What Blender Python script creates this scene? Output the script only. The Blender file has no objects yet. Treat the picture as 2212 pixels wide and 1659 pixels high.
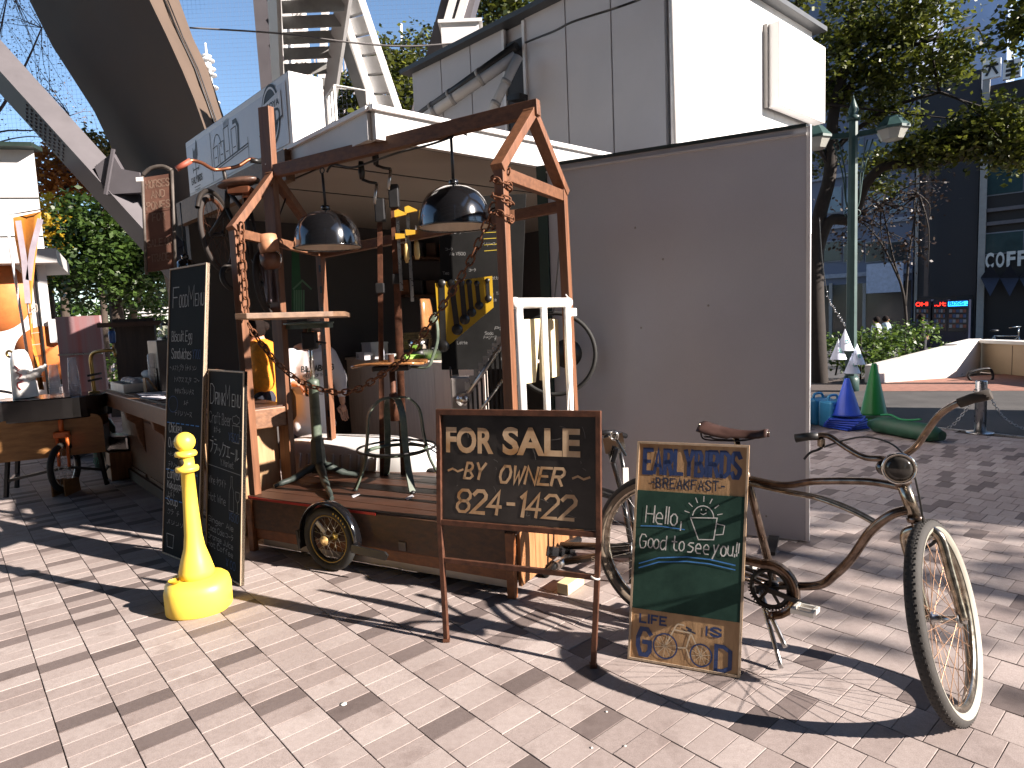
import bpy, bmesh, math, random
from mathutils import Vector, Matrix, Quaternion
def V(*a): return Vector(a)
rad = math.radians
random.seed(7)
scene = bpy.context.scene
COL = scene.collection
# ------------------------------------------------------------------ camera
FOC, PITCH, ROLL, EYE = 1415.22, rad(5.646), rad(-2.419), 1.45   # focal length in pixels of a 2212 px wide frame
CF = V(0, math.cos(PITCH), -math.sin(PITCH)); _r = V(1, 0, 0); _u = _r.cross(CF)
CR = _r*math.cos(ROLL) + _u*math.sin(ROLL); CU = -_r*math.sin(ROLL) + _u*math.cos(ROLL)
CAM = V(0, 0, EYE)
cd = bpy.data.cameras.new('camera'); cam = bpy.data.objects.new('camera', cd); COL.objects.link(cam)
cam.matrix_world = Matrix(((CR.x, CU.x, -CF.x, 0), (CR.y, CU.y, -CF.y, 0), (CR.z, CU.z, -CF.z, EYE), (0, 0, 0, 1)))
cd.sensor_width = 36; cd.lens = 36*FOC/2212; cd.clip_start = .05; cd.clip_end = 2000
scene.camera = cam
# ------------------------------------------------------------------ sky, sun, exposure
SUNH = V(.911, -.412, 0).normalized(); ELEV = rad(26.5)
TOSUN = V(SUNH.x*math.cos(ELEV), SUNH.y*math.cos(ELEV), math.sin(ELEV))
w = bpy.data.worlds.new('World'); scene.world = w; w.use_nodes = True
nt = w.node_tree; sky = nt.nodes.new('ShaderNodeTexSky'); sky.sky_type = 'NISHITA'; sky.sun_disc = False
sky.sun_elevation = ELEV; sky.sun_rotation = math.atan2(SUNH.x, SUNH.y)
sky.air_density = 1.0; sky.dust_density = .15; sky.ozone_density = 3.0
nt.links.new(sky.outputs[0], nt.nodes['Background'].inputs[0]); nt.nodes['Background'].inputs[1].default_value = .066
sl = bpy.data.lights.new('sun', 'SUN'); so = bpy.data.objects.new('sun', sl); COL.objects.link(so)
sl.energy = 5.0; sl.angle = rad(.53); sl.color = (1.0, .89, .80)
so.rotation_euler = TOSUN.to_track_quat('Z', 'Y').to_euler()
scene.view_settings.view_transform = 'Standard'; scene.view_settings.look = 'None'
scene.view_settings.gamma = 1; scene.view_settings.use_curve_mapping = False
scene.view_settings.exposure = 1.66
scene.cycles.max_bounces = 6; scene.cycles.diffuse_bounces = 3; scene.cycles.glossy_bounces = 3
scene.cycles.transparent_max_bounces = 8; scene.cycles.caustics_reflective = False; scene.cycles.caustics_refractive = False
scene.cycles.use_adaptive_sampling = True; scene.cycles.sample_clamp_indirect = 4
try: scene.cycles.use_denoising = True
except Exception: pass
# ------------------------------------------------------------------ geometry from the photograph's perspective
def ray(x, y): return CF + CR*((x-1106)/FOC) + CU*((829.5-y)/FOC)
def P(x, y, Y): d = ray(x, y); return CAM + d*(Y/d.y)
def PZ(x, y, z): d = ray(x, y); return CAM + d*((z-EYE)/d.z)
def G(x, y): return PZ(x, y, 0)
def PL(x, y, o, n): d = ray(x, y); return CAM + d*((o-CAM).dot(n)/d.dot(n))
def px(p):
    q = p-CAM; z = q.dot(CF)
    return (1106+FOC*q.dot(CR)/z, 829.5-FOC*q.dot(CU)/z) if z > .05 else (-9999, -9999)
Z = V(0, 0, 1)
D1 = V(-.657, .754, 0); D2 = V(.754, .657, 0)          # the paving grid
UL = V(-.882, .471, 0); NN = V(.471, .882, 0)          # the cart: towards its left end, towards its back
# ------------------------------------------------------------------ materials
MATS = {}
def M(name, col, rough=.6, metal=0., var=.18, scale=6., bump=0., stretch=(1, 1, 1), rotz=0., col2=None, spec=.5, coat=0., emit=0., detail=6, pos=False, fine=0., bscale=None):
    if name in MATS: return MATS[name]
    m = bpy.data.materials.new(name); m.use_nodes = True; MATS[name] = m
    n, l = m.node_tree.nodes, m.node_tree.links
    b = n['Principled BSDF']
    b.inputs['Roughness'].default_value = rough; b.inputs['Metallic'].default_value = metal
    b.inputs['Specular IOR Level'].default_value = spec
    if coat: b.inputs['Coat Weight'].default_value = coat; b.inputs['Coat Roughness'].default_value = .12
    if emit:
        b.inputs['Emission Color'].default_value = (*col, 1); b.inputs['Emission Strength'].default_value = emit
    tc = n.new('ShaderNodeTexCoord'); mp = n.new('ShaderNodeMapping')
    mp.inputs['Scale'].default_value = stretch; mp.inputs['Rotation'].default_value = (0, 0, rotz)
    if pos:
        g = n.new('ShaderNodeNewGeometry'); l.new(g.outputs['Position'], mp.inputs[0])
    else: l.new(tc.outputs['Object'], mp.inputs[0])
    no = n.new('ShaderNodeTexNoise'); no.inputs['Scale'].default_value = scale; no.inputs['Detail'].default_value = detail
    no.inputs['Roughness'].default_value = .62
    l.new(mp.outputs[0], no.inputs['Vector'])
    rp = n.new('ShaderNodeValToRGB'); rp.color_ramp.elements[0].position = .3; rp.color_ramp.elements[1].position = .72
    a = [max(0, c*(1-var)) for c in col]; c2 = col2 or [min(1, c*(1+var)) for c in col]
    rp.color_ramp.elements[0].color = (*a, 1); rp.color_ramp.elements[1].color = (*c2, 1)
    l.new(no.outputs['Fac'], rp.inputs[0]); last = rp.outputs[0]
    if fine:
        n2 = n.new('ShaderNodeTexNoise'); n2.inputs['Scale'].default_value = 260; n2.inputs['Detail'].default_value = 3
        l.new(mp.outputs[0], n2.inputs['Vector'])
        mx = n.new('ShaderNodeMix'); mx.data_type = 'RGBA'; mx.blend_type = 'MULTIPLY'; mx.inputs[0].default_value = fine
        r2 = n.new('ShaderNodeValToRGB'); r2.color_ramp.elements[0].position = .35; r2.color_ramp.elements[1].position = .65
        r2.color_ramp.elements[0].color = (.35, .35, .35, 1)
        l.new(n2.outputs['Fac'], r2.inputs[0]); l.new(last, mx.inputs[6]); l.new(r2.outputs[0], mx.inputs[7]); last = mx.outputs[2]
    l.new(last, b.inputs['Base Color'])
    if bump:
        bp = n.new('ShaderNodeBump'); bp.inputs['Strength'].default_value = bump; bp.inputs['Distance'].default_value = .01
        if bscale:
            n3 = n.new('ShaderNodeTexNoise'); n3.inputs['Scale'].default_value = bscale; n3.inputs['Detail'].default_value = 4
            l.new(mp.outputs[0], n3.inputs['Vector']); l.new(n3.outputs['Fac'], bp.inputs['Height'])
        else: l.new(no.outputs['Fac'], bp.inputs['Height'])
        l.new(bp.outputs[0], b.inputs['Normal'])
    rr = n.new('ShaderNodeMapRange'); rr.inputs['To Min'].default_value = max(.02, rough-.1); rr.inputs['To Max'].default_value = min(1, rough+.12)
    l.new(no.outputs['Fac'], rr.inputs['Value']); l.new(rr.outputs[0], b.inputs['Roughness'])
    return m
def leafmat(name, c1, c2, trans=.35):
    if name in MATS: return MATS[name]
    m = bpy.data.materials.new(name); m.use_nodes = True; MATS[name] = m
    n, l = m.node_tree.nodes, m.node_tree.links
    b = n['Principled BSDF']; out = n['Material Output']; b.inputs['Roughness'].default_value = .45
    at = n.new('ShaderNodeAttribute'); at.attribute_name = 'tone'
    rp = n.new('ShaderNodeValToRGB'); rp.color_ramp.elements[0].color = (*c1, 1); rp.color_ramp.elements[1].color = (*c2, 1)
    l.new(at.outputs['Fac'], rp.inputs[0]); l.new(rp.outputs[0], b.inputs['Base Color'])
    t = n.new('ShaderNodeBsdfTranslucent'); l.new(rp.outputs[0], t.inputs[0])
    mx = n.new('ShaderNodeMixShader'); mx.inputs[0].default_value = trans
    l.new(b.outputs[0], mx.inputs[1]); l.new(t.outputs[0], mx.inputs[2]); l.new(mx.outputs[0], out.inputs[0])
    return m
def glass(name, col, rough=.03, alpha=.25):
    if name in MATS: return MATS[name]
    m = bpy.data.materials.new(name); m.use_nodes = True; MATS[name] = m
    n, l = m.node_tree.nodes, m.node_tree.links
    b = n['Principled BSDF']; b.inputs['Base Color'].default_value = (*col, 1); b.inputs['Roughness'].default_value = rough
    b.inputs['Alpha'].default_value = alpha; b.inputs['Specular IOR Level'].default_value = .8
    return m
CR_ = rad(151.9)
wood = lambda name, c, c2=None, st=(1, 12, 12), rz=-CR_, rough=.6, var=.3, scale=3., bump=.15, coat=0.: M(name, c, rough, 0, var, scale, bump, st, rz, c2, coat=coat, detail=8)
W_POST = wood('stained_timber', (.135, .054, .024), (.215, .088, .040), (14, 14, 1.2), 0, .55, scale=3)
W_RAIL = wood('stained_rail_timber', (.115, .046, .020), (.185, .077, .034), (1.2, 14, 14), -CR_, .55)
W_DECK = wood('dark_deck_board', (.036, .014, .008), (.078, .031, .016), (1.2, 16, 16), -CR_, .5)
W_SIDE = wood('brown_side_plank', (.045, .021, .011), (.10, .044, .020), (1.0, 14, 14), -CR_, .6)
W_ORANGE = wood('orange_plank', (.16, .05, .015), (.24, .085, .026), (1.2, 14, 14), -CR_, .5)
W_END = wood('end_plank', (.30, .13, .05), (.42, .20, .085), (14, 14, 1.2), 0, .55)
W_PLY = wood('birch_plywood', (.36, .21, .10), (.46, .29, .15), (10, 10, 1.0), 0, .55, var=.15)
W_COUNTER = wood('counter_wood', (.17, .075, .036), (.25, .12, .06), (1.2, 14, 14), rad(-131), .5)
W_TABLE = wood('table_wood', (.13, .075, .045), (.21, .125, .075), (1, 10, 10), -CR_, .5)
W_PALE = wood('pale_pine', (.62, .50, .28), (.72, .60, .36), (2, 12, 12), 0, .6, var=.1)
W_FRAME = wood('board_edging', (.36, .27, .18), (.46, .35, .25), (10, 10, 2), 0, .6, var=.1)
WHITE = M('white_paint', (.78, .77, .76), .45, var=.06, scale=3)
WHITEG = M('white_gloss', (.82, .81, .79), .25, var=.05, scale=4)
PANEL = M('grey_white_panel', (.475, .485, .53), .55, var=.06, scale=1.0, fine=.10, bump=.02, col2=(.51, .515, .56))
FACADE = M('pale_wall_panel', (.60, .585, .60), .55, var=.06, scale=1.1, fine=.05, col2=(.64, .62, .635))
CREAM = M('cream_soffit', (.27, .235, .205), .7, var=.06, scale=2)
DARKM = M('dark_metal', (.035, .035, .037), .45, .6, var=.2)
BLACK = M('black_paint', (.012, .012, .012), .4, var=.3)
BLACKG = M('black_enamel', (.006, .006, .007), .10, var=.2, coat=1.0)
RUBBER = M('black_rubber', (.016, .016, .015), .75, var=.3, scale=30, bump=.1)
STEEL = M('brushed_steel', (.48, .47, .46), .28, 1., var=.12, scale=20)
CHROME = M('chrome', (.70, .68, .64), .12, 1., var=.08, scale=12)
RUST = M('rusty_iron', (.085, .033, .016), .75, .25, var=.5, scale=40, bump=.25, col2=(.20, .075, .03))
RUSTF = M('rusty_frame', (.075, .028, .014), .6, .3, var=.4, scale=25, bump=.1, col2=(.13, .05, .026))
GREENM = M('old_green_enamel', (.05, .075, .058), .5, .0, var=.35, scale=14, bump=.08, col2=(.13, .165, .12))
CHALK = M('chalk', (.62, .62, .60), .95, var=.25, scale=60)
CHALKM = M('menu_chalk', (.38, .38, .37), .95, var=.35, scale=45)
CHALKD = M('faint_chalk', (.20, .20, .20), .95, var=.3, scale=60)
CHALKB = M('blue_chalk', (.06, .22, .55), .95, var=.25, scale=60)
CHALKX = M('dull_blue_chalk', (.035, .07, .16), .95, var=.25, scale=60)
SLATE = M('black_chalkboard', (.007, .007, .007), .8, var=.35, scale=3, col2=(.016, .016, .016), spec=.15)
GREY = M('mid_grey_steel_paint', (.30, .29, .28), .5, var=.12, scale=4)
LGREY = M('light_grey_steel_paint', (.52, .51, .50), .45, var=.08, scale=3)
SKIN = M('skin', (.50, .27, .18), .5, var=.1)
HAIR = M('black_hair', (.012, .008, .007), .85, var=.3, scale=50, spec=.12)
# ------------------------------------------------------------------ mesh builder
def frame(d):
    d = d.normalized(); a = Z if abs(d.z) < .95 else V(1, 0, 0)
    x = a.cross(d).normalized(); return x, d.cross(x), d
class MB:
    def __init__(s): s.v = []; s.f = []; s.sm = []; s.mi = []; s.tone = None
    def add(s, vs, fs, smooth=False, m=0):
        k = len(s.v); s.v += [Vector(v) for v in vs]
        s.f += [[i+k for i in f] for f in fs]; s.sm += [smooth]*len(fs); s.mi += [m]*len(fs); return s
    def box(s, c, size, ax=None, m=0):
        X, Y, Zz = ax or (V(1, 0, 0), V(0, 1, 0), V(0, 0, 1)); a, b, d = size[0]/2, size[1]/2, size[2]/2
        vs = [c + X*(i*a) + Y*(j*b) + Zz*(k*d) for k in (-1, 1) for j in (-1, 1) for i in (-1, 1)]
        return s.add(vs, [(0, 2, 3, 1), (4, 5, 7, 6), (0, 1, 5, 4), (2, 6, 7, 3), (0, 4, 6, 2), (1, 3, 7, 5)], m=m)
    def beam(s, p, q, w, h, up=None, m=0):
        d = (q-p); L = d.length; d.normalize(); up = up or (Z if abs(d.z) < .95 else V(0, 1, 0))
        x = d.cross(up).normalized(); y = x.cross(d)
        return s.box((p+q)/2, (w, L, h), (x, d, y), m)
    def tube(s, pts, r, seg=8, closed=False, cap=True, m=0, smooth=True):
        pts = [Vector(p) for p in pts]; n = len(pts); rs = r if isinstance(r, (list, tuple)) else [r]*n
        T = []
        for i in range(n):
            a = pts[i-1] if (i or closed) else pts[0]; b = pts[(i+1) % n] if (i < n-1 or closed) else pts[-1]
            t = b-a; T.append(t.normalized() if t.length > 1e-9 else Z.copy())
        x = frame(T[0])[0]; rings = []
        for i in range(n):
            if i:
                ax = T[i-1].cross(T[i])
                if ax.length > 1e-7: x = Quaternion(ax.normalized(), T[i-1].angle(T[i])) @ x
            x = (x - T[i]*x.dot(T[i])).normalized(); y = T[i].cross(x)
            rings.append([pts[i] + (x*math.cos(6.28319*k/seg) + y*math.sin(6.28319*k/seg))*rs[i] for k in range(seg)])
        vs = [v for g in rings for v in g]; fs = []
        for i in range(n if closed else n-1):
            j = (i+1) % n
            for k in range(seg): fs.append((i*seg+k, i*seg+(k+1) % seg, j*seg+(k+1) % seg, j*seg+k))
        s.add(vs, fs, smooth, m)
        if cap and not closed:
            k0 = len(s.v)-n*seg
            s.f.append([k0+k for k in reversed(range(seg))]); s.f.append([k0+(n-1)*seg+k for k in range(seg)]); s.sm += [False]*2; s.mi += [m]*2
        return s
    def lathe(s, prof, o, axis=None, seg=24, m=0, smooth=True, cap=True, arc=1.):
        x, y, d = frame(axis or Z); n = len(prof)
        ns = seg if arc == 1. else seg+1
        vs = [o + d*z + (x*math.cos(6.28319*arc*k/seg) + y*math.sin(6.28319*arc*k/seg))*r for r, z in prof for k in range(ns)]
        fs = [(i*ns+k, i*ns+(k+1) % ns, (i+1)*ns+(k+1) % ns, (i+1)*ns+k) for i in range(n-1) for k in range(seg)]
        s.add(vs, fs, smooth, m)
        if cap and arc == 1.:
            k0 = len(s.v)-n*ns
            for i, rev in ((0, True), (n-1, False)):
                if prof[i][0] > 1e-4:
                    ids = [k0+i*ns+k for k in range(ns)]; s.f.append(ids[::-1] if rev else ids); s.sm.append(False); s.mi.append(m)
        return s
    def sphere(s, c, r, seg=14, rg=8, sc=(1, 1, 1), m=0, ax=None):
        X, Y, Zz = ax or (V(1, 0, 0), V(0, 1, 0), V(0, 0, 1))
        vs = [c+Zz*(-r*sc[2])]
        for i in range(1, rg):
            t = math.pi*i/rg
            for k in range(seg):
                a = 6.28319*k/seg
                vs.append(c + X*(r*sc[0]*math.sin(t)*math.cos(a)) + Y*(r*sc[1]*math.sin(t)*math.sin(a)) - Zz*(r*sc[2]*math.cos(t)))
        vs.append(c+Zz*(r*sc[2])); fs = []
        for k in range(seg):
            fs.append((0, 1+(k+1) % seg, 1+k)); e = len(vs)-1; fs.append((e, e-seg+k, e-seg+(k+1) % seg))
            for i in range(rg-2):
                a = 1+i*seg; fs.append((a+k, a+(k+1) % seg, a+seg+(k+1) % seg, a+seg+k))
        return s.add(vs, fs, True, m)
    def torus(s, c, axis, R, r, seg=40, rs=8, m=0, a0=0., a1=1., flat=1.):
        x, y, d = frame(axis); full = abs(a1-a0) >= .999; n = seg if full else seg+1
        vs = []
        for i in range(n):
            a = 6.28319*(a0+(a1-a0)*i/seg); e = x*math.cos(a)+y*math.sin(a)
            for k in range(rs):
                b = 6.28319*k/rs; vs.append(c + e*(R+r*math.cos(b)) + d*(r*flat*math.sin(b)))
        fs = [(i*rs+k, ((i+1) % n)*rs+k, ((i+1) % n)*rs+(k+1) % rs, i*rs+(k+1) % rs) for i in range(seg) for k in range(rs)]
        return s.add(vs, fs, True, m)
    def prism(s, poly, o, X, Y, t, m=0, side=None):
        n = X.cross(Y).normalized(); k = len(poly)
        vs = [o + X*a + Y*b for a, b in poly] + [o + X*a + Y*b + n*t for a, b in poly]
        fs = [list(range(k))[::-1], list(range(k, 2*k))] + [(i, (i+1) % k, k+(i+1) % k, k+i) for i in range(k)]
        return s.add(vs, fs, False, m)
    def slab(s, pts, t, m=0):          # polygon of 3-D points given thickness along vector t
        k = len(pts); vs = list(pts) + [p+t for p in pts]
        return s.add(vs, [list(range(k))[::-1], list(range(k, 2*k))] + [(i, (i+1) % k, k+(i+1) % k, k+i) for i in range(k)], False, m)
    def rib(s, pts, w, n, m=0):        # a flat painted stroke lying on a surface with normal n
        pts = [p for i, p in enumerate(pts) if i == 0 or (p-pts[i-1]).length > 1e-5]; k = len(pts)
        if k < 2: return s
        vs = []
        for i in range(k):
            a = (pts[i]-pts[i-1]).normalized() if i else None; b = (pts[i+1]-pts[i]).normalized() if i < k-1 else None
            t = ((a or b) + (b or a)); t = t.normalized() if t.length > .2 else (a or b)
            sd = n.cross(t).normalized(); c = max(.45, (a or b).dot(t)); h = w/2/c
            e = (b*-w*.4 if i == 0 else a*w*.4 if i == k-1 else V(0, 0, 0))
            vs += [pts[i]+e+sd*h, pts[i]+e-sd*h]
        return s.add(vs, [(2*i, 2*i+1, 2*i+3, 2*i+2) for i in range(k-1)], False, m)
    def build(s, name, mat, parent=None, base=None, bev=0., kind=None, label=None, cat=None, group=None, sub=0):
        me = bpy.data.meshes.new(name); o = bpy.data.objects.new(name, me); COL.objects.link(o)
        off = rootloc(parent) if parent else (Vector(base) if base is not None else V(0, 0, 0))
        me.from_pydata([v-off for v in s.v], [], s.f); me.update()
        me.polygons.foreach_set('use_smooth', s.sm); me.polygons.foreach_set('material_index', s.mi)
        if s.tone is not None:
            at = me.attributes.new('tone', 'FLOAT', 'FACE'); at.data.foreach_set('value', s.tone)
        for mm in (mat if isinstance(mat, (list, tuple)) else [mat]): me.materials.append(mm)
        if parent: o.parent = parent
        else: o.location = off
        if bev:
            b = o.modifiers.new('bevel', 'BEVEL'); b.width = bev; b.segments = 2; b.limit_method = 'ANGLE'; b.angle_limit = rad(40)
        if sub:
            b = o.modifiers.new('sub', 'SUBSURF'); b.levels = sub; b.render_levels = sub
        tag(o, label, cat, group, kind); return o
def tag(o, label=None, cat=None, group=None, kind=None):
    if label: o['label'] = label
    if cat: o['category'] = cat
    if group: o['group'] = group
    if kind: o['kind'] = kind
    return o
def rootloc(o):
    l = V(0, 0, 0)
    while o: l = l + o.location; o = o.parent
    return l
def thing(name, label, cat, base, group=None):
    o = bpy.data.objects.new(name, None); COL.objects.link(o); o.location = base; o.empty_display_size = .1
    return tag(o, label, cat, group)
def copy_tree(o, parent=None):
    c = o.copy(); COL.objects.link(c); c.parent = parent
    for ch in list(o.children): copy_tree(ch, c)
    return c
def one(fn, *a, **k):                  # one shape as a fresh builder
    b = MB(); getattr(b, fn)(*a, **k); return b
def catmull(pts, n=6):
    pts = [Vector(p) for p in pts]; out = []
    for i in range(len(pts)-1):
        p0, p1, p2, p3 = pts[max(0, i-1)], pts[i], pts[i+1], pts[min(len(pts)-1, i+2)]
        for k in range(n):
            t = k/n; out.append(.5*((2*p1)+(p2-p0)*t+(2*p0-5*p1+4*p2-p3)*t*t+(3*p1-p0-3*p2+p3)*t**3))
    return out+[pts[-1]]
# ------------------------------------------------------------------ lettering
GL = {'A':'022842/1434','B':'02082837362505/2534433202','C':'4738180604123243','D':'02082847432202','E':'48080242/0535','F':'480802/0535','G':'47381806041232434525','H':'0208/4248/0545','I':'0208','K':'0208/4804/1542','L':'080242','M':'0208244842','N':'02084248','O':'183846443212040618','P':'02083847463505','R':'02083847463505/2542','S':'47381807064443321203','T':'0848/2822','U':'080312324348','V':'082248','W':'0812263248','X':'0842/0248','Y':'082548/2522','Z':'08480242','J':'3833221203',
'a':'36160503122233/3632','b':'0802/0516263533221203','c':'361605031232','d':'3832/36160503122233','e':'043435261605031232','f':'38281712/0626','g':'36160504132333/36311000','h':'0802/0516263532','i':'0206/0708','j':'262110/2728','k':'0802/3603/1432','l':'0802','m':'0206/05162522/25364542','n':'0206/0516263532','o':'162635332212030516','p':'0600/0516263533221203','r':'0206/041636','s':'36160534332202','t':'18132232/0636','u':'0603122233/3632','v':'061236','w':'0612243246','x':'0632/0236','y':'0613/3600','z':'06360232',
'0':'183846443212040618','1':'172822','2':'07183847460242','4':'32380444','5':'480805354443321203','7':'084822','8':'15060718384746351504031232434435','Q':'082548/2522/1434/1333','-':'1535','~':'0516253445','!':'0804/0302','.':'1213','/':'0248',',':'1310','*':'1634/1436',"'":'2827',
'ブ':'07473412/3949','ラ':'1838/06463412','ッ':'0504/2524/453322','ク':'1805/17473412','エ':'0747/2723/0343','ー':'0545','ル':'171402/272344','ト':'2822/2645','ス':'074702/2442','ソ':'0705/473412','ン':'0706/034447','メ':'4802/1743','ナ':'0545/281402','チ':'3817/0545/2512','シ':'0706/0504/024447','タ':'1805/17473412/1534','ド':'2822/2645/3949','コ':'07474303','ホ':'0646/2822/1504/3544','ワ':'05074734 12'.replace(' ', ''),'イ':'3804/2622','サ':'0646/1814/383512','リ':'1814/383512','ロ':'0707470302','大':'0646/281402/2642','生':'1816/0646/0444/0242/2822'}
def textpts(t, h, wf=1., sp=1.25):
    """strokes of handwritten-style text, baseline at y = 0, capital height h; yields (list of (x, y)), total width"""
    u = h/6.; x = 0.; out = []
    for ch in t:
        g = GL.get(ch)
        if g is None: x += 2.2*u*wf; continue
        mx = 0
        for st in g.split('/'):
            pp = [(int(st[i]), int(st[i+1])-2) for i in range(0, len(st)-1, 2)]
            mx = max(mx, max(p[0] for p in pp)); out.append([(x+p[0]*u*wf, p[1]*u) for p in pp])
        x += (mx+sp)*u*wf
    return out, x-sp*u*wf
class Words:                            # lettering kept as one part for each written line
    def __init__(s): s.items = []
    def new(s): m = MB(); s.items.append(m); return m
    def build(s, name, mat, parent): return [m.build(name, mat, parent) for m in s.items if m.f]
class Board:                            # writing surface: o = lower left corner, X to the right, Y up
    def __init__(s, o, X, Y, off=.0015): s.o = o; s.X = X.normalized(); s.Y = Y.normalized(); s.n = s.X.cross(s.Y).normalized(); s.off = off
    def p(s, x, y, e=0.): return s.o + s.X*x + s.Y*y + s.n*(s.off+e)
    def write(s, mb, t, x, y, h, lw, wf=1., fit=None, jit=.0, slant=0., m=0, center=False, e=0., rise=0., sp=1.25):
        st, W = textpts(t, h, wf, sp)
        if fit: wf *= fit/max(W, 1e-6); st, W = textpts(t, h, wf, sp)
        if center: x -= W/2
        if isinstance(mb, Words): mb = mb.new()
        for q in st:
            dx, dy = random.uniform(-jit, jit)*h, random.uniform(-jit, jit)*h
            mb.rib([s.p(x+a+dx+b*slant, y+b+dy+a*rise, e) for a, b in q], lw*random.uniform(.85, 1.12), s.n, m)
        return W
    def line(s, mb, pts, lw, m=0, e=0.): (mb.new() if isinstance(mb, Words) else mb).rib([s.p(a, b, e) for a, b in pts], lw, s.n, m)
def fontmesh(mb, t, B, x, y, h, bold=0., shear=0., fit=None, ext=.0006, m=0, e=0.):
    """solid lettering in the built-in typeface laid on board B"""
    cu = bpy.data.curves.new('t', 'FONT'); cu.body = t; cu.size = 1.; cu.offset = bold; cu.shear = shear; cu.resolution_u = 4
    ob = bpy.data.objects.new('t', cu); me = bpy.data.meshes.new_from_object(ob)
    vs = [v.co.copy() for v in me.vertices]; fs = [list(p.vertices) for p in me.polygons]
    bpy.data.objects.remove(ob); bpy.data.curves.remove(cu); bpy.data.meshes.remove(me)
    if not vs: return
    if isinstance(mb, Words): mb = mb.new()
    x0 = min(v.x for v in vs); x1 = max(v.x for v in vs); sy = h/.70; sx = fit/(x1-x0) if fit else sy
    mb.add([B.p(x+(v.x-x0)*sx, y+v.y*sy, e+ext) for v in vs], fs, False, m)
# ================================================================== the setting: ground, road, paths
def pavermat(name):
    m = bpy.data.materials.new(name); m.use_nodes = True
    n, l = m.node_tree.nodes, m.node_tree.links; b = n['Principled BSDF']; b.inputs['Roughness'].default_value = .8
    at = n.new('ShaderNodeAttribute'); at.attribute_name = 'tone'
    rp = n.new('ShaderNodeValToRGB'); e = rp.color_ramp.elements
    e[0].position = 0; e[0].color = (.145, .115, .108, 1); e[1].position = 1; e[1].color = (.49, .428, .403, 1)
    a = e.new(.28); a.color = (.205, .165, .155, 1); a = e.new(.42); a.color = (.338, .279, .260, 1); a = e.new(.75); a.color = (.422, .36, .338, 1)
    l.new(at.outputs['Fac'], rp.inputs[0])
    g = n.new('ShaderNodeNewGeometry')
    def nz(sc, lo, hi, c0):
        t = n.new('ShaderNodeTexNoise'); t.inputs['Scale'].default_value = sc; t.inputs['Detail'].default_value = 5; l.new(g.outputs['Position'], t.inputs['Vector'])
        r = n.new('ShaderNodeValToRGB'); r.color_ramp.elements[0].position = lo; r.color_ramp.elements[1].position = hi; r.color_ramp.elements[0].color = (*c0, 1)
        l.new(t.outputs['Fac'], r.inputs[0]); return t, r
    last = rp.outputs[0]
    for sc, lo, hi, c0, f in ((330, .3, .62, (.45, .43, .42), .55), (45, .25, .7, (.75, .73, .72), .6), (1.7, .3, .62, (.66, .63, .62), .55), (7, .34, .42, (.72, .69, .68), .5)):
        t, r = nz(sc, lo, hi, c0); mx = n.new('ShaderNodeMix'); mx.data_type = 'RGBA'; mx.blend_type = 'MULTIPLY'; mx.inputs[0].default_value = f
        l.new(last, mx.inputs[6]); l.new(r.outputs[0], mx.inputs[7]); last = mx.outputs[2]
        if sc == 330:
            bp = n.new('ShaderNodeBump'); bp.inputs['Strength'].default_value = .25; bp.inputs['Distance'].default_value = .002
            l.new(t.outputs['Fac'], bp.inputs['Height']); l.new(bp.outputs[0], b.inputs['Normal'])
    l.new(last, b.inputs['Base Color']); return m
PAVER = pavermat('concrete_paver')
def farpave():
    m = bpy.data.materials.new('distant_paving'); m.use_nodes = True
    n, l = m.node_tree.nodes, m.node_tree.links; b = n['Principled BSDF']; b.inputs['Roughness'].default_value = .85
    g = n.new('ShaderNodeNewGeometry'); mp = n.new('ShaderNodeMapping'); mp.inputs['Rotation'].default_value = (0, 0, rad(-41.08)); l.new(g.outputs['Position'], mp.inputs[0])
    t = n.new('ShaderNodeTexBrick'); t.inputs['Scale'].default_value = 1; t.inputs['Brick Width'].default_value = .1935; t.inputs['Row Height'].default_value = .0968
    t.inputs['Mortar Size'].default_value = .003; t.inputs['Color1'].default_value = (.33, .28, .26, 1); t.inputs['Color2'].default_value = (.15, .115, .105, 1); t.inputs['Mortar'].default_value = (.08, .07, .06, 1)
    t.inputs['Bias'].default_value = -.35
    l.new(mp.outputs[0], t.inputs['Vector']); l.new(t.outputs[0], b.inputs['Base Color']); return m
ASPH = M('asphalt', (.055, .052, .050), .9, var=.3, scale=2.5, bump=.2, bscale=120, pos=True)
SAND = M('joint_sand', (.075, .058, .050), .95, var=.4, scale=30, pos=True)
gr = MB(); gr.add([V(-400, -200, -.62), V(400, -200, -.62), V(400, 600, -.62), V(-400, 600, -.62)], [(0, 1, 2, 3)])
gr.build('ground', ASPH, kind='structure')
pz = MB(); pz.slab([V(-45, -30, -.6), V(16, -30, -.6), V(16, 13.2, -.6), V(3, 13.2, -.6), V(3, 34, -.6), V(-45, 34, -.6)], V(0, 0, .588))
pz.build('plaza_ground', farpave(), kind='structure')
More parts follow.
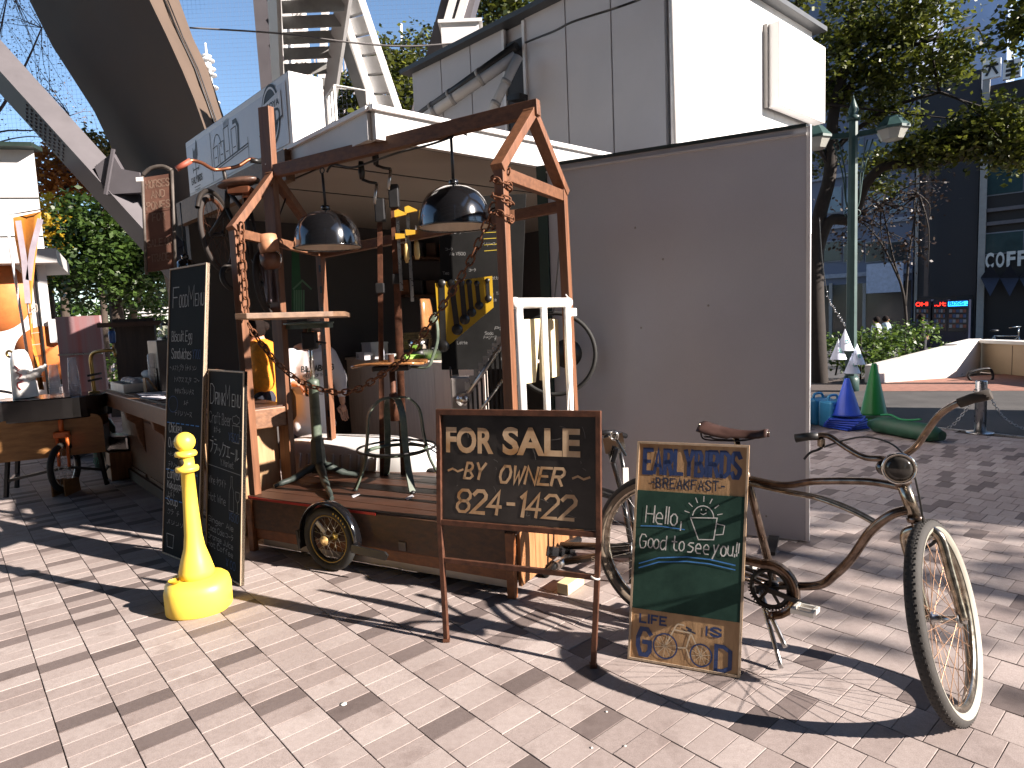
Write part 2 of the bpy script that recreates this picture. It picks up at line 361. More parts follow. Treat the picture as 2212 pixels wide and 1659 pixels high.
# road edge on the right
RE0, RE1 = G(1944, 917), G(2148, 939); REd = (RE1-RE0).normalized()
def beyond_road(p): return (p-RE0).dot(V(-REd.y, REd.x, 0)) > -.06 and p.x > 1.2
bed = MB(); bed.add([V(-14, .6, -.004), V(16, .6, -.004), V(16, 12.8, -.004), V(-14, 12.8, -.004)], [(0, 1, 2, 3)])
pavement = bed.build('pavement', SAND, kind='structure')
PL_, PW, S0 = .1935, .0968, .199
def brick_geo(mb, o, a, b, tone, z=0.):
    a2, b2 = a-.0012, b-.0012; dz = -.0006
    vs = [o+D2*(i*a2)+D1*(j*b2)+V(0, 0, z) for i, j in ((-1, -1), (1, -1), (1, 1), (-1, 1))] + [o+D2*(i*a)+D1*(j*b)+V(0, 0, z+dz) for i, j in ((-1, -1), (1, -1), (1, 1), (-1, 1))] + [o+D2*(i*a)+D1*(j*b)+V(0, 0, -.02) for i, j in ((-1, -1), (1, -1), (1, 1), (-1, 1))]
    fs = [(0, 1, 2, 3)] + [(4+i, 4+(i+1) % 4, (i+1) % 4, i) for i in range(4)] + [(8+i, 8+(i+1) % 4, 4+(i+1) % 4, 4+i) for i in range(4)]
    mb.add(vs, fs); mb.tone += [tone]*9
rb = random.Random(3); bricks = []; HA, HB = PL_/2-.0022, PW/2-.0014
for i in range(-60, 70):
    last = -9
    for j in range(-30, 160):
        s = S0+(i+.5)*PL_; t = (j+.5*(i % 2))*PW
        p = D2*s+D1*t
        dark = rb.random() < .185 and j-last > 1
        if dark: last = j
        tone = rb.uniform(.05, .28) if dark else min(1, max(.44, rb.gauss(.72, .13)))
        if p.y < 1.0 or p.y > 12.4 or p.x < -13 or p.x > 13 or beyond_road(p): continue
        x, y = px(p)
        if x < -420 or x > 2650 or y > 2000: continue
        bricks.append(((p-CAM).length, x, y, p, tone))
bricks.sort(key=lambda q: q[0])
near = [q for q in bricks if 0 < q[1] < 2212 and q[2] < 1659][:300]; nid = set(id(q) for q in near)
tones = [.08, .16, .24, .5, .6, .68, .76, .84, .95]; pme = []
for tn in tones:
    b = MB(); b.tone = []; brick_geo(b, V(0, 0, 0), HA, HB, tn); me = bpy.data.meshes.new('brick'); me.from_pydata(b.v, [], b.f)
    at = me.attributes.new('tone', 'FLOAT', 'FACE'); at.data.foreach_set('value', b.tone); me.materials.append(PAVER); pme.append(me)
for q in near:
    k = min(range(9), key=lambda c: abs(tones[c]-q[4]))
    o = bpy.data.objects.new('brick', pme[k]); COL.objects.link(o); o.parent = pavement
    o.location = q[3]+V(0, 0, rb.uniform(-.0012, .0012)); o.rotation_euler = (rb.uniform(-.004, .004), rb.uniform(-.004, .004), rb.uniform(-.006, .006))
rest = MB(); rest.tone = []
for q in bricks:
    if id(q) not in nid: brick_geo(rest, q[3], HA, HB, q[4], rb.uniform(-.0012, .0012))
rest.build('brick_field', PAVER, pavement, kind='stuff')
rd = MB(); far = [G(2600, 846), G(2212, 840), G(1900, 842), G(1640, 862)]
rd.add([RE0-REd*3.2, RE0, RE1, RE1+REd*7, *far], [tuple(range(8))])
for v in rd.v: v.z = .004
rd.build('road', ASPH, kind='structure')
st = MB(); st.beam(RE0-REd*3.2+V(0, 0, .006), RE1+REd*7+V(0, 0, .006), .05, .016); st.build('road_edge_strip', STEEL, kind='structure')
BRICKRED = M('red_brick_path', (.26, .12, .085), .85, var=.3, scale=9, pos=True)
pa = MB(); pa.add([p+V(0, 0, .008) for p in (G(1870, 846), G(2212, 845), G(2600, 852), G(2600, 806), G(2212, 806), G(1905, 826))], [tuple(range(6))]); pa.build('brick_path', BRICKRED, kind='structure')
# spots and litter on the paving
CHIP = M('pale_speck', (.7, .68, .62), .8)
for k, (x, y) in enumerate(((742, 1521), (1310, 1538), (1278, 1616), (1350, 1612))):
    c = G(x, y); b = MB(); r = .013 if k == 0 else .005
    b.lathe([(r, 0), (r*.9, .002), (0, .003)], c+V(0, 0, .0005), seg=10)
    b.build('gum_spot', CHIP, label=['flattened white gum spot on the paving below the cart', 'tiny white speck on paving left of the breakfast board', 'lowest tiny white speck near the bottom edge', 'tiny white speck close to the lowest one, to its right'][k], cat='litter', base=c)

# ================================================================== right background: wall, hedge, street
rw = MB(); a0, a1 = G(1890, 828), G(2066, 816)
WH = M('rendered_wall', (.72, .69, .65), .8, var=.08, scale=2, fine=.1)
BEI = M('beige_wall', (.52, .40, .27), .8, var=.08, scale=2)
ramp = thing('parapet_wall', 'low white parapet wall climbing beside the sunlit hedge', 'wall', a0)
h0 = P(1890, 790, a0.y).z; h1 = P(2066, 746, a1.y).z; bk = V(-.35, .94, 0)*.22
MB().add([a0, a1, a1+V(0, 0, h1), a0+V(0, 0, h0), a0+bk, a1+bk, a1+bk+V(0, 0, h1), a0+bk+V(0, 0, h0)], [(0, 1, 2, 3), (5, 4, 7, 6), (3, 2, 6, 7), (0, 3, 7, 4), (1, 5, 6, 2)]).build('slab', WH, ramp)
MB().beam(a0+V(-.02, -.03, .09), a0.lerp(a1, .45)+V(-.02, -.03, .09), .05, .18).build('plinth', WH, ramp)
b0 = a1+V(.02, .02, 0); b1 = P(2118, 800, a1.y+.75); b1.z = 0
rb2 = thing('stair_wall', 'white end wall where the parapet turns beside the beige wall', 'wall', b0)
MB().slab([b0, b1, b1+V(0, 0, h1+.06), b0+V(0, 0, h1+.02)], V(-.13, .17, 0)).build('slab', WH, rb2)
c0 = b1+V(.03, 0, 0); c1 = G(2400, 832); c1 = c0+(c1-c0).normalized()*6
bw = thing('beige_wall', 'beige wall with capping at the far right edge', 'wall', c0)
MB().slab([c0, c1, c1+V(0, 0, h1-.02), c0+V(0, 0, h1-.02)], V(.05, .2, 0)).build('slab', BEI, bw)
MB().beam(c0+V(0, .06, h1+.012), c1+V(0, .06, h1+.012), .3, .06).build('coping', WH, bw)
for k in range(3):
    q = c0.lerp(c1, .12+.2*k); MB().beam(q+V(.0, -.003, 0), q+V(0, -.003, h1-.05), .012, .012).build('joint', M('joint_line', (.2, .16, .12), .9), bw)
lp = MB(); ra = P(2098, 806, a1.y-.6); lp.tube(catmull([V(ra.x, ra.y, .0), P(2092, 806, ra.y), P(2135, 796, ra.y), P(2145, 812, ra.y), V(P(2142, 812, ra.y).x, ra.y, 0)], 4), .022, 6)
lp.build('cycle_stand', DARKM, base=V(ra.x, ra.y, 0), label='bent dark metal stand in front of the beige wall', cat='stand')

def leaves(mb, c, rad3, n, size, rnd, clump=.3, per=22, flat=1., up=.35):
    k = max(1, n//per)
    for _ in range(k):
        while True:
            d = V(rnd.uniform(-1, 1), rnd.uniform(-1, 1), rnd.uniform(-1, 1))
            if .25 < d.length < 1: break
        q = c+V(d.x*rad3[0], d.y*rad3[1], d.z*rad3[2]); tn = rnd.uniform(.1, .8); cs = clump*rnd.uniform(.6, 1.3)
        for _ in range(per):
            e = V(rnd.gauss(0, .5), rnd.gauss(0, .5), rnd.gauss(0, .4*flat))*cs; o = q+e
            d1 = V(rnd.uniform(-1, 1), rnd.uniform(-1, 1), rnd.uniform(-.7, .5)).normalized(); nrm = V(rnd.uniform(-1, 1), rnd.uniform(-1, 1), rnd.uniform(-.3, 1)+up).normalized()
            sd = d1.cross(nrm)
            if sd.length < .1: continue
            sd.normalize(); s = size*rnd.uniform(.6, 1.3)
            b = len(mb.v); mb.v += [o, o+d1*s*.5+sd*s*.32, o+d1*s, o+d1*s*.5-sd*s*.32]; mb.f.append([b, b+1, b+2, b+3]); mb.sm.append(False); mb.mi.append(0)
            mb.tone.append(min(1, max(0, tn+rnd.uniform(-.2, .2))))
BARK = M('bark', (.055, .040, .030), .9, var=.4, scale=12, bump=.5, stretch=(3, 3, .7))
BARKD = M('dark_bark', (.022, .017, .014), .9, var=.4, scale=12, bump=.4)
L_CAM = leafmat('camphor_leaf', (.012, .026, .005), (.17, .19, .025), .38)
L_GRN = leafmat('dark_green_leaf', (.016, .04, .008), (.075, .13, .022), .3)
L_YEL = leafmat('yellow_leaf', (.40, .27, .02), (.70, .52, .05), .5)
L_ORG = leafmat('orange_leaf', (.25, .075, .015), (.48, .19, .03), .45)
L_BRN = leafmat('russet_leaf', (.018, .011, .008), (.045, .025, .014), .2)
L_HDG = leafmat('hedge_leaf', (.025, .055, .012), (.14, .22, .03), .35)
def tree(name, label, limbs, blobs, lm, lsize, seed, cat='tree', bark=None, clump=.35, group=None, per=22, twigs=0, tw=1.):
    rnd = random.Random(seed); base = Vector(limbs[0][0][0]); t = thing(name, label, cat, base, group)
    tr = MB()
    for pts, r0, r1 in limbs:
        q = catmull(pts, 5); n = len(q); tr.tube(q, [r0+(r1-r0)*i/(n-1) for i in range(n)], 8)
    for _ in range(twigs):
        c, r3, _n = rnd.choice(blobs); d = V(rnd.uniform(-1, 1)*r3[0], rnd.uniform(-1, 1)*r3[1], rnd.uniform(-.8, 1)*r3[2])
        lim = rnd.choice(limbs)[0]; s = Vector(lim[-1]); m_ = s.lerp(c+d, .5)+V(rnd.uniform(-.2, .2), 0, rnd.uniform(0, .3))
        tr.tube(catmull([s, m_, c+d], 3), [r_*tw for r_ in (.03, .025, .02, .015, .012, .01, .006)], 5)
    tr.build('trunk', bark or BARK, t)
    if lm:
        cr = MB(); cr.tone = []
        for c, r3, n in blobs: leaves(cr, c, r3, n, lsize, rnd, clump, per)
        cr.build('crown', lm, t)
    return t
# big evergreen at the right
Y = 12.5
b_ = P(1772, 800, Y); b_.z = -.3
def bl(x, y, Yd, wx, wy, dep, n): s = Yd/FOC; return (P(x, y, Yd), (wx*s, dep, wy*s), n)
tree('evergreen_tree', 'big evergreen tree with a sweeping bough behind the teal lamp post', [([b_, P(1762, 620, Y), P(1768, 480, Y), P(1792, 380, Y), P(1800, 250, Y), P(1830, 120, Y), P(1850, -30, Y)], .17, .07),
     ([P(1762, 560, Y), P(1790, 480, Y-.1), P(1840, 470, Y-.2), P(1870, 400, Y-.4), P(1915, 358, Y-.6), P(2010, 352, Y-.8), P(2110, 330, Y-1), P(2230, 270, Y-1.2)], .11, .06),
     ([P(1796, 330, Y), P(1850, 280, Y), P(1930, 230, Y-.3), P(2030, 200, Y-.5)], .06, .02), ([P(1808, 230, Y), P(1880, 130, Y), P(2000, 90, Y-.4), P(2100, 60, Y-.5)], .06, .02), ([P(1790, 360, Y), P(1765, 300, Y), P(1755, 220, Y)], .05, .02)],
     [bl(1870, 60, Y, 120, 75, .9, 2900), bl(1980, 40, Y-.4, 95, 60, .8, 1800), bl(1850, 190, Y+.3, 95, 55, .8, 1900), bl(1970, 150, Y-.2, 120, 48, .8, 2000), bl(2065, 120, Y-.6, 40, 45, .6, 520), bl(1930, 245, Y-.1, 75, 32, .5, 800), bl(1775, 330, Y+.5, 35, 60, .5, 420), bl(1890, 350, Y+.1, 36, 26, .4, 300), bl(1900, 400, Y+.2, 40, 20, .4, 280), bl(2010, 320, Y-.9, 110, 32, .5, 2100), bl(2140, 280, Y-1.1, 90, 50, .6, 2600), bl(2200, 320, Y-1.2, 60, 50, .6, 1600), bl(1765, 160, Y, 60, 60, .8, 600)],
     L_CAM, .105, 11, clump=.26, per=26, bark=BARKD, twigs=14)
tree('evergreen_tree', 'leafy branch of another evergreen at the top right corner', [([V(P(2420, 700, 10.5).x, 10.5, -.3), P(2400, 400, 10.5), P(2330, 130, 10.5), P(2190, 40, 10.5)], .16, .03)],
     [bl(2200, 45, 10.5, 34, 60, .5, 700), bl(2290, 60, 10.5, 70, 110, .8, 1200)], L_CAM, .115, 12, clump=.25, bark=BARKD)
ty = 17
tree('young_tree', 'thin bare-branched young tree in front of the dark shopfronts', [([V(P(1960, 760, ty).x, ty, -.6), P(1955, 660, ty), P(1930, 560, ty), P(1905, 440, ty)], .05, .015), ([P(1955, 660, ty), P(1965, 540, ty), P(1985, 420, ty)], .04, .012), ([P(1945, 610, ty), P(1900, 520, ty), P(1850, 470, ty)], .03, .01)],
     [bl(1880, 440, ty, 80, 45, .6, 420), bl(1960, 430, ty, 80, 50, .6, 420), bl(1860, 520, ty, 60, 40, .5, 240), bl(1950, 540, ty, 40, 60, .5, 200)], L_BRN, .10, 13, clump=.4, per=14, bark=BARKD, twigs=26)
# hedge
def hedge(name, label, pts, wd, hs, n, lm, seed, size=.09):
    rnd = random.Random(seed); t = thing(name, label, 'hedge', Vector(pts[0])); f = MB(); f.tone = []; core = MB()
    for k in range(len(pts)-1):
        a, b = Vector(pts[k]), Vector(pts[k+1]); L = (b-a).length; d = (b-a).normalized(); s = V(-d.y, d.x, 0)
        for _ in range(int(n*L)):
            u = rnd.random(); h = hs[k]+(hs[k+1]-hs[k])*u; w_ = rnd.uniform(-1, 1); zz = rnd.random()**.6
            c = a+d*(u*L)+s*(w_*wd)+V(0, 0, h*zz*(1-.15*abs(w_)))
            leaves(f, c, (.05, .05, .05), 8, size, rnd, .16, 8, up=.6)
        for u in range(int(L*3)+1):
            q = a+d*min(L, u/3.); h = hs[k]+(hs[k+1]-hs[k])*min(1, u/3./L)
            core.tube([q+s*rnd.uniform(-.2, .2), q+s*rnd.uniform(-.2, .2)+V(rnd.uniform(-.1, .1), 0, h*.9)], [.02, .008], 5)
    core.build('stem', BARKD, t); f.build('foliage', lm, t); return t
hy = 12.6
hedge('hedge', 'clipped leafy hedge behind the blue and green cones', [G(1735, 822)+V(0, .6, 0), G(1870, 812)+V(0, .5, 0), G(1950, 800)+V(0, .2, 0)], .55, [.85, .85, .8], 95, L_HDG, 21)
hedge('hedge', 'bright sunlit hedge rising above the white parapet wall', [a0.lerp(a1, .25)+V(-.3, .8, 0), a1+V(.0, .8, 0)], .45, [.95, 1.15], 150, L_HDG, 22)
# ------------------------------------------------------------------ street buildings
FO = P(1970, 400, 36); FO.z = 0; FA = V(.75, -.66, 0).normalized(); FN = V(-FA.y, FA.x, 0)*-1
def fp(x, y, off=0.): return PL(x, y, FO+FN*off, FN)
SG = -.62
def rectq(mb, x0, x1, y0, y1, off, t=.0, m=0):
    """an upright rectangular slab parallel to the street front, seen between columns x0 and x1; y at its middle"""
    a = fp(x0, y1, off); b = fp(x1, y1, off); xm = (x0+x1)/2; zb = fp(xm, y1, off).z; zt = fp(xm, y0, off).z
    a.z = b.z = zb; t = t or .1
    mb.slab([a, b, V(b.x, b.y, zt), V(a.x, a.y, zt)], -FN*t, m); return mb
WIN = M('dark_window', (.02, .028, .035), .12, var=.2, scale=1.)
WINL = M('sky_window', (.16, .22, .28), .08, var=.3, scale=.6)
def building(name, label, x0, x1, ytop, mat, deep=8):
    a, b = fp(x0, 700), fp(x1, 700); a.z = b.z = SG; t = thing(name, label, 'building', a)
    zt = fp((x0+x1)/2, ytop).z-SG
    m = MB(); m.slab([a, b, b-FN*deep, a-FN*deep], V(0, 0, zt)); m.build('wall', mat, t); return t
BLUEW = M('pale_tile_facade', (.12, .145, .215), .5, var=.08, scale=.5)
def storey(t, x0, x1, y0, y1, n, mat=WIN, fr=M('window_frame_grey', (.20, .22, .26), .5)):
    w_ = (x1-x0)/n
    for k in range(n):
        o = rectq(MB(), x0+w_*k+1, x0+w_*(k+1)-1, y0, y1, .05, .08).build('window', fr, t)
        rectq(MB(), x0+w_*k+3, x0+w_*(k+1)-3, y0+2.5, y1-2.5, .08, .05).build('pane', mat, o)
ba = building('office_building', 'pale white office building behind the lamp post', 1690, 1970, -160, BLUEW)
for y0, y1 in ((300, 345), (404, 462), (520, 566)): storey(ba, 1772, 1962, y0, y1, 4, WINL if y0 < 450 else WIN)
for y in (286, 372, 482, 590): rectq(MB(), 1690, 1969, y, y+9, .16, .2).build('ledge', M('blue_grey_ledge', (.28, .31, .38), .5), ba)
rectq(MB(), 1760, 1966, 612, 735, .06, .1).build('shopfront', WIN, ba)
for x in (1790, 1862): rectq(MB(), x, x+7, 612, 735, .14, .12).build('column', GREY, ba)
rectq(MB(), 1871, 1950, 568, 632, .8, .12).build('signboard', M('blank_blue_white_board', (.42, .47, .60), .5), ba)
bb = building('tower_block', 'dark grey slab-sided block with a bare flank', 1972, 2106, 168, M('charcoal_cladding', (.016, .017, .024), .5, var=.1, scale=.4))
rectq(MB(), 1973, 1979, 180, 730, .12, .1).build('drainpipe', GREY, bb)
rectq(MB(), 1995, 2004, 340, 640, 1.2, .16).build('banner_pole', M('brown_post', (.10, .07, .06), .6), bb)
rectq(MB(), 1980, 2100, 640, 740, .05, .08).build('shopfront', WIN, bb)
bt = building('glass_tower', 'tall pale blue tower rising behind the dark block', 1950, 2098, -300, M('pale_blue_glass', (.38, .47, .66), .25, var=.1, scale=.3), 6)
bt.location -= FN*14
for k in range(9): rectq(MB(), 1950, 2098, 170-k*40, 174-k*40, -13.93, .05).build('floor_band', WHITE, bt)
bc = building('cafe_building', 'dark cafe building with white lettering at the right edge', 2109, 2330, 168, M('dark_brown_facade', (.014, .012, .013), .55, var=.15, scale=.5))
rectq(MB(), 2107, 2122, 170, 740, .25, .3).build('pier', GREY, bc)
for y0, y1 in ((330, 420), (500, 548)): storey(bc, 2124, 2300, y0, y1, 2, M('teal_window', (.03, .06, .065), .15, var=.3, scale=1))
for y in (230, 300, 440, 470): rectq(MB(), 2122, 2330, y, y+8, .2, .25).build('ledge', M('dull_grey_ledge', (.12, .11, .12), .6), bc)
cb = Board(fp(2128, 578, .25), FA, Z); kz = (fp(2128, 548, .25)-fp(2128, 578, .25)).length
for k, ch in enumerate('COFFEE'): sgn = MB(); fontmesh(sgn, ch, cb, kz*.62*k, 0, kz, .035, fit=kz*.50, ext=.02); sgn.build('letter', M('sign_white', (.62, .62, .60), .5), bc)
aw = MB()
for k in range(5): 
    x = 2118+k*42; aw.add([fp(x, 600, .3), fp(x+42, 600, .3), fp(x+21, 572, 1.1), fp(x+21, 640, .9)], [(0, 1, 2), (0, 3, 1)])
aw.build('zigzag_awning', M('dark_blue_awning', (.03, .035, .06), .7), bc)
for k, ch in enumerate('大食'):
    x = 2122+k*44; rr = rectq(MB(), x, x+39, 128, 168, .3, .25); o = rr.build('rooftop_sign', WHITE, bc)
    B_ = Board(fp(x+5, 166, .33), FA, Z); hh = (fp(x+5, 133, .33)-fp(x+5, 166, .33)).length; ch_ = MB()
    B_.write(ch_, '大' if k == 0 else '生', hh*.1, hh*.08, hh*.86, hh*.16); ch_.build('character', BLACK, o)
LEDR = M('red_led', (1., .02, .01), emit=2.2); BOSSB = M('lit_cyan_header', (.02, .32, 1.), emit=1.6)
for k, (x0, x1, lab) in enumerate(((1976, 2010, 'leftmost dark vending machine with a red light strip'), (2014, 2046, 'middle vending machine with red lit characters on top'), (2046, 2092, 'vending machine with glowing blue header panel'))):
    a, b = fp(x0, 700, 6.5), fp(x1, 700, 6.5); a.z = b.z = SG; t = thing('vending_machine', lab, 'vending machine', a, 'vending machines')
    zt = fp((x0+x1)/2, 648, 6.5).z
    MB().slab([a, b, b-FN*.7, a-FN*.7], V(0, 0, zt-SG)).build('cabinet', M('blue_black_cabinet', (.012, .016, .035), .3), t)
    o = rectq(MB(), x0+2, x1-2, 664, 716, 6.52, .02).build('display', WIN, t)
    for r_ in range(4):
        for c_ in range(5):
            xx = x0+4+(x1-x0-8)/5*c_; rectq(MB(), xx, xx+(x1-x0-8)/5-1.2, 668+r_*11, 675+r_*11, 6.545, .02).build('can', M('can_'+'abc'[(r_+c_) % 3], ((.25, .25, .27), (.2, .07, .05), (.05, .09, .2))[(r_+c_) % 3], .4), o)
    if k == 2:
        o = rectq(MB(), x0+2, x1-2, 651, 661, 6.53, .04).build('header', BOSSB, t)
        B_ = Board(fp(x0+5, 660, 6.545), FA, Z); hh = (fp(x0+5, 652.5, 6.545)-fp(x0+5, 659, 6.545)).length; q = Words(); B_.write(q, 'BOSS J', 0, hh*.1, hh, hh*.24, fit=hh*5.2); q.build('lettering', M('navy', (.01, .03, .12), .5), o)
    else:
        B_ = Board(fp(x0+3, 661, 6.52), FA, Z); hh = (fp(x0+3, 654, 6.52)-fp(x0+3, 661, 6.52)).length; q = MB(); B_.write(q, 'OHI' if k == 0 else '.Jt !', 0, 0, hh, hh*.2, fit=hh*(3 if k == 0 else 4.2)); q.build('led_text', LEDR, t)
# ------------------------------------------------------------------ lamp post
ly = 11.0; TEAL = M('teal_paint', (.026, .062, .058), .45, var=.2, scale=5)
lb = P(1838, 850, ly); lb.z = 0; t = thing('lamp_post', 'teal green lamp post with two lanterns in front of the tree', 'lamp post', lb); top = P(1833, 262, ly).z
m = MB(); m.tube([lb, lb+V(0, 0, 1.2), lb+V(0, 0, top)], [.095, .085, .07], 8, smooth=False); m.build('pole', TEAL, t)
MB().lathe([(.1, 0), (.12, .05), (.06, .1), (.085, .16), (.02, .34), (0, .42)], lb+V(0, 0, top), seg=8).build('finial', TEAL, t)
MB().lathe([(.125, 0), (.125, .2), (.1, .26)], lb, seg=12).build('base_sleeve', TEAL, t)
for s in (-1, 1):
    d = V(.93, -.36, 0)*s; p0 = lb+V(0, 0, top-.22); e = p0+d*.26+V(0, 0, .02)
    MB().beam(p0, e+d*.1, .05, .08).build('arm', TEAL, t)
    sc = MB()
    for q in (.22, .16): sc.tube(catmull([p0+d*.04+V(0, 0, -1.2), p0+d*.1+V(0, 0, -1.05), p0+d*q*.7+V(0, 0, -.6), p0+d*q*1.3+V(0, 0, -.1)], 4), .012, 5)
    sc.torus(p0+d*.07+V(0, 0, -1.25), V(0, 1, 0), .05, .01, 14, 5); sc.build('scroll_bracket', TEAL, t)
    h = MB(); c = e+d*.30; h.lathe([(.11, .19), (.26, .02), (.26, -.02), (.24, -.02)], c, seg=8, smooth=False); h.build('lantern_hood', TEAL, t)
    MB().lathe([(.235, -.02), (.16, -.17), (0, -.175)], c, seg=8, smooth=False).build('diffuser', glass('lantern_glass', (.6, .6, .55), .3, .6), t)
# ------------------------------------------------------------------ cones, cans, bag, bollard
def cone(name, lab, c, col, h=.7, r=.15, bw=.36, n=1, group=None):
    t = thing(name, lab, 'traffic cone', c, group); cm = M('cone_'+name, col, .4, var=.12, scale=4)
    MB().lathe([(.165, .05+.022*n), (.15, .07+.022*n), (.03, h), (.022, h+.012), (0, h+.012)], c, seg=20).build('cone', cm, t)
    for k in range(n):
        b = MB(); ang = rad(20+k*9); ax = (V(math.cos(ang), math.sin(ang), 0), V(-math.sin(ang), math.cos(ang), 0), Z)
        b.box(c+V(0, 0, .018+.026*k), (bw, bw, .02), ax); b.build('base_plate', cm, t, bev=.006)
    return t
cone('green_cone', 'tall green traffic cone beside the blue cone stack', G(1887, 906), (.012, .20, .035), .70, n=1)
bc_ = G(1829, 925); cone('blue_cone', 'blue traffic cone on a stack of blue cone bases', bc_, (.025, .075, .52), .58, n=5)
CAN = M('translucent_blue_can', (.05, .28, .50), .3, var=.12, scale=6)
for k, (x, y, lab) in enumerate(((1768, 915, 'blue plastic water can nearest the grey panel edge'), (1800, 921, 'blue plastic water can between panel and blue cone'))):
    c = G(x, y); t = thing('jerry_can', lab, 'water can', c, 'blue water cans'); ang = rad(25); ax = (V(math.cos(ang), math.sin(ang), 0), V(-math.sin(ang), math.cos(ang), 0), Z)
    MB().box(c+V(0, 0, .16), (.30, .19, .32), ax).build('body', CAN, t, bev=.03)
    for zz in (.08, .16, .24): MB().box(c+V(0, 0, zz)-ax[1]*.096, (.24, .012, .025), ax).build('rib', CAN, t, bev=.004)
    MB().tube(catmull([c+ax[0]*-.09+V(0, 0, .31), c+ax[0]*-.07+V(0, 0, .375), c+ax[0]*.05+V(0, 0, .375), c+ax[0]*.08+V(0, 0, .31)], 4), .016, 7).build('handle', CAN, t)
    MB().lathe([(.032, 0), (.032, .04), (.0, .042)], c+ax[0]*.12+V(0, 0, .315), seg=12).build('cap', M('cream_cap', (.7, .62, .5), .5), t)
g0, g1 = G(1880, 930), G(2035, 958); bag = MB(); pts = [g0.lerp(g1, k/7.) for k in range(8)]
rs = [.05, .105, .12, .115, .12, .11, .115, .06]; bag.tube([p+V(0, 0, .09+random.uniform(-.008, .008)) for p in pts], rs, 10)
for v in bag.v: v.z = max(.008, v.z*.92)+random.uniform(-.006, .006)
bg = thing('green_bag', 'long dark green canvas bag lying in front of the cones', 'bag', g0); GB = M('dark_green_canvas', (.012, .065, .035), .55, var=.3, scale=9, bump=.4)
bag.build('body', GB, bg); MB().tube(catmull([p+V(0, -.02, .2+.02*math.sin(i*2)) for i, p in enumerate(pts[1:6])], 3), .012, 6).build('drawstring', M('bright_green_cord', (.01, .2, .07), .6), bg)
bo = G(2117, 936); t = thing('bollard', 'polished steel bollard carrying a chain', 'bollard', bo)
hh = P(2123, 822, bo.y).z; MB().lathe([(.055, 0), (.055, hh-.01), (.05, hh), (0, hh)], bo, seg=20).build('post', STEEL, t)
MB().lathe([(.13, .004), (.13, .014), (.06, .018)], bo, seg=20).build('base_flange', STEEL, t)
for s in (-1, 1): MB().torus(bo+V(.066*s, 0, hh-.11), V(0, 1, 0), .018, .005, 14, 6).build('ring', STEEL, t)
_lk = {}
def linkmesh(L, wd, r, mat):
    k = (L, wd, r, mat.name)
    if k not in _lk:
        b = MB(); a = L/2-wd/2; pts = []
        for i in range(5): an = -math.pi/2+math.pi*i/4; pts.append(V(a+math.cos(an)*wd/2, math.sin(an)*wd/2, 0))
        for i in range(5): an = math.pi/2+math.pi*i/4; pts.append(V(-a+math.cos(an)*wd/2, math.sin(an)*wd/2, 0))
        b.tube(pts, r, 5, closed=True); me = bpy.data.meshes.new('link'); me.from_pydata(b.v, [], b.f); me.polygons.foreach_set('use_smooth', [True]*len(b.f)); me.materials.append(mat); _lk[k] = me
    return _lk[k]
def chain(name, label, path, L, wd, r, mat, group=None):
    """links strung along a polyline, each a part of the chain"""
    t = thing(name, label, 'chain', path[0], group); me = linkmesh(L, wd, r, mat); pitch = L-2*r-wd*.08
    seg = [(path[i+1]-path[i]).length for i in range(len(path)-1)]; tot = sum(seg); n = int(tot/pitch)
    for i in range(n):
        s = (i+.5)*pitch; k = 0
        while k < len(seg)-1 and s > seg[k]: s -= seg[k]; k += 1
        p = path[k].lerp(path[k+1], min(1, s/max(seg[k], 1e-6))); d = (path[k+1]-path[k]).normalized()
        o = bpy.data.objects.new('link', me); COL.objects.link(o); o.parent = t; o.location = p-path[0]
        x, y, _ = frame(d); a = rad(20 if i % 2 else 110)+random.uniform(-.25, .25); yy = x*math.cos(a)+y*math.sin(a)
        o.rotation_euler = Matrix((d, yy, d.cross(yy))).transposed().to_euler()
    return t
cr0 = bo+V(.07, 0, hh-.13); chain('bollard_chain', 'slack steel chain hanging right of the bollard', catmull([cr0, cr0+V(.16, -.08, -.3), cr0+V(.5, -.2, -.44), cr0+V(1.2, -.5, -.47)], 8), .04, .022, .0035, STEEL)
cr0 = bo+V(-.07, 0, hh-.13); chain('bollard_chain', 'steel chain hanging left of the bollard towards the bag', catmull([cr0, cr0+V(-.1, .05, -.25), cr0+V(-.3, .12, -.42), cr0+V(-.9, .4, -.45)], 8), .04, .022, .0035, STEEL)
# four white paper cones on a hanging string
PAP = M('white_paper', (.80, .84, .98), .7, var=.05); MINT = M('mint_print', (.25, .60, .55), .7); yk = 8.8
for k, (x, y0, y1, lab) in enumerate(((1825, 710, 757, 'topmost white paper cone hanging by the lamp post'), (1811, 731, 776, 'leftmost white paper cone in the hanging cluster'), (1851, 742, 787, 'rightmost white paper cone in the hanging cluster'), (1841, 762, 806, 'lowest white paper cone in the hanging cluster'))):
    a, b = P(x, y0, yk), P(x, y1, yk); t = thing('paper_cone', lab, 'paper cone', b, 'white paper cones'); h = a.z-b.z
    MB().lathe([(h*.37, 0), (0, h)], b, seg=18, cap=False).build('cone', PAP, t)
    MB().torus(b+V(0, -h*.235, h*.42), V(0, -1, .35), h*.08, h*.018, 16, 5).build('printed_ring', MINT, t)
    MB().tube([a, a+V(0, 0, .05)], .003, 5).build('hanging_loop', BLACK, t)
ys = [P(1825, 707, yk), P(1818, 690, yk), P(1800, 665, yk), P(1788, 640, yk), P(1776, 560, yk), P(1770, 470, yk)]
t = thing('string_light', 'dark cord with small glinting bulbs above the paper cones', 'string light', ys[0]); pp = catmull(ys, 6)
MB().tube(pp, .006, 5).build('cord', BLACK, t)
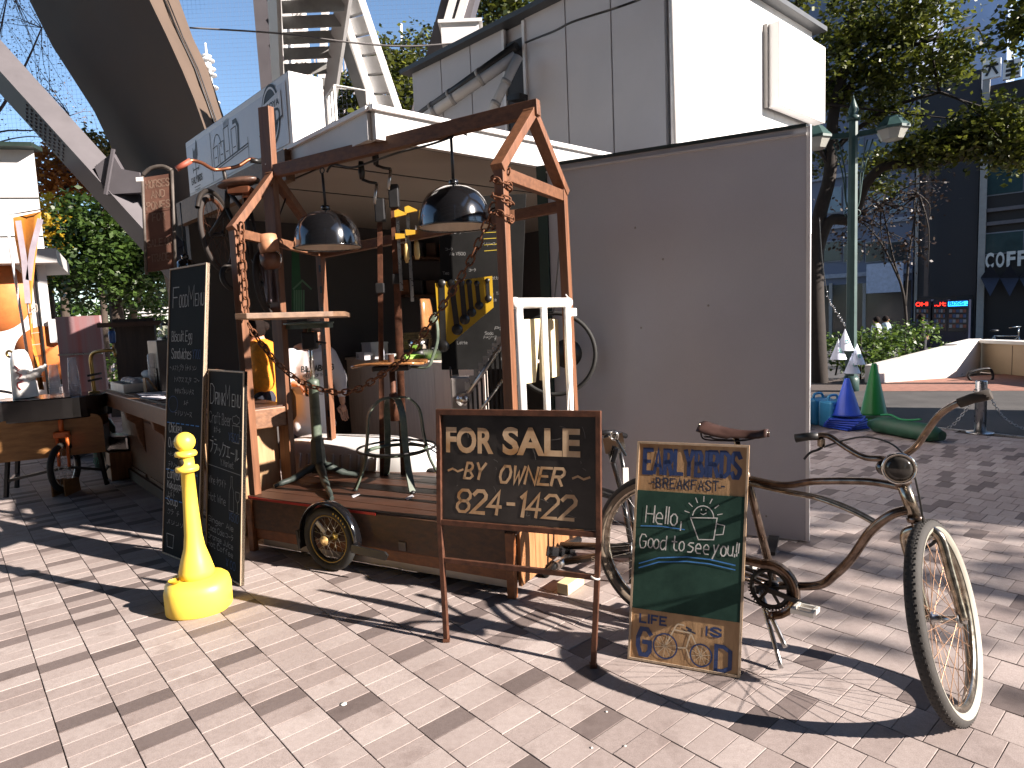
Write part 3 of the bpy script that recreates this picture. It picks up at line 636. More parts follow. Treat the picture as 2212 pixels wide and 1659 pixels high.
for k in range(2, 20): MB().sphere(pp[min(len(pp)-1, k)]+V(random.uniform(-.02, .02), -.01, 0), .012, 8, 5).build('bulb', CHROME, t)
MB().lathe([(.07, 0), (.07, .06), (.02, .1)], G(1835, 830)+V(-.9, -1.6, 0)*0, seg=12)
# small far figures on the street
def body(name, caps, mat, parent, vox=.02, smooth=6):
    b = MB()
    for p, q, r0, r1 in caps:
        p, q = Vector(p), Vector(q); n = 4
        d = (q-p).normalized() if (q-p).length > 1e-5 else Z
        b.tube([p-d*r0*.98, p-d*r0*.7, p]+[p.lerp(q, k/n) for k in range(1, n)]+[q, q+d*r1*.7, q+d*r1*.98], [r0*.2, r0*.72, r0]+[r0+(r1-r0)*k/n for k in range(1, n)]+[r1, r1*.72, r1*.2], 12)
    o = b.build(name, mat, parent); r = o.modifiers.new('r', 'REMESH'); r.mode = 'VOXEL'; r.voxel_size = vox; r.use_smooth_shade = True
    if smooth: s = o.modifiers.new('s', 'SMOOTH'); s.factor = .5; s.iterations = smooth
    return o
def far_person(x, y, Yd, lab, top, bottom, facing=V(1, 0, 0), h=1.6):
    a = P(x, y, Yd); c = V(a.x, a.y, a.z-h); t = thing('person', lab, 'person', c); f = facing; s = V(-f.y, f.x, 0); k = h/1.7
    w_ = lambda a_, b_, z_: c+f*a_*k+s*b_*k+V(0, 0, z_*k)
    body('body', [(w_(0, 0, 1.58), w_(.02, 0, 1.6), .095, .09), (w_(0, 0, 1.3), w_(0, 0, 1.5), .06, .055), (w_(0, 0, .95), w_(0, 0, 1.32), .12, .13)]+[z_ for sd in (-1, 1) for z_ in ((w_(0, .17*sd, 1.36), w_(.0, .21*sd, 1.1), .05, .04), (w_(0, .21*sd, 1.1), w_(.1, .19*sd, .86), .04, .03), (w_(0, .08*sd, .92), w_(.05*sd, .09*sd, .5), .085, .06), (w_(.05*sd, .09*sd, .5), w_(.02-.09*sd, .09*sd, .06), .055, .04), (w_(-.09*sd, .09*sd, .05), w_(.1-.09*sd, .09*sd, .03), .04, .035))], SKIN, t, .025)
    body('top', [(w_(0, 0, .9), w_(0, 0, 1.36), .15, .155)]+[(w_(0, .16*sd, 1.36), w_(0, .215*sd, 1.08), .07, .06) for sd in (-1, 1)], top, t, .025)
    body('trousers', [(w_(0, .08*sd, .92), w_(.05*sd, .09*sd, .5), .10, .075) for sd in (-1, 1)]+[(w_(.05*sd, .09*sd, .5), w_(.02-.09*sd, .09*sd, .12), .075, .06) for sd in (-1, 1)], bottom, t, .025)
    MB().sphere(w_(-.015, 0, 1.62), .115*k, 12, 8, (1, 1, 1.05)).build('hair', HAIR, t)
    return t
far_person(1893, 686, 21, 'person in a white coat walking behind the hedge', M('white_coat', (.62, .60, .58), .8), M('dark_trousers', (.02, .02, .025), .8), V(-.8, .3, 0))
far_person(1914, 684, 21.5, 'person in pale top with a blue bag, right of the white coat', M('pale_blue_top', (.40, .50, .55), .8), M('dark_trousers', (.02, .02, .025), .8), V(.8, -.3, 0))
far_person(1990, 680, 21, 'dark silhouetted person facing the vending machines', M('dark_coat', (.012, .012, .014), .8), M('dark_trousers', (.02, .02, .025), .8), V(.6, .8, 0))
# parked bicycle far behind
def ring_wheel(mb, c, ax, R, r, sp, m0=0, m1=1): 
    mb.torus(c, ax, R, r, 28, 6, m0); x, y, d = frame(ax)
    for k in range(sp):
        a = 6.28319*k/sp; mb.tube([c, c+(x*math.cos(a)+y*math.sin(a))*R], .002, 4, m=m1)
pb = P(2166, 728, 17); pb.z = -.3; t = thing('parked_bicycle', 'small dark bicycle parked near the cafe, upper right', 'bicycle', pb); d_ = V(.45, -.89, 0); n_ = V(.89, .45, 0)
for k, s in enumerate((-.5, .5)):
    w_ = MB(); ring_wheel(w_, pb+d_*s+V(0, 0, .33), n_, .31, .02, 14); w_.build('wheel', [RUBBER, STEEL], t)
f_ = MB(); A_, B_, C_, E_ = pb+d_*-.5+V(0, 0, .33), pb+d_*-.08+V(0, 0, .30), pb+d_*-.2+V(0, 0, .78), pb+d_*.36+V(0, 0, .78)
for a, b in ((A_, B_), (B_, C_), (C_, A_), (C_, E_), (B_, E_), (E_, pb+d_*.5+V(0, 0, .33)), (E_, E_+V(0, 0, .2))): f_.tube([a, b], .014, 6)
f_.tube([E_+V(0, 0, .22)+n_*-.25-d_*.1, E_+V(0, 0, .24)+n_*-.1, E_+V(0, 0, .24)+n_*.1, E_+V(0, 0, .22)+n_*.25-d_*.1], .012, 6); f_.build('frame', CHROME, t)
MB().sphere(C_+V(0, 0, .14), .1, 10, 6, (1.2, .7, .35)).build('saddle', BLACK, t)
# unseen on the right: block added to shade the plaza, then a tree
ns0 = V(6.9, 2.5, 0); t = thing('shade_caster', 'pale stall-like block added out of view on the right to shade the paving', 'stall', ns0)
sx = V(.412, .911, 0); sy = V(.911, -.412, 0)
MB().slab([ns0, ns0+sx*5.2, ns0+sx*5.2+sy*2.4, ns0+sy*2.4], V(0, 0, 2.9)).build('wall', PANEL, t)
MB().slab([ns0-sx*.1-sy*.1+V(0, 0, 2.9), ns0+sx*5.3-sy*.1+V(0, 0, 2.9), ns0+sx*5.3+sy*2.5+V(0, 0, 2.9), ns0-sx*.1+sy*2.5+V(0, 0, 2.9)], V(0, 0, .15)).build('roof', GREY, t)
tb = V(13.2, -3.2, 0)
tree('plane_tree', 'bare-limbed tree out of view whose branches shadow the paving', [([tb, tb+V(0, 0, 2.2), tb+V(.2, .3, 4.0), tb+V(.0, 1.2, 5.6), tb+V(-.3, 2.2, 6.6)], .2, .05), ([tb+V(.1, .1, 2.8), tb+V(-.3, 1.4, 4.0), tb+V(-.4, 2.6, 4.9)], .1, .03), ([tb+V(.1, .2, 3.4), tb+V(.2, -.8, 4.6), tb+V(0, -1.6, 5.6)], .1, .03)],
     [(tb+V(-.2, 2.4, 5.6), (.8, .9, .7), 300), (tb+V(0, 1.4, 6.3), (1, 1, .6), 200), (tb+V(0, 3.2, 5.0), (.5, .8, .5), 200)], L_GRN, .16, 31, clump=.4, per=14, twigs=24)

# unseen blocks added behind the camera and to its right to cut sky light
DKB = M('dark_blocker_front', (.10, .095, .09), .7, var=.15, scale=.3)
for k, (x0, x1, h, lab) in enumerate(((-46, -22, 21, 'unseen block added behind the camera to cut sky light, leftmost of three'), (-21, 1, 25, 'unseen block added behind the camera to cut sky light, middle of three'), (2, 21, 19, 'unseen block added behind the camera to cut sky light, rightmost of three'))):
    t = thing('sky_blocker', lab, 'building', V(x0, -15, -.6)); MB().slab([V(x0, -15, -.6), V(x1, -15, -.6), V(x1, -27, -.6), V(x0, -27, -.6)], V(0, 0, h)).build('wall', DKB, t)
    for i in range(int((x1-x0)//2.4)):
        for j in range(int(h//3)): MB().box(V(x0+1.4+i*2.4, -14.98, 2.2+j*3), (1.6, .1, 1.7)).build('window', WIN, t)
t = building('street_sky_blocker', 'dark block added to the street out of view on the right, blocking low sky', 2335, 2900, 150, DKB)

# unseen platform added high overhead to block light from the zenith
tp0 = thing('sky_shade_platform', 'broad platform added high overhead, out of view, to block the sky', 'platform', V(-4, 4, 18)); PLT = M('platform_steel', (.09, .085, .085), .6)
MB().slab([V(-26, -16, 18), V(9.5, -16, 18), V(9.5, 28, 18), V(-26, 28, 18)], V(0, 0, .5)).build('deck', PLT, tp0)
for k in range(8): MB().beam(V(-26, -12+k*5, 17.7), V(9.5, -12+k*5, 17.7), .4, .6).build('girder', PLT, tp0)
# ================================================================== left background: tower legs, trees, kiosk
CONC = M('brown_grey_concrete', (.10, .070, .052), .8, var=.14, scale=.9, bump=.05, fine=.06)
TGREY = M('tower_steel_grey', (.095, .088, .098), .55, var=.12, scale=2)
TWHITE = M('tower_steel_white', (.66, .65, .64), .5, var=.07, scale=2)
L_ = [(30, -60, 12.0), (63, 0, 12), (113, 100, 12), (160, 173, 12), (203, 240, 12), (240, 317, 12), (283, 393, 12), (318, 480, 12), (355, 600, 12), (380, 720, 12)]
R_ = [(292, -60), (323, 0), (360, 77), (393, 150), (420, 215), (446, 290), (475, 370), (505, 470), (535, 600), (560, 720)]
S_ = [(352, -60), (387, 0), (417, 83), (450, 150), (474, 225), (500, 300), (528, 385), (556, 480), (584, 600), (605, 720)]
sec = [(P(a[0], a[1], 14.2), P(b[0], b[1], 12), P(c[0], c[1], 13.3), P(a[0]+60, a[1], 15.2)) for a, b, c in zip(L_, R_, S_)]
vs = [p for s in sec for p in s]; fs = [(4*i+k, 4*i+(k+1) % 4, 4*i+4+(k+1) % 4, 4*i+4+k) for i in range(len(sec)-1) for k in range(4)]
lb_ = sec[-1][0].copy(); lb_.z = 0
leg = thing('tower_pylon', 'huge curving brown-grey leg of the steel tower', 'tower leg', lb_)
mm = MB(); mm.add(vs, fs, True); o = mm.build('shaft', CONC, leg); sp_ = o.modifiers.new('e', 'EDGE_SPLIT'); sp_.split_angle = rad(35)
sm = MB(); sm.tube([s[2].lerp(s[1], .55)+V(.02, -.03, 0) for s in sec[1:8]], .02, 6); sm.tube([s[2].lerp(s[1], .45)+V(.03, -.03, 0) for s in sec[1:8]], .012, 6); sm.build('cable_run', DARKM, leg)
MB().slab([V(sec[-1][0].x-.3, 11.7, 0), V(sec[-1][2].x+.3, 11.7, 0), V(sec[-1][2].x+.3, 13.7, 0), V(sec[-1][0].x-.3, 13.7, 0)], V(0, 0, .6)).build('footing', CONC, leg)
# riveted diagonal
q0, q1 = P(-90, 50, 13), P(372, 560, 13); br = thing('tower_brace', 'riveted grey diagonal brace crossing behind the tower leg', 'tower brace', V(q1.x, q1.y, 0))
dd = (q1-q0).normalized(); upv = V(-.5, -.72, -.48); upv = (upv-dd*upv.dot(dd)).normalized(); sd = dd.cross(upv).normalized()
MB().beam(q0, q1+dd*1.2, .66, .34, upv).build('girder', TGREY, br)
MB().beam(q0-sd*.34-upv*.0, q1-sd*.34, .04, .44, upv).build('edge_flange', TGREY, br)
rv = MB()
for i in range(9):
    for j in range(6):
        c = P(96+i*10.5+j*-2, 232+i*11+j*13, 12.68); c = q0.lerp(q1, .355+i*.021)+sd*(-.25+j*.10)+upv*.172
        rv.lathe([(.028, 0), (.02, .016), (0, .02)], c, upv, 8)
rv.build('rivets', TGREY, br, kind='stuff')
MB().slab([P(x, y, 12.6) for x, y in ((204, 360), (242, 330), (262, 365), (300, 372), (312, 415), (228, 420))], V(0, .12, 0)).build('gusset_plate', TGREY, br)
MB().beam(P(245, 322, 12.55), P(228, 420, 12.55), .05, .05).build('stiffener', TGREY, br)
# distant telecom mast
ty = 110; mb_ = P(461, 300, ty); mb_.z = -.6; tm = thing('telecom_mast', 'far white telecom mast with stacked round platforms', 'mast', mb_); s_ = ty/FOC
zz = lambda y: P(461, y, ty).z
MB().tube([mb_, V(mb_.x, mb_.y, zz(120))], [.9, .6], 10).build('shaft', WHITE, tm)
MB().tube([V(mb_.x, mb_.y, zz(120)), V(mb_.x, mb_.y, zz(92))], [.25, .12], 8).build('aerial', WHITE, tm)
for y, r in ((122, 10), (132, 15), (150, 16), (163, 17), (190, 18), (222, 19)): MB().lathe([(r*s_, 0), (r*s_, 2.2*s_), (r*s_*.7, 3*s_)], V(mb_.x, mb_.y, zz(y)), seg=16).build('platform', WHITE, tm)
for k in range(10): MB().lathe([(2.6*s_, 0), (2.2*s_, .5*s_), (0, .8*s_)], V(mb_.x+random.uniform(-14, 14)*s_, mb_.y-12*s_, zz(random.choice((140, 155, 172, 205)))), V(random.uniform(-.5, .5), -1, 0), 10).build('dish', WHITE, tm)
# trees at the left
Y = 19
def tb_(x, Yd): q = P(x, 640, Yd); q.z = -.01; return q
tree('green_tree', 'dense green tree standing between the kiosk and the stall', [([tb_(250, Y), P(248, 640, Y), P(235, 560, Y), P(225, 450, Y)], .22, .08), ([P(245, 620, Y), P(200, 540, Y), P(170, 500, Y)], .09, .03), ([P(245, 620, Y), P(285, 540, Y), P(300, 480, Y)], .09, .03)],
     [bl(215, 480, Y, 75, 62, 1.2, 2800), bl(175, 560, Y, 52, 65, 1.1, 1800), bl(255, 580, Y-.4, 60, 62, 1.2, 2200), bl(300, 520, Y+.3, 45, 75, 1, 1400), bl(150, 600, Y+.5, 36, 50, .8, 700), bl(290, 640, Y+1, 60, 34, .9, 900), bl(330, 590, Y, 46, 60, 1, 1000)], L_GRN, .17, 41, clump=.4, per=26)
Y = 23
tree('maple_tree', 'orange autumn tree behind the green tree', [([tb_(130, Y), P(135, 560, Y), P(140, 440, Y), P(150, 360, Y)], .15, .05)],
     [bl(135, 395, Y, 62, 38, 1.2, 1700), bl(105, 350, Y, 34, 34, 1, 600), bl(190, 400, Y, 30, 28, .8, 480), bl(130, 330, Y+1, 50, 22, 1, 420)], L_ORG, .17, 42, clump=.4)
tree('ginkgo_tree', 'bright yellow ginkgo beside the white kiosk', [([tb_(105, Y-2), P(108, 600, Y-2), P(112, 480, Y-2)], .12, .04)], [bl(118, 480, Y-2, 32, 52, .9, 1500), bl(105, 540, Y-2, 24, 40, .7, 700), bl(110, 590, Y-2, 20, 30, .6, 300)], L_YEL, .16, 43, clump=.35)
tree('mottled_tree', 'green and orange tree behind the tower brace', [([tb_(215, Y), P(215, 500, Y), P(210, 360, Y), P(205, 300, Y)], .12, .04)], [bl(205, 315, Y, 42, 30, 1, 900), bl(232, 345, Y, 24, 22, .8, 420), bl(160, 345, Y+1, 34, 20, .8, 420)], leafmat('olive_leaf', (.05, .08, .02), (.30, .20, .04), .4), .17, 44, clump=.4)
Y = 15.6
tree('bare_tree', 'nearly leafless tree with purplish twigs at the top left', [([V(P(-190, 700, Y).x, Y, -.01), P(-170, 460, Y), P(-100, 330, Y), P(-10, 250, Y), P(50, 150, Y), P(90, 60, Y)], .07, .012), ([P(-100, 330, Y), P(0, 285, Y), P(80, 280, Y), P(150, 250, Y)], .03, .006), ([P(-40, 280, Y), P(-10, 120, Y), P(20, -30, Y)], .03, .008), ([P(-120, 360, Y), P(-10, 310, Y), P(60, 295, Y), P(105, 300, Y)], .025, .006)],
     [bl(60, 130, Y, 100, 90, .9, 520), bl(130, 220, Y, 70, 60, .7, 340), bl(20, 40, Y, 70, 60, .8, 320), bl(40, 250, Y, 70, 50, .7, 160)], leafmat('dry_mauve_leaf', (.16, .11, .10), (.30, .20, .12), .4), .05, 45, clump=.36, per=10, twigs=40, bark=M('mauve_bark', (.13, .10, .11), .9), tw=.35)
hedge('shrub', 'low green shrubs behind the counter end', [P(205, 780, 17)*1, P(300, 770, 17)*1], .8, [.7, 1.0], 60, L_HDG, 51, .13)
for o in list(COL.objects):
    if o.name.startswith('shrub'): o.location.z = 0
for k, (x, lab) in enumerate(((258, 'pale leaning tree trunk under the green tree, left one'), (284, 'pale leaning tree trunk under the green tree, right one'))):
    a = P(x, 760, 21); a.z = 0; tree('park_tree', lab, [([a, P(x+3, 690, 21), P(x+(14 if k else -4), 640, 21), P(x+(20 if k else -8), 560, 21)], .15, .07)], [], None, .1, 60+k, bark=M('pale_bark', (.16, .11, .075), .9, var=.3))
hedge('thicket', 'dark thicket closing the view under the green tree', [V(P(60, 740, 27).x, 27, 0), V(P(430, 740, 27).x, 27, 0)], .9, [3.2, 3.4], 55, L_GRN, 52, .3)
# far roof and cars seen through the trees
fr = P(300, 660, 24.5); fr.z = 0; t = thing('park_kiosk', 'small pale building far off between the trunks', 'building', fr)
for k in range(3): MB().box(V(fr.x+.4, 24.5, P(300, 668+k*7, 24.5).z), (1.7, .5, .06)).build('roof_slat', WHITE, t)
MB().box(V(fr.x+.4, 24.7, .55), (1.5, .5, 1.1)).build('wall', M('blue_grey_wall', (.12, .15, .22), .6), t)
# ------------------------------------------------------------------ white kiosk at the far left
KY = 11.8; kx = P(112, 700, KY).x; kb = V(kx, KY, 0); t = thing('white_kiosk', 'white kiosk with orange circles at the left edge', 'kiosk', kb)
ka = V(-.66, .75, 0); kf = V(-.93, -.20, 0).normalized()      # front runs off to the left, side runs back
zr = P(100, 572, KY).z
def kq(a, b, h0, h1, t_, off=V(0, 0, 0)): return MB().slab([a+off+V(0, 0, h0), b+off+V(0, 0, h0), b+off+V(0, 0, h1), a+off+V(0, 0, h1)], t_)
bk_ = V(-.60, .80, 0)
kq(kb, kb+kf*5, 0, zr, bk_*.2).build('front_wall', WHITE, t)
MB().slab([kb, kb+V(0, 0, zr), kb+bk_*3+V(0, 0, zr), kb+bk_*3], V(-.1, .0, 0)).build('side_wall', WHITE, t)
MB().slab([kb+kf*5.2+V(0, -.5, zr), kb+V(.42, -.3, zr), kb+V(-.9, 2.0, zr), kb+kf*5.2+V(0, 3, zr)], V(0, 0, .24)).build('canopy_slab', LGREY, t)
zu = P(85, 312, KY).z
ub = V(P(92, 500, KY+.3).x, KY+.3, 0)
kq(ub, ub+kf*5, zr+.24, zu, bk_*.3).build('upper_panel', WHITE, t)
MB().slab([ub+V(0, 0, zr+.24), ub+V(0, 0, zu), ub+bk_*2.5+V(0, 0, zu), ub+bk_*2.5+V(0, 0, zr+.24)], V(-.1, 0, 0)).build('upper_side', GREY, t)
MB().beam(ub+V(.1, -.05, zu+.03), ub+kf*5+V(0, -.05, zu+.03), .4, .07).build('roof_edge', M('green_black_capping', (.02, .035, .03), .5), t)
for y in (420, 505): MB().beam(V(0, 0, P(80, y, KY).z)+ub-bk_*.005, V(0, 0, P(80, y, KY).z)+ub+kf*1.0-bk_*.005, .012, .02).build('panel_joint', DARKM, t)
nk = V(.2, -.93, 0).normalized()*1
fnk = V(kf.y, -kf.x, 0)*-1 if V(kf.y, -kf.x, 0).y > 0 else V(kf.y, -kf.x, 0)
for x, y, r in ((-16, 640, .62), (100, 765, .50)):
    c = PL(x, y, kb+fnk*.004, fnk); MB().lathe([(r, 0), (r, .006), (0, .006)], c, fnk, 40).build('orange_disc', M('orange_vinyl', (.62, .19, .05), .6), t)
MB().beam(kb+fnk*.03+kf*.16, kb+fnk*.03+kf*.16+V(0, 0, zr), .03, .03).build('door_jamb', DARKM, t)
MB().box(PL(118, 715, kb+fnk*.06, fnk), (.16, .08, .42)).build('meter_box', WHITE, t, bev=.01)
# ------------------------------------------------------------------ banner
BY = 8.4; ORG = M('orange_banner', (.55, .20, .025), .7, var=.12, scale=5); pbase = P(66, 800, BY); pbase.z = 0
bn = thing('banner_flag', 'twisted orange banner on a white pole before the kiosk', 'banner', pbase)
MB().tube([pbase, P(60, 770, BY), P(36, 620, BY), P(11, 462, BY)], .016, 8).build('pole', WHITEG, bn)
MB().tube([P(8, 466, BY), P(92, 452, BY)], .008, 6).build('cross_bar', CHROME, bn)
MB().lathe([(.16, 0), (.16, .04), (.04, .09)], pbase, seg=16).build('base', WHITEG, bn)
LE = [(28, 470), (33, 520), (43, 570), (54, 630), (61, 680), (68, 740), (76, 800), (84, 842)]; RE = [(89, 457), (84, 510), (77, 560), (71, 620), (68, 665), (72, 720), (84, 780), (96, 842)]
fl = MB(); g_ = []
for i, (a, b) in enumerate(zip(LE, RE)):
    for k in range(5):
        u = k/4; g_.append(P(a[0]+(b[0]-a[0])*u, a[1]+(b[1]-a[1])*u, BY-.03+.10*math.sin(i*.9+u*2.6)))
fl.add(g_, [(i*5+k, i*5+k+1, i*5+k+6, i*5+k+5) for i in range(7) for k in range(4)], True); o = fl.build('cloth', ORG, bn); md = o.modifiers.new('t', 'SOLIDIFY'); md.thickness = .003
pr = MB()
for q in ([(40, 482), (52, 560), (60, 650)], [(86, 478), (70, 540), (62, 600)]): pr.rib([P(x, y, BY-.14) for x, y in q], .075, V(0, -1, 0))
pr.build('printed_figure', M('mauve_print', (.50, .44, .50), .7), bn)
B_ = Board(P(63, 676, BY-.15), (P(84, 673, BY-.15)-P(63, 676, BY-.15)), Z); q = MB(); B_.write(q, 'LARD', 0, 0, .10, .012, fit=.11); B_.write(q, 'IT', .02, -.13, .10, .012, fit=.06)
for y in (720, 745, 770, 795, 815): q.rib([P(68+(y-720)*.08, y, BY-.15), P(84+(y-720)*.1, y-2, BY-.15)], .008, V(0, -1, 0))
q.build('lettering', M('pale_print', (.7, .62, .55), .7), bn)
# ------------------------------------------------------------------ bird netting strung between the tower legs
NY = 15.4; net = thing('bird_net', 'fine bird netting stretched between the tower legs', 'net', P(700, 330, NY)); n_ = MB(); x0, x1 = P(-60, 0, NY).x, P(960, 0, NY).x
zb_, zt_ = 5.2, 10.6; sp = .095; i = 0
while x0+i*sp < x1:
    x = x0+i*sp; n_.tube([V(x, NY, zb_), V(x+.02, NY, zt_)], .0016, 3, cap=False); i += 1
i = 0
while zb_+i*sp < zt_: n_.tube([V(x0, NY, zb_+i*sp), V(x1, NY, zb_+i*sp+.01)], .0016, 3, cap=False); i += 1
n_.build('mesh', M('net_twine', (.10, .12, .18), .8), net, kind='stuff')
NY = 9.6; rp_ = [P(410, 60, NY-.05), P(600, 72, NY-.05), P(760, 92, NY-.05), P(880, 100, NY-.05), P(1000, 92, NY-.05)]
MB().tube(catmull(rp_, 6), .012, 6).build('border_rope', M('grey_rope', (.16, .15, .15), .9), net)

# ================================================================== tower steelwork, stair, gantry behind the stall
def steel(name, lab, cat, base): return thing(name, lab, cat, base)
sy0, sy1 = 9.3, 11.4
sb = P(655, 600, sy1); sb.z = 0; stt = steel('steel_stair', 'open steel stair climbing beside the tower column', 'stair', sb)
tread = M('galvanised_tread', (.36, .36, .35), .5, .3, var=.15, scale=8)
for k in range(10):
    u = k/8.; y = 278-u*274; Yd = sy1+(sy0-sy1)*u; a, b = P(618+(608-618)*u, y, Yd), P(692+(742-692)*u, y, Yd)
    a.z = b.z = (a.z+b.z)/2; b.y = a.y
    t_ = MB(); t_.slab([a, b, b+V(0, .30, 0), a+V(0, .30, 0)], V(0, 0, .035)); t_.slab([a, b, b+V(0, .02, 0), a+V(0, .02, 0)], V(0, 0, -.13)); t_.build('tread', tread, stt)
for xx in ((606, 590), (700, 748)):
    MB().beam(P(xx[0], 300, sy1), P(xx[1], -40, sy0-.2), .06, .26, V(0, -.6, .8)).build('stringer', LGREY, stt)
MB().beam(P(600, 240, sy1), V(P(600, 240, sy1).x, sy1, 2.76), .07, .07).build('support', LGREY, stt)
# ladder girder
lg = steel('ladder_girder', 'white slanting ladder girder with square openings right of the stair', 'girder', P(830, 240, 11)); LY = 11
e0, e1, f0, f1 = P(738, 4, LY), P(815, 245, LY), P(778, -10, LY), P(864, 245, LY)
MB().beam(e0+(e0-e1)*.2, e1, .09, .30, V(0, -1, 0)).build('rail', TWHITE, lg); MB().beam(f0+(f0-f1)*.2, f1, .09, .30, V(0, -1, 0)).build('rail', TWHITE, lg)
for k in range(7):
    u = -.1+k*.17; MB().beam(e0.lerp(e1, u), f0.lerp(f1, u), .26, .10, V(0, -1, 0)).build('rung_plate', TWHITE, lg)
MB().beam(e0.lerp(e1, .2)+V(-.16, .4, 0), e1+V(-.16, .4, 0), .26, .1, V(0, -1, 0)).build('backing_plate', GREY, lg)
# tower columns
tc = steel('lattice_column', 'grey riveted tower column left of the stair', 'tower column', P(600, 300, 13)); CY = 13
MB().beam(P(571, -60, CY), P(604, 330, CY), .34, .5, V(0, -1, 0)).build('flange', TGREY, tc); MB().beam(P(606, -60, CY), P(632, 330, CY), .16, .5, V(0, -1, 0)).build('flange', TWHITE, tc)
for k in range(5): MB().beam(P(578+k*6, -20+k*55, CY-.27), P(604+k*5, 20+k*55, CY-.27), .05, .03, V(0, -1, 0)).build('lacing', TGREY, tc)
tw = steel('plate_column', 'bright white riveted plate column behind the stair treads', 'tower column', P(655, 300, 13.5))
MB().beam(P(630, -60, 13.5), P(668, 330, 13.5), .34, .3, V(0, -1, 0)).build('plate', TWHITE, tw)
rv = MB()
for i in range(22):
    for s in (-.12, -.05, .05, .12): rv.lathe([(.02, 0), (.014, .012), (0, .014)], P(634+i*1.55, 0+i*15, 13.34)+V(s, 0, 0), V(0, -1, 0), 6)
rv.build('rivets', GREY, tw, kind='stuff')
MB().beam(P(688, 330, 12.6), P(706, -40, 12.6), .10, .16, V(0, -1, 0)).build('post', TWHITE, tw)
tl = steel('raking_column', 'grey raking tower column beside the upper stall wall', 'tower column', P(930, 300, 12)); 
MB().beam(P(1012, -60, 12), P(915, 300, 12), .56, .5, V(0, -1, 0)).build('shaft', TGREY, tl); MB().beam(P(1022, -60, 11.7), P(985, 62, 11.7), .12, .1, V(0, -1, 0)).build('channel', LGREY, tl); MB().beam(P(996, -60, 11.7), P(960, 70, 11.7), .12, .1, V(0, -1, 0)).build('channel', LGREY, tl)
MB().box(P(996, 82, 11.5), (.62, .4, .34)).build('bracket_box', TWHITE, tl); MB().box(P(996, 62, 11.5)+V(0, 0, .03), (.72, .5, .05)).build('bracket_lid', TWHITE, tl)
MB().beam(P(402, 0, 14), P(392, 48, 14), .22, .2, V(0, -1, 0)).build('tie_plate', TWHITE, tl) if False else None
# handrail on the stall roof
hr = steel('roof_handrail', 'white handrail standing on the stall roof', 'handrail', P(715, 290, 8.6)); HY = 8.6
A_ = [P(714, 285, HY), P(735, 280, HY)]; m_ = MB()
pA, pB, pC = P(722, 186, HY+.0), P(792, 196, HY+.3), P(704, 212, HY+.9)
m_.tube([V(pC.x, pC.y, 2.76), pC, pA, pB, V(pB.x, pB.y, 2.76)], .022, 8); m_.build('top_rail', WHITEG, hr)
for q in (pA, pA.lerp(pC, .35), pA.lerp(pC, .7)): MB().tube([V(q.x, q.y, 2.76), q], .018, 8).build('baluster', WHITEG, hr)
MB().tube([pC+V(0, 0, -.38), pA+V(0, 0, -.42), pB+V(0, 0, -.42)], .016, 8).build('mid_rail', WHITEG, hr)
# far building and trees behind the roof
fb = P(790, 130, 60); t = thing('ribbed_building', 'far brownish ribbed building behind the girder', 'building', V(fb.x, 60, -.6)); RIB = M('ribbed_facade', (.32, .26, .24), .7, var=.1)
MB().box(V(P(772, 300, 60).x, 63, P(772, 130, 60).z/2-4), (7.2, 5, P(772, 88, 60).z)).build('wall', RIB, t)
for k in range(24): MB().box(V(P(772, 300, 60).x-3.4+k*.295, 60.4, P(772, 130, 60).z-2.4), (.12, .2, 6.2)).build('fin', M('pale_fin', (.5, .44, .42), .7), t)
MB().tube([V(P(866, 90, 58).x, 58, 8), P(866, 52, 58)], .12, 6).build('aerial', WHITE, t)
Y = 16
tree('roof_tree', 'leafy tree showing between the girder and the grey upper wall', [([V(P(880, 600, Y).x, Y, -.01), P(880, 400, Y), P(870, 220, Y), P(860, 130, Y)], .15, .05)], [bl(860, 190, Y, 62, 66, 1, 1900), bl(905, 150, Y+.3, 40, 60, .9, 900), bl(830, 130, Y, 34, 30, .8, 500), bl(890, 240, Y, 60, 40, .8, 900), bl(925, 90, Y+1, 26, 26, .6, 260)], L_CAM, .14, 71, clump=.35)
tree('roof_tree', 'small leafy crown seen behind the roof handrail', [([V(P(750, 600, Y).x, Y, -.01), P(750, 400, Y), P(750, 230, Y)], .12, .04)], [bl(735, 190, Y, 34, 30, .7, 500), bl(770, 225, Y, 44, 34, .8, 700), bl(720, 240, Y, 30, 30, .7, 360)], L_CAM, .14, 72, clump=.33)
tree('roof_tree', 'leafy crown rising over the grey upper roof', [([V(P(1080, 600, Y).x, Y, -.01), P(1080, 300, Y), P(1080, 60, Y)], .15, .05)], [bl(1085, 30, Y, 60, 44, 1, 1500), bl(1140, -10, Y, 50, 40, .9, 700)], L_CAM, .14, 73, clump=.35)
Y = 14
tree('roof_tree', 'leafy crown over the roof corner beside the white sign box', [([V(P(1720, 500, Y).x, Y, -.01), P(1722, 200, Y), P(1722, 0, Y)], .12, .04)], [bl(1712, 5, Y, 36, 24, .6, 420)], L_CAM, .13, 74, clump=.3)

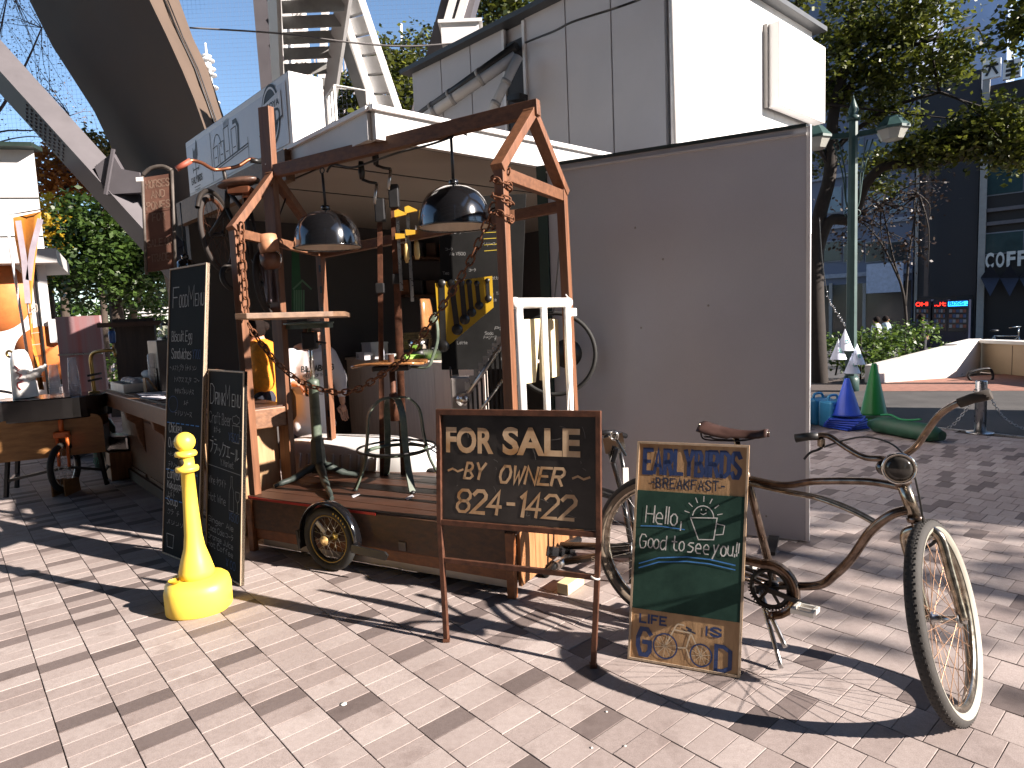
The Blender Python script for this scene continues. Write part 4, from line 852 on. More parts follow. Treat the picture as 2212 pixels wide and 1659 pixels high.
# ================================================================== the stall: canopy, sign box, upper floor, side panel
EL = V(-.68, .733, 0).normalized(); ER = V(.75, .66, 0).normalized(); ZC = 2.75
cA = PZ(805, 240, ZC); cB = cA+ER*5.0; sg0 = PZ(606, 320, ZC); k_ = (sg0-cA).dot(EL); sg0 = cA+EL*k_; sg1 = PZ(392, 433, ZC); k1 = (sg1-cA).dot(EL); sg1 = cA+EL*k1
stall = thing('food_stall', 'grey food stall building with cream canopy above the cart', 'stall', V(cA.x, cA.y, 0))
DEP = k1+.12
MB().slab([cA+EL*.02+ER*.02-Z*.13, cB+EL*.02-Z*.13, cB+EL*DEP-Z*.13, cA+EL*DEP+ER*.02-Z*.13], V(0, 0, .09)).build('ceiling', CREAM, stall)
MB().beam(cA+V(0, 0, -.085), cB+V(0, 0, -.085), .05, .17).build('fascia', LGREY, stall); MB().beam(cA-ER*.03+V(0, 0, .012), cB+V(0, 0, .012), .11, .03).build('drip_edge', WHITE, stall)
MB().beam(cA+EL*.03+V(0, 0, -.083), sg0+V(0, 0, -.083), .05, .168).build('side_fascia', LGREY, stall); MB().beam(cA+V(0, 0, .010), sg0+V(0, 0, .010), .10, .026).build('side_drip_edge', WHITE, stall)
MB().beam(sg0-ER*.04+V(0, 0, -.11), sg1+EL*.2-ER*.04+V(0, 0, -.11), .07, .22).build('timber_fascia', wood('fascia_timber', (.14, .075, .038), (.20, .115, .06), (1.2, 12, 12), rad(-133)), stall)
sj = MB()
for s in (.9, 1.8): sj.beam(cA+EL*s+ER*.1-Z*.1325, cA+EL*s+ER*4.6-Z*.1325, .012, .006)
for s in (.14,): sj.beam(cA+EL*s+ER*s-Z*.1325, cA+EL*s+ER*4.6-Z*.1325, .016, .006); sj.beam(cA+EL*s+ER*s-Z*.1325, cA+EL*(DEP-.2)+ER*s-Z*.1325, .016, .006)
sj.build('ceiling_joint', DARKM, stall)
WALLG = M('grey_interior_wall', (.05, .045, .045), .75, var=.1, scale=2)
w0 = cA+EL*DEP; w0.z = 0
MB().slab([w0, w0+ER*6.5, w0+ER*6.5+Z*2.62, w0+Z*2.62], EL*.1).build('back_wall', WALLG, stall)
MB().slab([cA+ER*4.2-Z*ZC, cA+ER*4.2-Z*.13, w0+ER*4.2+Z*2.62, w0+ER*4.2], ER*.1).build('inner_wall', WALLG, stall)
GB_ = M('green_poster', (.008, .085, .03), .6, var=.2)
for k, (x0, x1, y0, y1) in enumerate(((630, 676, 540, 690), (690, 742, 545, 692))):
    q = [PL(x, y, w0-EL*.03, EL) for x, y in ((x0, y1), (x1, y1), (x1, y0), (x0, y0))]; o = MB().slab(q, EL*.02).build('poster', GB_, stall)
    m_ = MB()
    for j in range(5): m_.rib([PL(x0+6+j*5, y1-62, w0-EL*.036, EL), PL(x0+6+j*5, y1-18, w0-EL*.036, EL)], .02, -EL)
    m_.rib([PL(x0+4, y1-66, w0-EL*.036, EL), PL((x0+x1)/2, y1-84, w0-EL*.036, EL), PL(x1-4, y1-66, w0-EL*.036, EL)], .02, -EL)
    m_.build('printed_building', M('green_print', (.10, .22, .13), .6), o)
# shelves in the dark back of the stall
sh = MB(); a = PL(880, 560, w0-EL*.3, EL); 
for k, y in enumerate((560, 640)):
    a, b = PL(860, y, w0-EL*.15, EL), PL(1000, y, w0-EL*.15, EL); a.z = b.z = (a.z+b.z)/2; o = MB().beam(a, b, .3, .03).build('shelf', W_SIDE, stall)
    for j in range(5): MB().box(a.lerp(b, .1+j*.2)+V(0, 0, .11), (.12, .14, .18)).build('storage_box', (W_ORANGE, DARKM, W_SIDE)[j % 3], o, bev=.005)
# sign box on the canopy edge
zs1 = P(604, 152, sg0.y).z; sd_ = -ER
sb_ = thing('sign_box', 'long white sign box with painted logos on the canopy edge', 'sign', sg0)
MB().slab([sg0+Z*.03, sg1+Z*.03, sg1+Z*(zs1-ZC), sg0+Z*(zs1-ZC)], ER*.27).build('cabinet', WHITE, sb_, bev=.012)
SB = Board(sg1+Z*.03-ER*.002, -EL, Z, .002); SW = (sg1-sg0).length; SH = zs1-ZC-.03
ink = M('black_ink', (.02, .02, .02), .6); face = MB(); face.slab([SB.p(.03, .03), SB.p(SW-.05, .03), SB.p(SW-.05, SH-.06), SB.p(.03, SH-.06)], SB.n*.002); face.build('front_sheet', M('white_sign_sheet', (.60, .585, .60), .4, var=.05), sb_)
SB.off = .006; m_ = MB()
def shape(mb, B, pts, e=0.): mb.add([B.p(x, y, e) for x, y in pts], [tuple(range(len(pts)))])
cx = SW*.115   # rooster weathervane
shape(m_, SB, [(cx-.06, SH*.66), (cx-.045, SH*.82), (cx-.02, SH*.74), (cx+.02, SH*.78), (cx+.05, SH*.92), (cx+.075, SH*.86), (cx+.07, SH*.66), (cx+.03, SH*.55), (cx-.02, SH*.55)])
SB.line(m_, [(cx, SH*.55), (cx, SH*.30)], .012); SB.line(m_, [(cx-.08, SH*.43), (cx+.08, SH*.43)], .012); SB.line(m_, [(cx-.08, SH*.39), (cx-.08, SH*.47)], .012); SB.line(m_, [(cx+.07, SH*.40), (cx+.09, SH*.46)], .012)
m_.build('rooster_logo', ink, sb_); m_ = MB(); SB.write(m_, 'EARLY BIRDS', cx, SH*.2, .055, .010, fit=.30, center=True); SB.line(m_, [(cx-.08, SH*.13), (cx+.08, SH*.13)], .006); SB.line(m_, [(cx-.07, SH*.08), (cx+.07, SH*.08)], .006); m_.build('rooster_caption', ink, sb_)
m_ = MB(); bx = SW*.30; W_ = SW*.36
SB.line(m_, [(bx, .04), (bx, SH*.86)], .008); SB.line(m_, [(bx+W_, .06), (bx+W_, SH*.45)], .006)
SB.line(m_, [(bx+.04, SH*.26), (bx+W_, SH*.36)], .012); SB.line(m_, [(bx+.04, SH*.22), (bx+W_, SH*.32)], .008)
for x0, h in ((.05, .30), (.20, .32), (.33, .50), (.50, .42)):
    SB.line(m_, [(bx+x0, SH*.29), (bx+x0, SH*(.29+h)), (bx+x0+.11, SH*(.30+h)), (bx+x0+.11, SH*.31)], .008); SB.line(m_, [(bx+x0+.03, SH*.42), (bx+x0+.08, SH*.42)], .008)
SB.line(m_, [(bx+.16+.09*math.cos(a_*.3), SH*.55+.12*math.sin(a_*.3)) for a_ in range(11)], .010)
for k in range(5): SB.line(m_, [(bx+.35+k*.025, SH*.80), (bx+.34+k*.03, SH*1.0-.05)], .008)
SB.line(m_, [(bx+.64, SH*.36), (bx+.66, SH*.70), (bx+.62, SH*.80), (bx+.56, SH*.80)], .035); m_.build('skyline_drawing', ink, sb_)
m_ = MB(); lx, lyy = SW*.86, SH*.55; N = 28
shape(m_, SB, [(lx+.17*math.cos(6.28319*k/N), lyy+.23*math.sin(6.28319*k/N)) for k in range(N)], .0)
m_.build('round_logo', ink, sb_); wm = M('logo_white', (.74, .73, .74), .5)
m_ = MB(); SB.line(m_, [(lx+.145*math.cos(6.28319*k/N), lyy+.2*math.sin(6.28319*k/N)) for k in range(N+1)], .016, 0, .002)
shape(m_, SB, [(lx-.215, lyy-.10), (lx+.2, lyy-.045), (lx+.2, lyy+.14), (lx-.215, lyy+.09)], .003); m_.build('logo_band', wm, sb_)
m_ = MB(); SB.off = .0105; fontmesh(m_, 'NAGOYA', SB, lx-.19, lyy+.045, .045, .02, fit=.36); fontmesh(m_, 'LARD', SB, lx-.19, lyy-.075, .105, .02, fit=.36); SB.line(m_, [(lx-.22, lyy-.105), (lx+.2, lyy-.05)], .012); m_.build('logo_lettering', ink, sb_)
# upper floor
ZR = 4.6; uk = V(1.526, 5.943, 0); uL_ = V(-.703, .712, 0); uR_ = V(.738, .675, 0); nL = V(-.712, -.703, 0); nR = V(.675, -.738, 0)
upper = thing('upper_store', 'grey panelled upper storey with a sunlit white end wall', 'building', V(uk.x, uk.y, 2.78))
def tl_(x, y=250): q = PL(x, y, uk, nL); return (q-uk).dot(uL_)
LL = tl_(893, 200)
MB().slab([uk+Z*2.78-nL*.06-nR*.06, uk+uL_*LL+Z*2.78-nL*.06, uk+uL_*LL+uR_*2-nL*.06+Z*2.78, uk+uR_*2-nR*.06+Z*2.78], V(0, 0, ZR-2.8)).build('core', FACADE, upper)
def lpan(x0, x1, mat=FACADE, off=.0):
    a, b = tl_(x0), tl_(x1); return MB().slab([uk+uL_*(b+.008)+Z*2.78+nL*off, uk+uL_*(a-.008)+Z*2.78+nL*off, uk+uL_*(a-.008)+Z*(ZR-.03)+nL*off, uk+uL_*(b+.008)+Z*(ZR-.03)+nL*off], -nL*.045).build('wall_panel', mat, upper)
for x0, x1 in ((895, 958), (958, 1022), (1022, 1096), (1140, 1228), (1228, 1325), (1325, 1440)): lpan(x0, x1)
a, b = tl_(1100), tl_(1138)
MB().slab([uk+uL_*b+Z*2.78+nL*.004, uk+uL_*a+Z*2.78+nL*.004, uk+uL_*a+Z*(ZR-.2)+nL*.004, uk+uL_*b+Z*(ZR-.2)+nL*.004], -nL*.05).build('recess', M('dark_recess', (.035, .035, .04), .7), upper)
for x in (1096, 1140): MB().beam(uk+uL_*tl_(x)+nL*.01+Z*2.78, uk+uL_*tl_(x)+nL*.01+Z*(ZR-.05), .035, .03, nL).build('edge_trim', WHITE, upper)
def tr_(x, y): q = PL(x, y, uk, nR); return (q-uk).dot(uR_), q.z
RR = tr_(1754, 170)[0]
for k in range(3):
    a, b = k*RR/3+.004, (k+1)*RR/3-.004
    MB().slab([uk+uR_*a+Z*2.3, uk+uR_*b+Z*2.3, uk+uR_*b+Z*(ZR-.03), uk+uR_*a+Z*(ZR-.03)], -nR*.045).build('end_panel', WHITE, upper)
MB().slab([uk+nL*.12+nR*.12+Z*(ZR-.03), uk+uL_*(LL+.1)+nL*.12+Z*(ZR-.03), uk+uL_*(LL+.1)+uR_*(RR+.12)+Z*(ZR-.03), uk+uR_*(RR+.12)+nR*.12+Z*(ZR-.03)], V(0, 0, .05)).build('roof', M('dark_roof_edge', (.05, .055, .06), .5), upper)
MB().slab([uk+uR_*.02+Z*.0, uk+uR_*(RR-.01), uk+uR_*(RR-.01)+Z*2.295, uk+uR_*.02+Z*2.295], -nR*.12).build('lower_wall', FACADE, upper)
MB().slab([uk+uR_*(RR-.02)-nR*.13, uk+uR_*(RR-.02)+uL_*3, uk+uR_*(RR-.02)+uL_*3+Z*2.77, uk+uR_*(RR-.02)-nR*.13+Z*2.77], -uR_*.1).build('return_wall', FACADE, upper)
MB().tube([uk+nL*.05+nR*.03+Z*2.4, uk+nL*.05+nR*.03+Z*(ZR-.05)], .032, 10).build('downpipe', WHITEG, upper)
MB().beam(uk+nR*.02+uR_*.03+Z*2.4, uk+nR*.02+uR_*.03+Z*(ZR-.05), .05, .04, nR).build('corner_trim', WHITE, upper)
(s0, z0), (s1, z1) = tr_(1652, 235), tr_(1756, 262); zt = tr_(1652, 55)[1]
lbx = thing('light_box', 'white projecting light box on the sunlit end wall', 'sign box', uk+uR_*s0+Z*z0)
MB().slab([uk+uR_*s0+nR*.03+Z*z0, uk+uR_*min(s1, RR-.02)+nR*.03+Z*z0, uk+uR_*min(s1, RR-.02)+nR*.03+Z*zt, uk+uR_*s0+nR*.03+Z*zt], nR*.13).build('case', WHITE, lbx, bev=.01)
MB().beam(uk+uR_*(s0-.015)+nR*.02+Z*z0, uk+uR_*(s0-.015)+nR*.02+Z*zt, .03, .05, nR).build('mounting_bracket', GREY, lbx)
# pipes and cable on the upper wall
pj = PL(1118, 118, uk+nL*.25, nL)
for k, (x0, y0, x1, y1, r, lab) in enumerate(((1116, 100, 905, 250, .05, 'dark upper conduit slanting from recess to roof'), (1114, 122, 908, 262, .055, 'grey banded conduit slanting just below the dark one'), (1120, 122, 1044, 278, .048, 'short steep grey conduit under the recess'))):
    a, b = PL(x0, y0, uk+nL*(.08, .22, .24)[k], nL), PL(x1, y1, uk+nL*(.12, .75, .5)[k], nL); t = thing('conduit', lab, 'pipe', b)
    b2 = b+(b-a)*.1; b2.z = max(b2.z, 2.77); MB().tube([a, b2], r, 10).build('pipe', (DARKM, LGREY, LGREY)[k], t)
    for u in (.35, .65, .85): MB().lathe([(r+.006, -.02), (r+.006, .02)], a.lerp(b, u), (b-a), 10).build('coupling', GREY, t)
cp_ = [PL(x, y, uk+nL*(.05+.35*math.sin(i/6*3.14)), nL) for i, (x, y) in enumerate(((1135, 92), (1165, 80), (1200, 66), (1235, 48), (1290, 30), (1340, 14), (1400, -8), (1452, -30)))]
MB().tube(catmull(cp_, 5), .010, 6).build('power_cable', BLACK, base=cp_[0], label='black cable swagged across the grey upper wall', cat='cable')
MB().slab([PL(1112, 212, uk+nL*.1, nL), PL(1140, 205, uk+nL*.1, nL), PL(1140, 218, uk+nL*.1, nL), PL(1112, 222, uk+nL*.1, nL)], nL*.12).build('cable_tray', DARKM, upper)
# the big grey side panel
pr0 = V(1.772, 3.93, 0); pl0 = V(.439, 4.594, 0); pd = (pl0-pr0).normalized(); pn = V(-pd.y, pd.x, 0); pn = pn if pn.y < 0 else -pn
pn_ = thing('side_panel', 'tall blank grey panel wall behind the breakfast bicycle', 'panel', pr0)
pl1 = pr0+pd*1.64
MB().slab([pr0+Z*.012, pl1+Z*.012, pl1+Z*2.49, pr0+Z*2.49], -pn*.045).build('sheet', PANEL, pn_)
MB().beam(pr0+Z*2.497-pn*.02, pl1+Z*2.497-pn*.02, .085, .018).build('cap_strip', M('dark_green_cap', (.02, .03, .028), .5), pn_)
MB().beam(pr0+Z*2.45+pn*.006, pl1+Z*2.45+pn*.006, .012, .03, pn).build('top_batten', LGREY, pn_)
MB().beam(pr0-pd*.012-pn*.022+Z*.01, pr0-pd*.012-pn*.022+Z*2.49, .05, .022, pd).build('edge_strip', WHITE, pn_)
MB().beam(pl1+pd*.04-pn*.02, pl1+pd*.04-pn*.02+Z*2.5, .07, .07, pd).build('end_post', M('dark_green_post', (.012, .03, .022), .5), pn_)
sc_ = MB()
for k in range(8): sc_.lathe([(.007, 0), (.005, .004), (0, .005)], pr0+pd*(.1+k*.2)+Z*2.45+pn*.012, pn, 8)
for x, y in ((1372, 492), (1385, 708), (1432, 560), (1655, 1115), (1650, 1160), (1530, 660)):
    sc_.lathe([(.008, 0), (.006, .003), (0, .004)], PL(x, y, pr0+pn*.0005, pn), pn, 8)
sc_.build('screw_head', GREY, pn_)
for k, s in enumerate((.18, .9)):
    o = MB().beam(pr0+pd*s+pn*.30+Z*.012, pr0+pd*s-pn*.35+Z*.012, .06, .02); o.build('foot_bar', DARKM, pn_)
# ================================================================== the wooden cart with its timber frame
C0 = V(-.02, 3.30, 0); CL, CW, DZ = 1.98, .95, .365
def cp(u, v, z=0.): return C0+UL*u+NN*v+Z*z        # u along the front from the right corner, v towards the back
CAX = (UL, NN, Z)
cart = thing('wooden_cart', 'brown wooden trailer cart with a house-shaped timber frame', 'cart', cp(CL/2, CW/2))
for k in range(7):
    v0 = CW/7*k; MB().box(cp(CL/2, v0+CW/14, DZ-.012), (CL+.03, CW/7-.005, .024), CAX).build('deck_board', W_DECK, cart, bev=.003)
MB().box(cp(CL/2, .0, .257), (CL-.10, .026, .205), CAX).build('side_plank', W_SIDE, cart, bev=.003)
MB().box(cp(CL/2, .012, .118), (CL-.10, .026, .066), CAX).build('lower_plank', W_ORANGE, cart, bev=.003)
MB().box(cp(CL/2, .05, .055), (CL-.14, .03, .05), CAX).build('chassis_rail', M('aluminium_rail', (.36, .33, .30), .4, .5, var=.1), cart)
MB().box(cp(CL/2, CW, .22), (CL-.10, .026, .28), CAX).build('back_plank', W_SIDE, cart)
for u in (.022, CL-.022): MB().box(cp(u, -.008, .175), (.044, .04, .35), CAX).build('corner_leg', W_ORANGE, cart, bev=.003)
for k in range(5): MB().box(cp(-.004, .03+(k+.5)*.178, .20), (.022, .173, .30), CAX).build('end_board', W_END, cart, bev=.003)
for k in range(5): MB().box(cp(CL+.004, .03+(k+.5)*.178, .20), (.022, .173, .30), CAX).build('end_board', W_END, cart, bev=.003)
MB().box(cp(CL-.55, -.018, DZ-.006), (1.06, .007, .014), CAX).build('red_tape', M('red_tape', (.42, .015, .01), .5), cart)
MB().box(cp(.72, -.0165, .19), (.05, .006, .05), CAX).build('badge', M('worn_grey_tin', (.12, .10, .09), .5, .5), cart)
# wheel
wc = PL(716, 1214, cp(0, -.075), NN); wc.z = .195
def wheel(parent, c, ax, R, tr, spokes, tyre=RUBBER, rimm=STEEL, hubm=STEEL, spm=STEEL, wall=None, rimw=.018):
    t = MB(); t.torus(c, ax, R-tr, tr, 56, 12)
    w = t.build('tyre', tyre, parent); x, y, d = frame(ax)
    if wall:
        q = MB()
        for s in (-1, 1): q.lathe([(R-tr*1.8, tr*.62*s), (R-tr*1.45, tr*.93*s), (R-tr*1.05, tr*1.03*s)], c, ax, 56, cap=False)
        q.build('sidewall', wall, w)
    r_ = MB(); r_.lathe([(R-2*tr+.004, -rimw*.8), (R-2*tr-.012, -rimw*.6), (R-2*tr-.018, 0), (R-2*tr-.012, rimw*.6), (R-2*tr+.004, rimw*.8)], c, ax, 56, cap=False); r_.build('rim', rimm, w)
    h = MB(); h.lathe([(.008, -.06), (.008, -.045), (.026, -.045), (.026, -.038), (.014, -.034), (.014, .034), (.026, .038), (.026, .045), (.008, .045), (.008, .06)], c, ax, 14); h.build('hub', hubm, w)
    sp = MB(); Ri = R-2*tr-.015
    for k in range(spokes):
        a = 6.28319*k/spokes; s = 1 if k % 2 else -1; a2 = a+(.55 if (k//2) % 2 else -.55)
        p = c+d*(.04*s)+(x*math.cos(a2)+y*math.sin(a2))*.024; q = c+(x*math.cos(a)+y*math.sin(a))*Ri
        sp.tube([p, q], .0013, 4, cap=False)
    sp.build('spokes', spm, w, kind='stuff'); return w
YRIM = M('yellow_gold_rim', (.30, .20, .04), .4, .5, var=.2); cw_ = wheel(cart, wc, NN, .197, .026, 28, RUBBER, BLACK, YRIM, M('pale_spoke', (.5, .46, .36), .35, .8))
MB().lathe([(.030, 0), (.030, .014), (.012, .018), (.012, .03), (0, .03)], wc-NN*.035, -NN, 16).build('hub_cap', M('gold_cap', (.50, .34, .14), .4, .6), cw_)
MB().torus(wc-NN*.012, NN, .142, .004, 48, 5).build('rim_stripe', YRIM, cw_)
yl = MB(); x_, y_, _ = frame(-NN)
for a in (.31, .33, .35, .37, .39, .41): yl.box(wc-NN*.024+(UL*-math.cos(6.283*a)*-1*.175+Z*math.sin(6.283*a)*.175), (.006, .004, .012), (UL, NN, Z))
yl.build('tyre_lettering', M('yellow_lettering', (.6, .42, .05), .5), cw_)
rf = MB(); rf.box(wc-NN*.02+UL*.045+Z*.07, (.085, .012, .028), ((UL+Z*.9).normalized(), NN, (Z-UL*.9).normalized())); rf.build('spoke_reflector', glass('reflector', (.7, .7, .7), .2, .7), cw_, bev=.004)
fd = MB(); pts = []
for k in range(25):
    a = math.pi*(-.03+1.10*k/24); pts.append(a)
vs = []; R1 = .228
for a in pts:
    e = -UL*math.cos(a)+Z*math.sin(a)
    for s, r_ in ((-.035, R1-.012), (-.022, R1), (.022, R1), (.035, R1-.012)): vs.append(wc+e*r_+NN*s)
fd.add(vs, [(4*i+k, 4*i+k+1, 4*i+k+5, 4*i+k+4) for i in range(24) for k in range(3)], True); o = fd.build('mudguard', BLACKG, cart); md = o.modifiers.new('s', 'SOLIDIFY'); md.thickness = .003
ar = MB(); a0_ = wc-UL*.215-NN*.03+Z*(-.03); ar.prism([(-.02, -.018), (.23, -.03), (.25, .0), (.23, .018), (-.01, .03)], a0_, -UL, Z, .012); ar.build('axle_arm', BLACK, cart)
bo_ = MB()
for q in (a0_+Z*.0, a0_-UL*.225-Z*.005, wc+UL*.235-Z*.05): bo_.lathe([(.009, 0), (.009, .01), (0, .012)], q-NN*.0, -NN, 8)
bo_.build('bolt', STEEL, cart); MB().beam(wc+UL*.222-Z*.08-NN*.01, wc+UL*.235+Z*.03-NN*.01, .02, .05, NN).build('guard_stay', BLACK, cart)
MB().tube([wc-NN*.06, wc+NN*.9], .012, 8).build('axle', DARKM, cart)
w2 = copy_tree(cw_, cart); w2.location += NN*(CW+.10)
# tow hitch at the right end: black tubes towards the bicycle trailer coupling
SURLY = M('hitch_black', (.012, .012, .013), .25, var=.2)
hA, hB = P(1212, 1178, 3.72), P(1222, 1213, 3.58); ht = MB(); h1_, h2_ = P(1420, 1172, 3.42), P(1420, 1198, 3.36)
ht.tube([hA, P(1330, 1182, 3.56), h1_], .021, 12); ht.build('tow_tube', SURLY, cart); ht = MB(); ht.tube([hB, P(1330, 1197, 3.45), h2_], .021, 12); ht.build('tow_tube', SURLY, cart)
MB().tube([P(1250, 1165, 3.85), P(1205, 1190, 3.68)], .024, 12).build('hitch_sleeve', SURLY, cart)
MB().tube([P(1240, 1200, 3.7), P(1197, 1222, 3.56), P(1176, 1243, 3.56)], .022, 10).build('hitch_sleeve', SURLY, cart)
MB().tube([P(1225, 1206, 3.62), P(1203, 1222, 3.55)], .025, 12).build('clamp', STEEL, cart)
MB().beam(cp(.0, .35, .14), P(1235, 1195, 3.75), .05, .05).build('draw_bar', SURLY, cart)
B_ = Board(P(1278, 1211, 3.475), P(1330, 1206, 3.415)-P(1278, 1211, 3.475), Z, .0); q = MB(); B_.write(q, 'SURLY', .0, 0, .022, .0035, fit=.12); q.build('hitch_lettering', M('white_decal', (.7, .7, .7), .5), cart)
# timber frame
T = .055
FRb, FRt = V(-.01, 3.36, DZ), V(-.012, 3.40, 2.235); BRb, BRt = V(.385, 4.10, DZ), V(.352, 4.10, 2.235)
RA = P(1146, 236, 3.75); FLb = V(-1.735, 4.27, DZ); FLt = P(507, 486, 4.28); LA = P(588, 372, 4.66); BLb = V(-1.42, 5.02, .0); BLt = P(690, 520, 5.04)
CBb = V(-1.655, 4.70, DZ-.05); CBt = P(574, 232, 4.66)
def post(a, b, w=T, h=T, name='post', mat=None): return MB().beam(a, b, w, h, NN).build(name, mat or W_POST, cart, bev=.003)
post(FRb, FRt); post(BRb, BRt); post(FLb, FLt); post(BLb, BLt, .05, .05); post(CBb, CBt+(CBb-CBt).normalized()*0, .10, .05, 'king_post')
MB().beam(LA+(LA-RA).normalized()*.02, RA+(RA-LA).normalized()*.05, .05, .085).build('ridge_beam', W_RAIL, cart, bev=.003)
for a, b in ((RA, FRt), (RA, BRt), (LA, FLt), (LA, BLt)):
    d = (b-a).normalized(); MB().beam(a-d*.03-Z*.015, b+d*.045, .048, .07, NN.cross(d)).build('rafter', W_POST, cart, bev=.003)
MB().beam(FRt-Z*.05+NN*.02, BRt-Z*.05-NN*.02, .045, .065).build('tie_beam', W_RAIL, cart, bev=.003)
MB().beam(FLt-Z*.05, BLt-Z*.09, .045, .06).build('tie_beam', W_RAIL, cart, bev=.003)
MB().beam(BLt-Z*.1, BRt-Z*.11, .05, .065).build('back_beam', W_RAIL, cart, bev=.003)
MB().beam(FRt-Z*.28+NN*.1, FRt-Z*.28+NN*.1+V(.0, .0, .0)+NN*.0+Z*.0+UL*.0+V(.001, 0, .06), .03, .03).build('cleat', W_POST, cart)
sc_ = MB()
for a, b in ((FRt, RA), (FLt, LA), (BRt, RA)):
    for k in (.03, .06): sc_.lathe([(.006, 0), (.004, .003), (0, .004)], a.lerp(b, k)-NN*.026, -NN, 8)
sc_.lathe([(.006, 0), (0, .004)], LA.lerp(CBt, .1)-NN*.055, -NN, 8); sc_.build('screw_head', DARKM, cart)
for k in range(9):   # notches up the rear left post
    MB().box(BLb.lerp(BLt, .30+k*.075)-NN*.027+V(.012, 0, 0), (.02, .01, .05), CAX).build('post_notch', BLACK, cart)

# ------------------------------------------------------------------ pendant lamps
def pendant(lab, c, r, rod, name='pendant_lamp'):
    t = thing(name, lab, 'lamp', c, 'black dome pendant lamps'); h = r*1.12
    MB().lathe([(r, 0), (r*1.0, .008), (r*.985, h*.22), (r*.945, h*.42), (r*.86, h*.62), (r*.72, h*.79), (r*.5, h*.92), (r*.25, h*.985), (.03, h)], c, seg=40, cap=False).build('shade', BLACKG, t)
    MB().lathe([(r*.985, .002), (r*.97, h*.22), (r*.93, h*.42), (r*.845, h*.61), (r*.7, h*.78), (r*.45, h*.91), (.02, h*.96)], c, seg=40, cap=False).build('shade_lining', M('cream_enamel', (.70, .62, .52), .35), t)
    MB().torus(c+Z*.004, Z, r, .006, 48, 6).build('rim', BLACKG, t)
    MB().lathe([(.03, h), (.03, h+.03), (.014, h+.035)], c, seg=12).build('cap', BLACKG, t)
    MB().tube([c+Z*(h+.02), rod], .009, 8).build('rod', DARKM, t)
    MB().sphere(c+Z*h*.45, .035, 12, 8).build('bulb', glass('bulb_glass', (.8, .75, .65), .1, .5), t)
    MB().torus(rod+Z*.02, NN, .018, .004, 14, 6).build('hook', DARKM, t)
    return t
def onridge(x): 
    k = (x-1106)/FOC; best = min((abs(px(LA.lerp(RA, i/200))[0]-x), i/200) for i in range(201)); return LA.lerp(RA, best[1])
r1 = onridge(706); y1 = r1.y; L1 = P(709, 536, y1); r1_ = 70/FOC*y1
pendant('left black dome lamp over the high table', L1, r1_, V(L1.x-.005, L1.y, P(706, 375, y1).z))
r2 = onridge(978); L2 = P(984, 492, r2.y); pendant('right black dome lamp nearest the right gable', L2, r1_*1.0, V(L2.x, L2.y, P(976, 300, r2.y).z))
p3 = P(402, 582, 6.0); pendant('small black dome lamp behind the food menu board', p3, .085, p3+Z*.25)
MB().tube([p3+Z*.24, V(p3.x, p3.y, ZC-.14)], .005, 6).build('lamp_flex', BLACK, base=p3+Z*.24, label='thin dark flex of the small lamp under the canopy', cat='cable')
fx = [P(706, 372, y1), P(720, 356, y1-.02), P(760, 362, y1-.1), P(800, 350, y1-.15), P(860, 330, y1-.2), P(930, 312, r2.y+.05), P(976, 296, r2.y)]
MB().tube(catmull(fx, 6), .007, 6).build('swag_cable', BLACK, base=fx[0], label='black cord strung between the two dome lamps', cat='cable')
MB().tube(catmull([P(976, 296, r2.y), P(990, 286, r2.y), P(1010, 292, r2.y)], 4), .006, 6).build('cord_knot', BLACK, base=fx[-1], label='short black cord loop tied at the ridge beam', cat='cable')

# ------------------------------------------------------------------ chains
ch0 = FLt.lerp(BLt, .06)-Z*.06; cz = P(531, 690, ch0.y).z
chain('hanging_chain', 'rusty chain hanging straight down at the left post', [P(521, 482, 4.24), P(524, 560, 4.24), P(530, 640, 4.22), P(534, 688, 4.2)], .075, .042, .0062, RUST)
def cy(x): return 4.16+(3.36-4.16)*(x-540)/(1085-540)
chp = [(536, 700), (560, 736), (600, 785), (650, 824), (715, 846), (770, 842), (820, 812), (880, 768), (925, 705), (975, 632), (1020, 555), (1050, 485), (1072, 430)]
chain('swag_chain', 'long rusty chain swagged across the front of the cart', catmull([P(x, y, cy(x)) for x, y in chp], 6), .062, .034, .0055, RUST)
wr = []
for k in range(26): a = k*.9; wr.append(FRt.lerp(FRb, .02+k*.0062)+V(math.cos(a)*.046, math.sin(a)*.046, 0))
chain('wrapped_chain', 'rusty chain wound round the right front post top', wr, .055, .032, .005, RUST)

# ------------------------------------------------------------------ high table
tp = [PZ(500, 690, 1.50), PZ(746, 683, 1.50), PZ(806, 697, 1.50)]
e_ = tp[2]-tp[1]; e_ = e_.normalized()*.62; tq = [tp[0], tp[1], tp[1]+e_, tp[0]+e_]
tcen = (tq[0]+tq[1]+tq[2]+tq[3])/4; tbx = V(-1.40, 4.60, DZ)
GIRON = M('dark_green_iron', (.028, .040, .036), .5, var=.3, scale=14, col2=(.055, .07, .062))
tab = thing('high_table', 'tall green pedestal table with a wooden top on the cart', 'table', tbx)
cm = tcen; pts_ = []
for i in range(4):
    a, b, c = tq[i-1], tq[i], tq[(i+1) % 4]; pts_ += [b+(a-b).normalized()*.07, b+(c-b).normalized()*.07]
MB().slab(pts_, Z*.026).build('table_top', W_TABLE, tab, bev=.003)
MB().lathe([(.17, 0), (.17, .012), (.04, .02)], V(tbx.x, tbx.y, 1.475), seg=20).build('mounting_plate', GREENM, tab)
MB().beam(V(tbx.x, tbx.y, 1.46)-UL*.2, V(tbx.x, tbx.y, 1.46)+UL*.2, .05, .03).build('top_bracket', GREENM, tab)
MB().lathe([(.016, 1.0), (.016, 1.47)], V(tbx.x, tbx.y, 0), seg=12).build('inner_post', CHROME, tab)
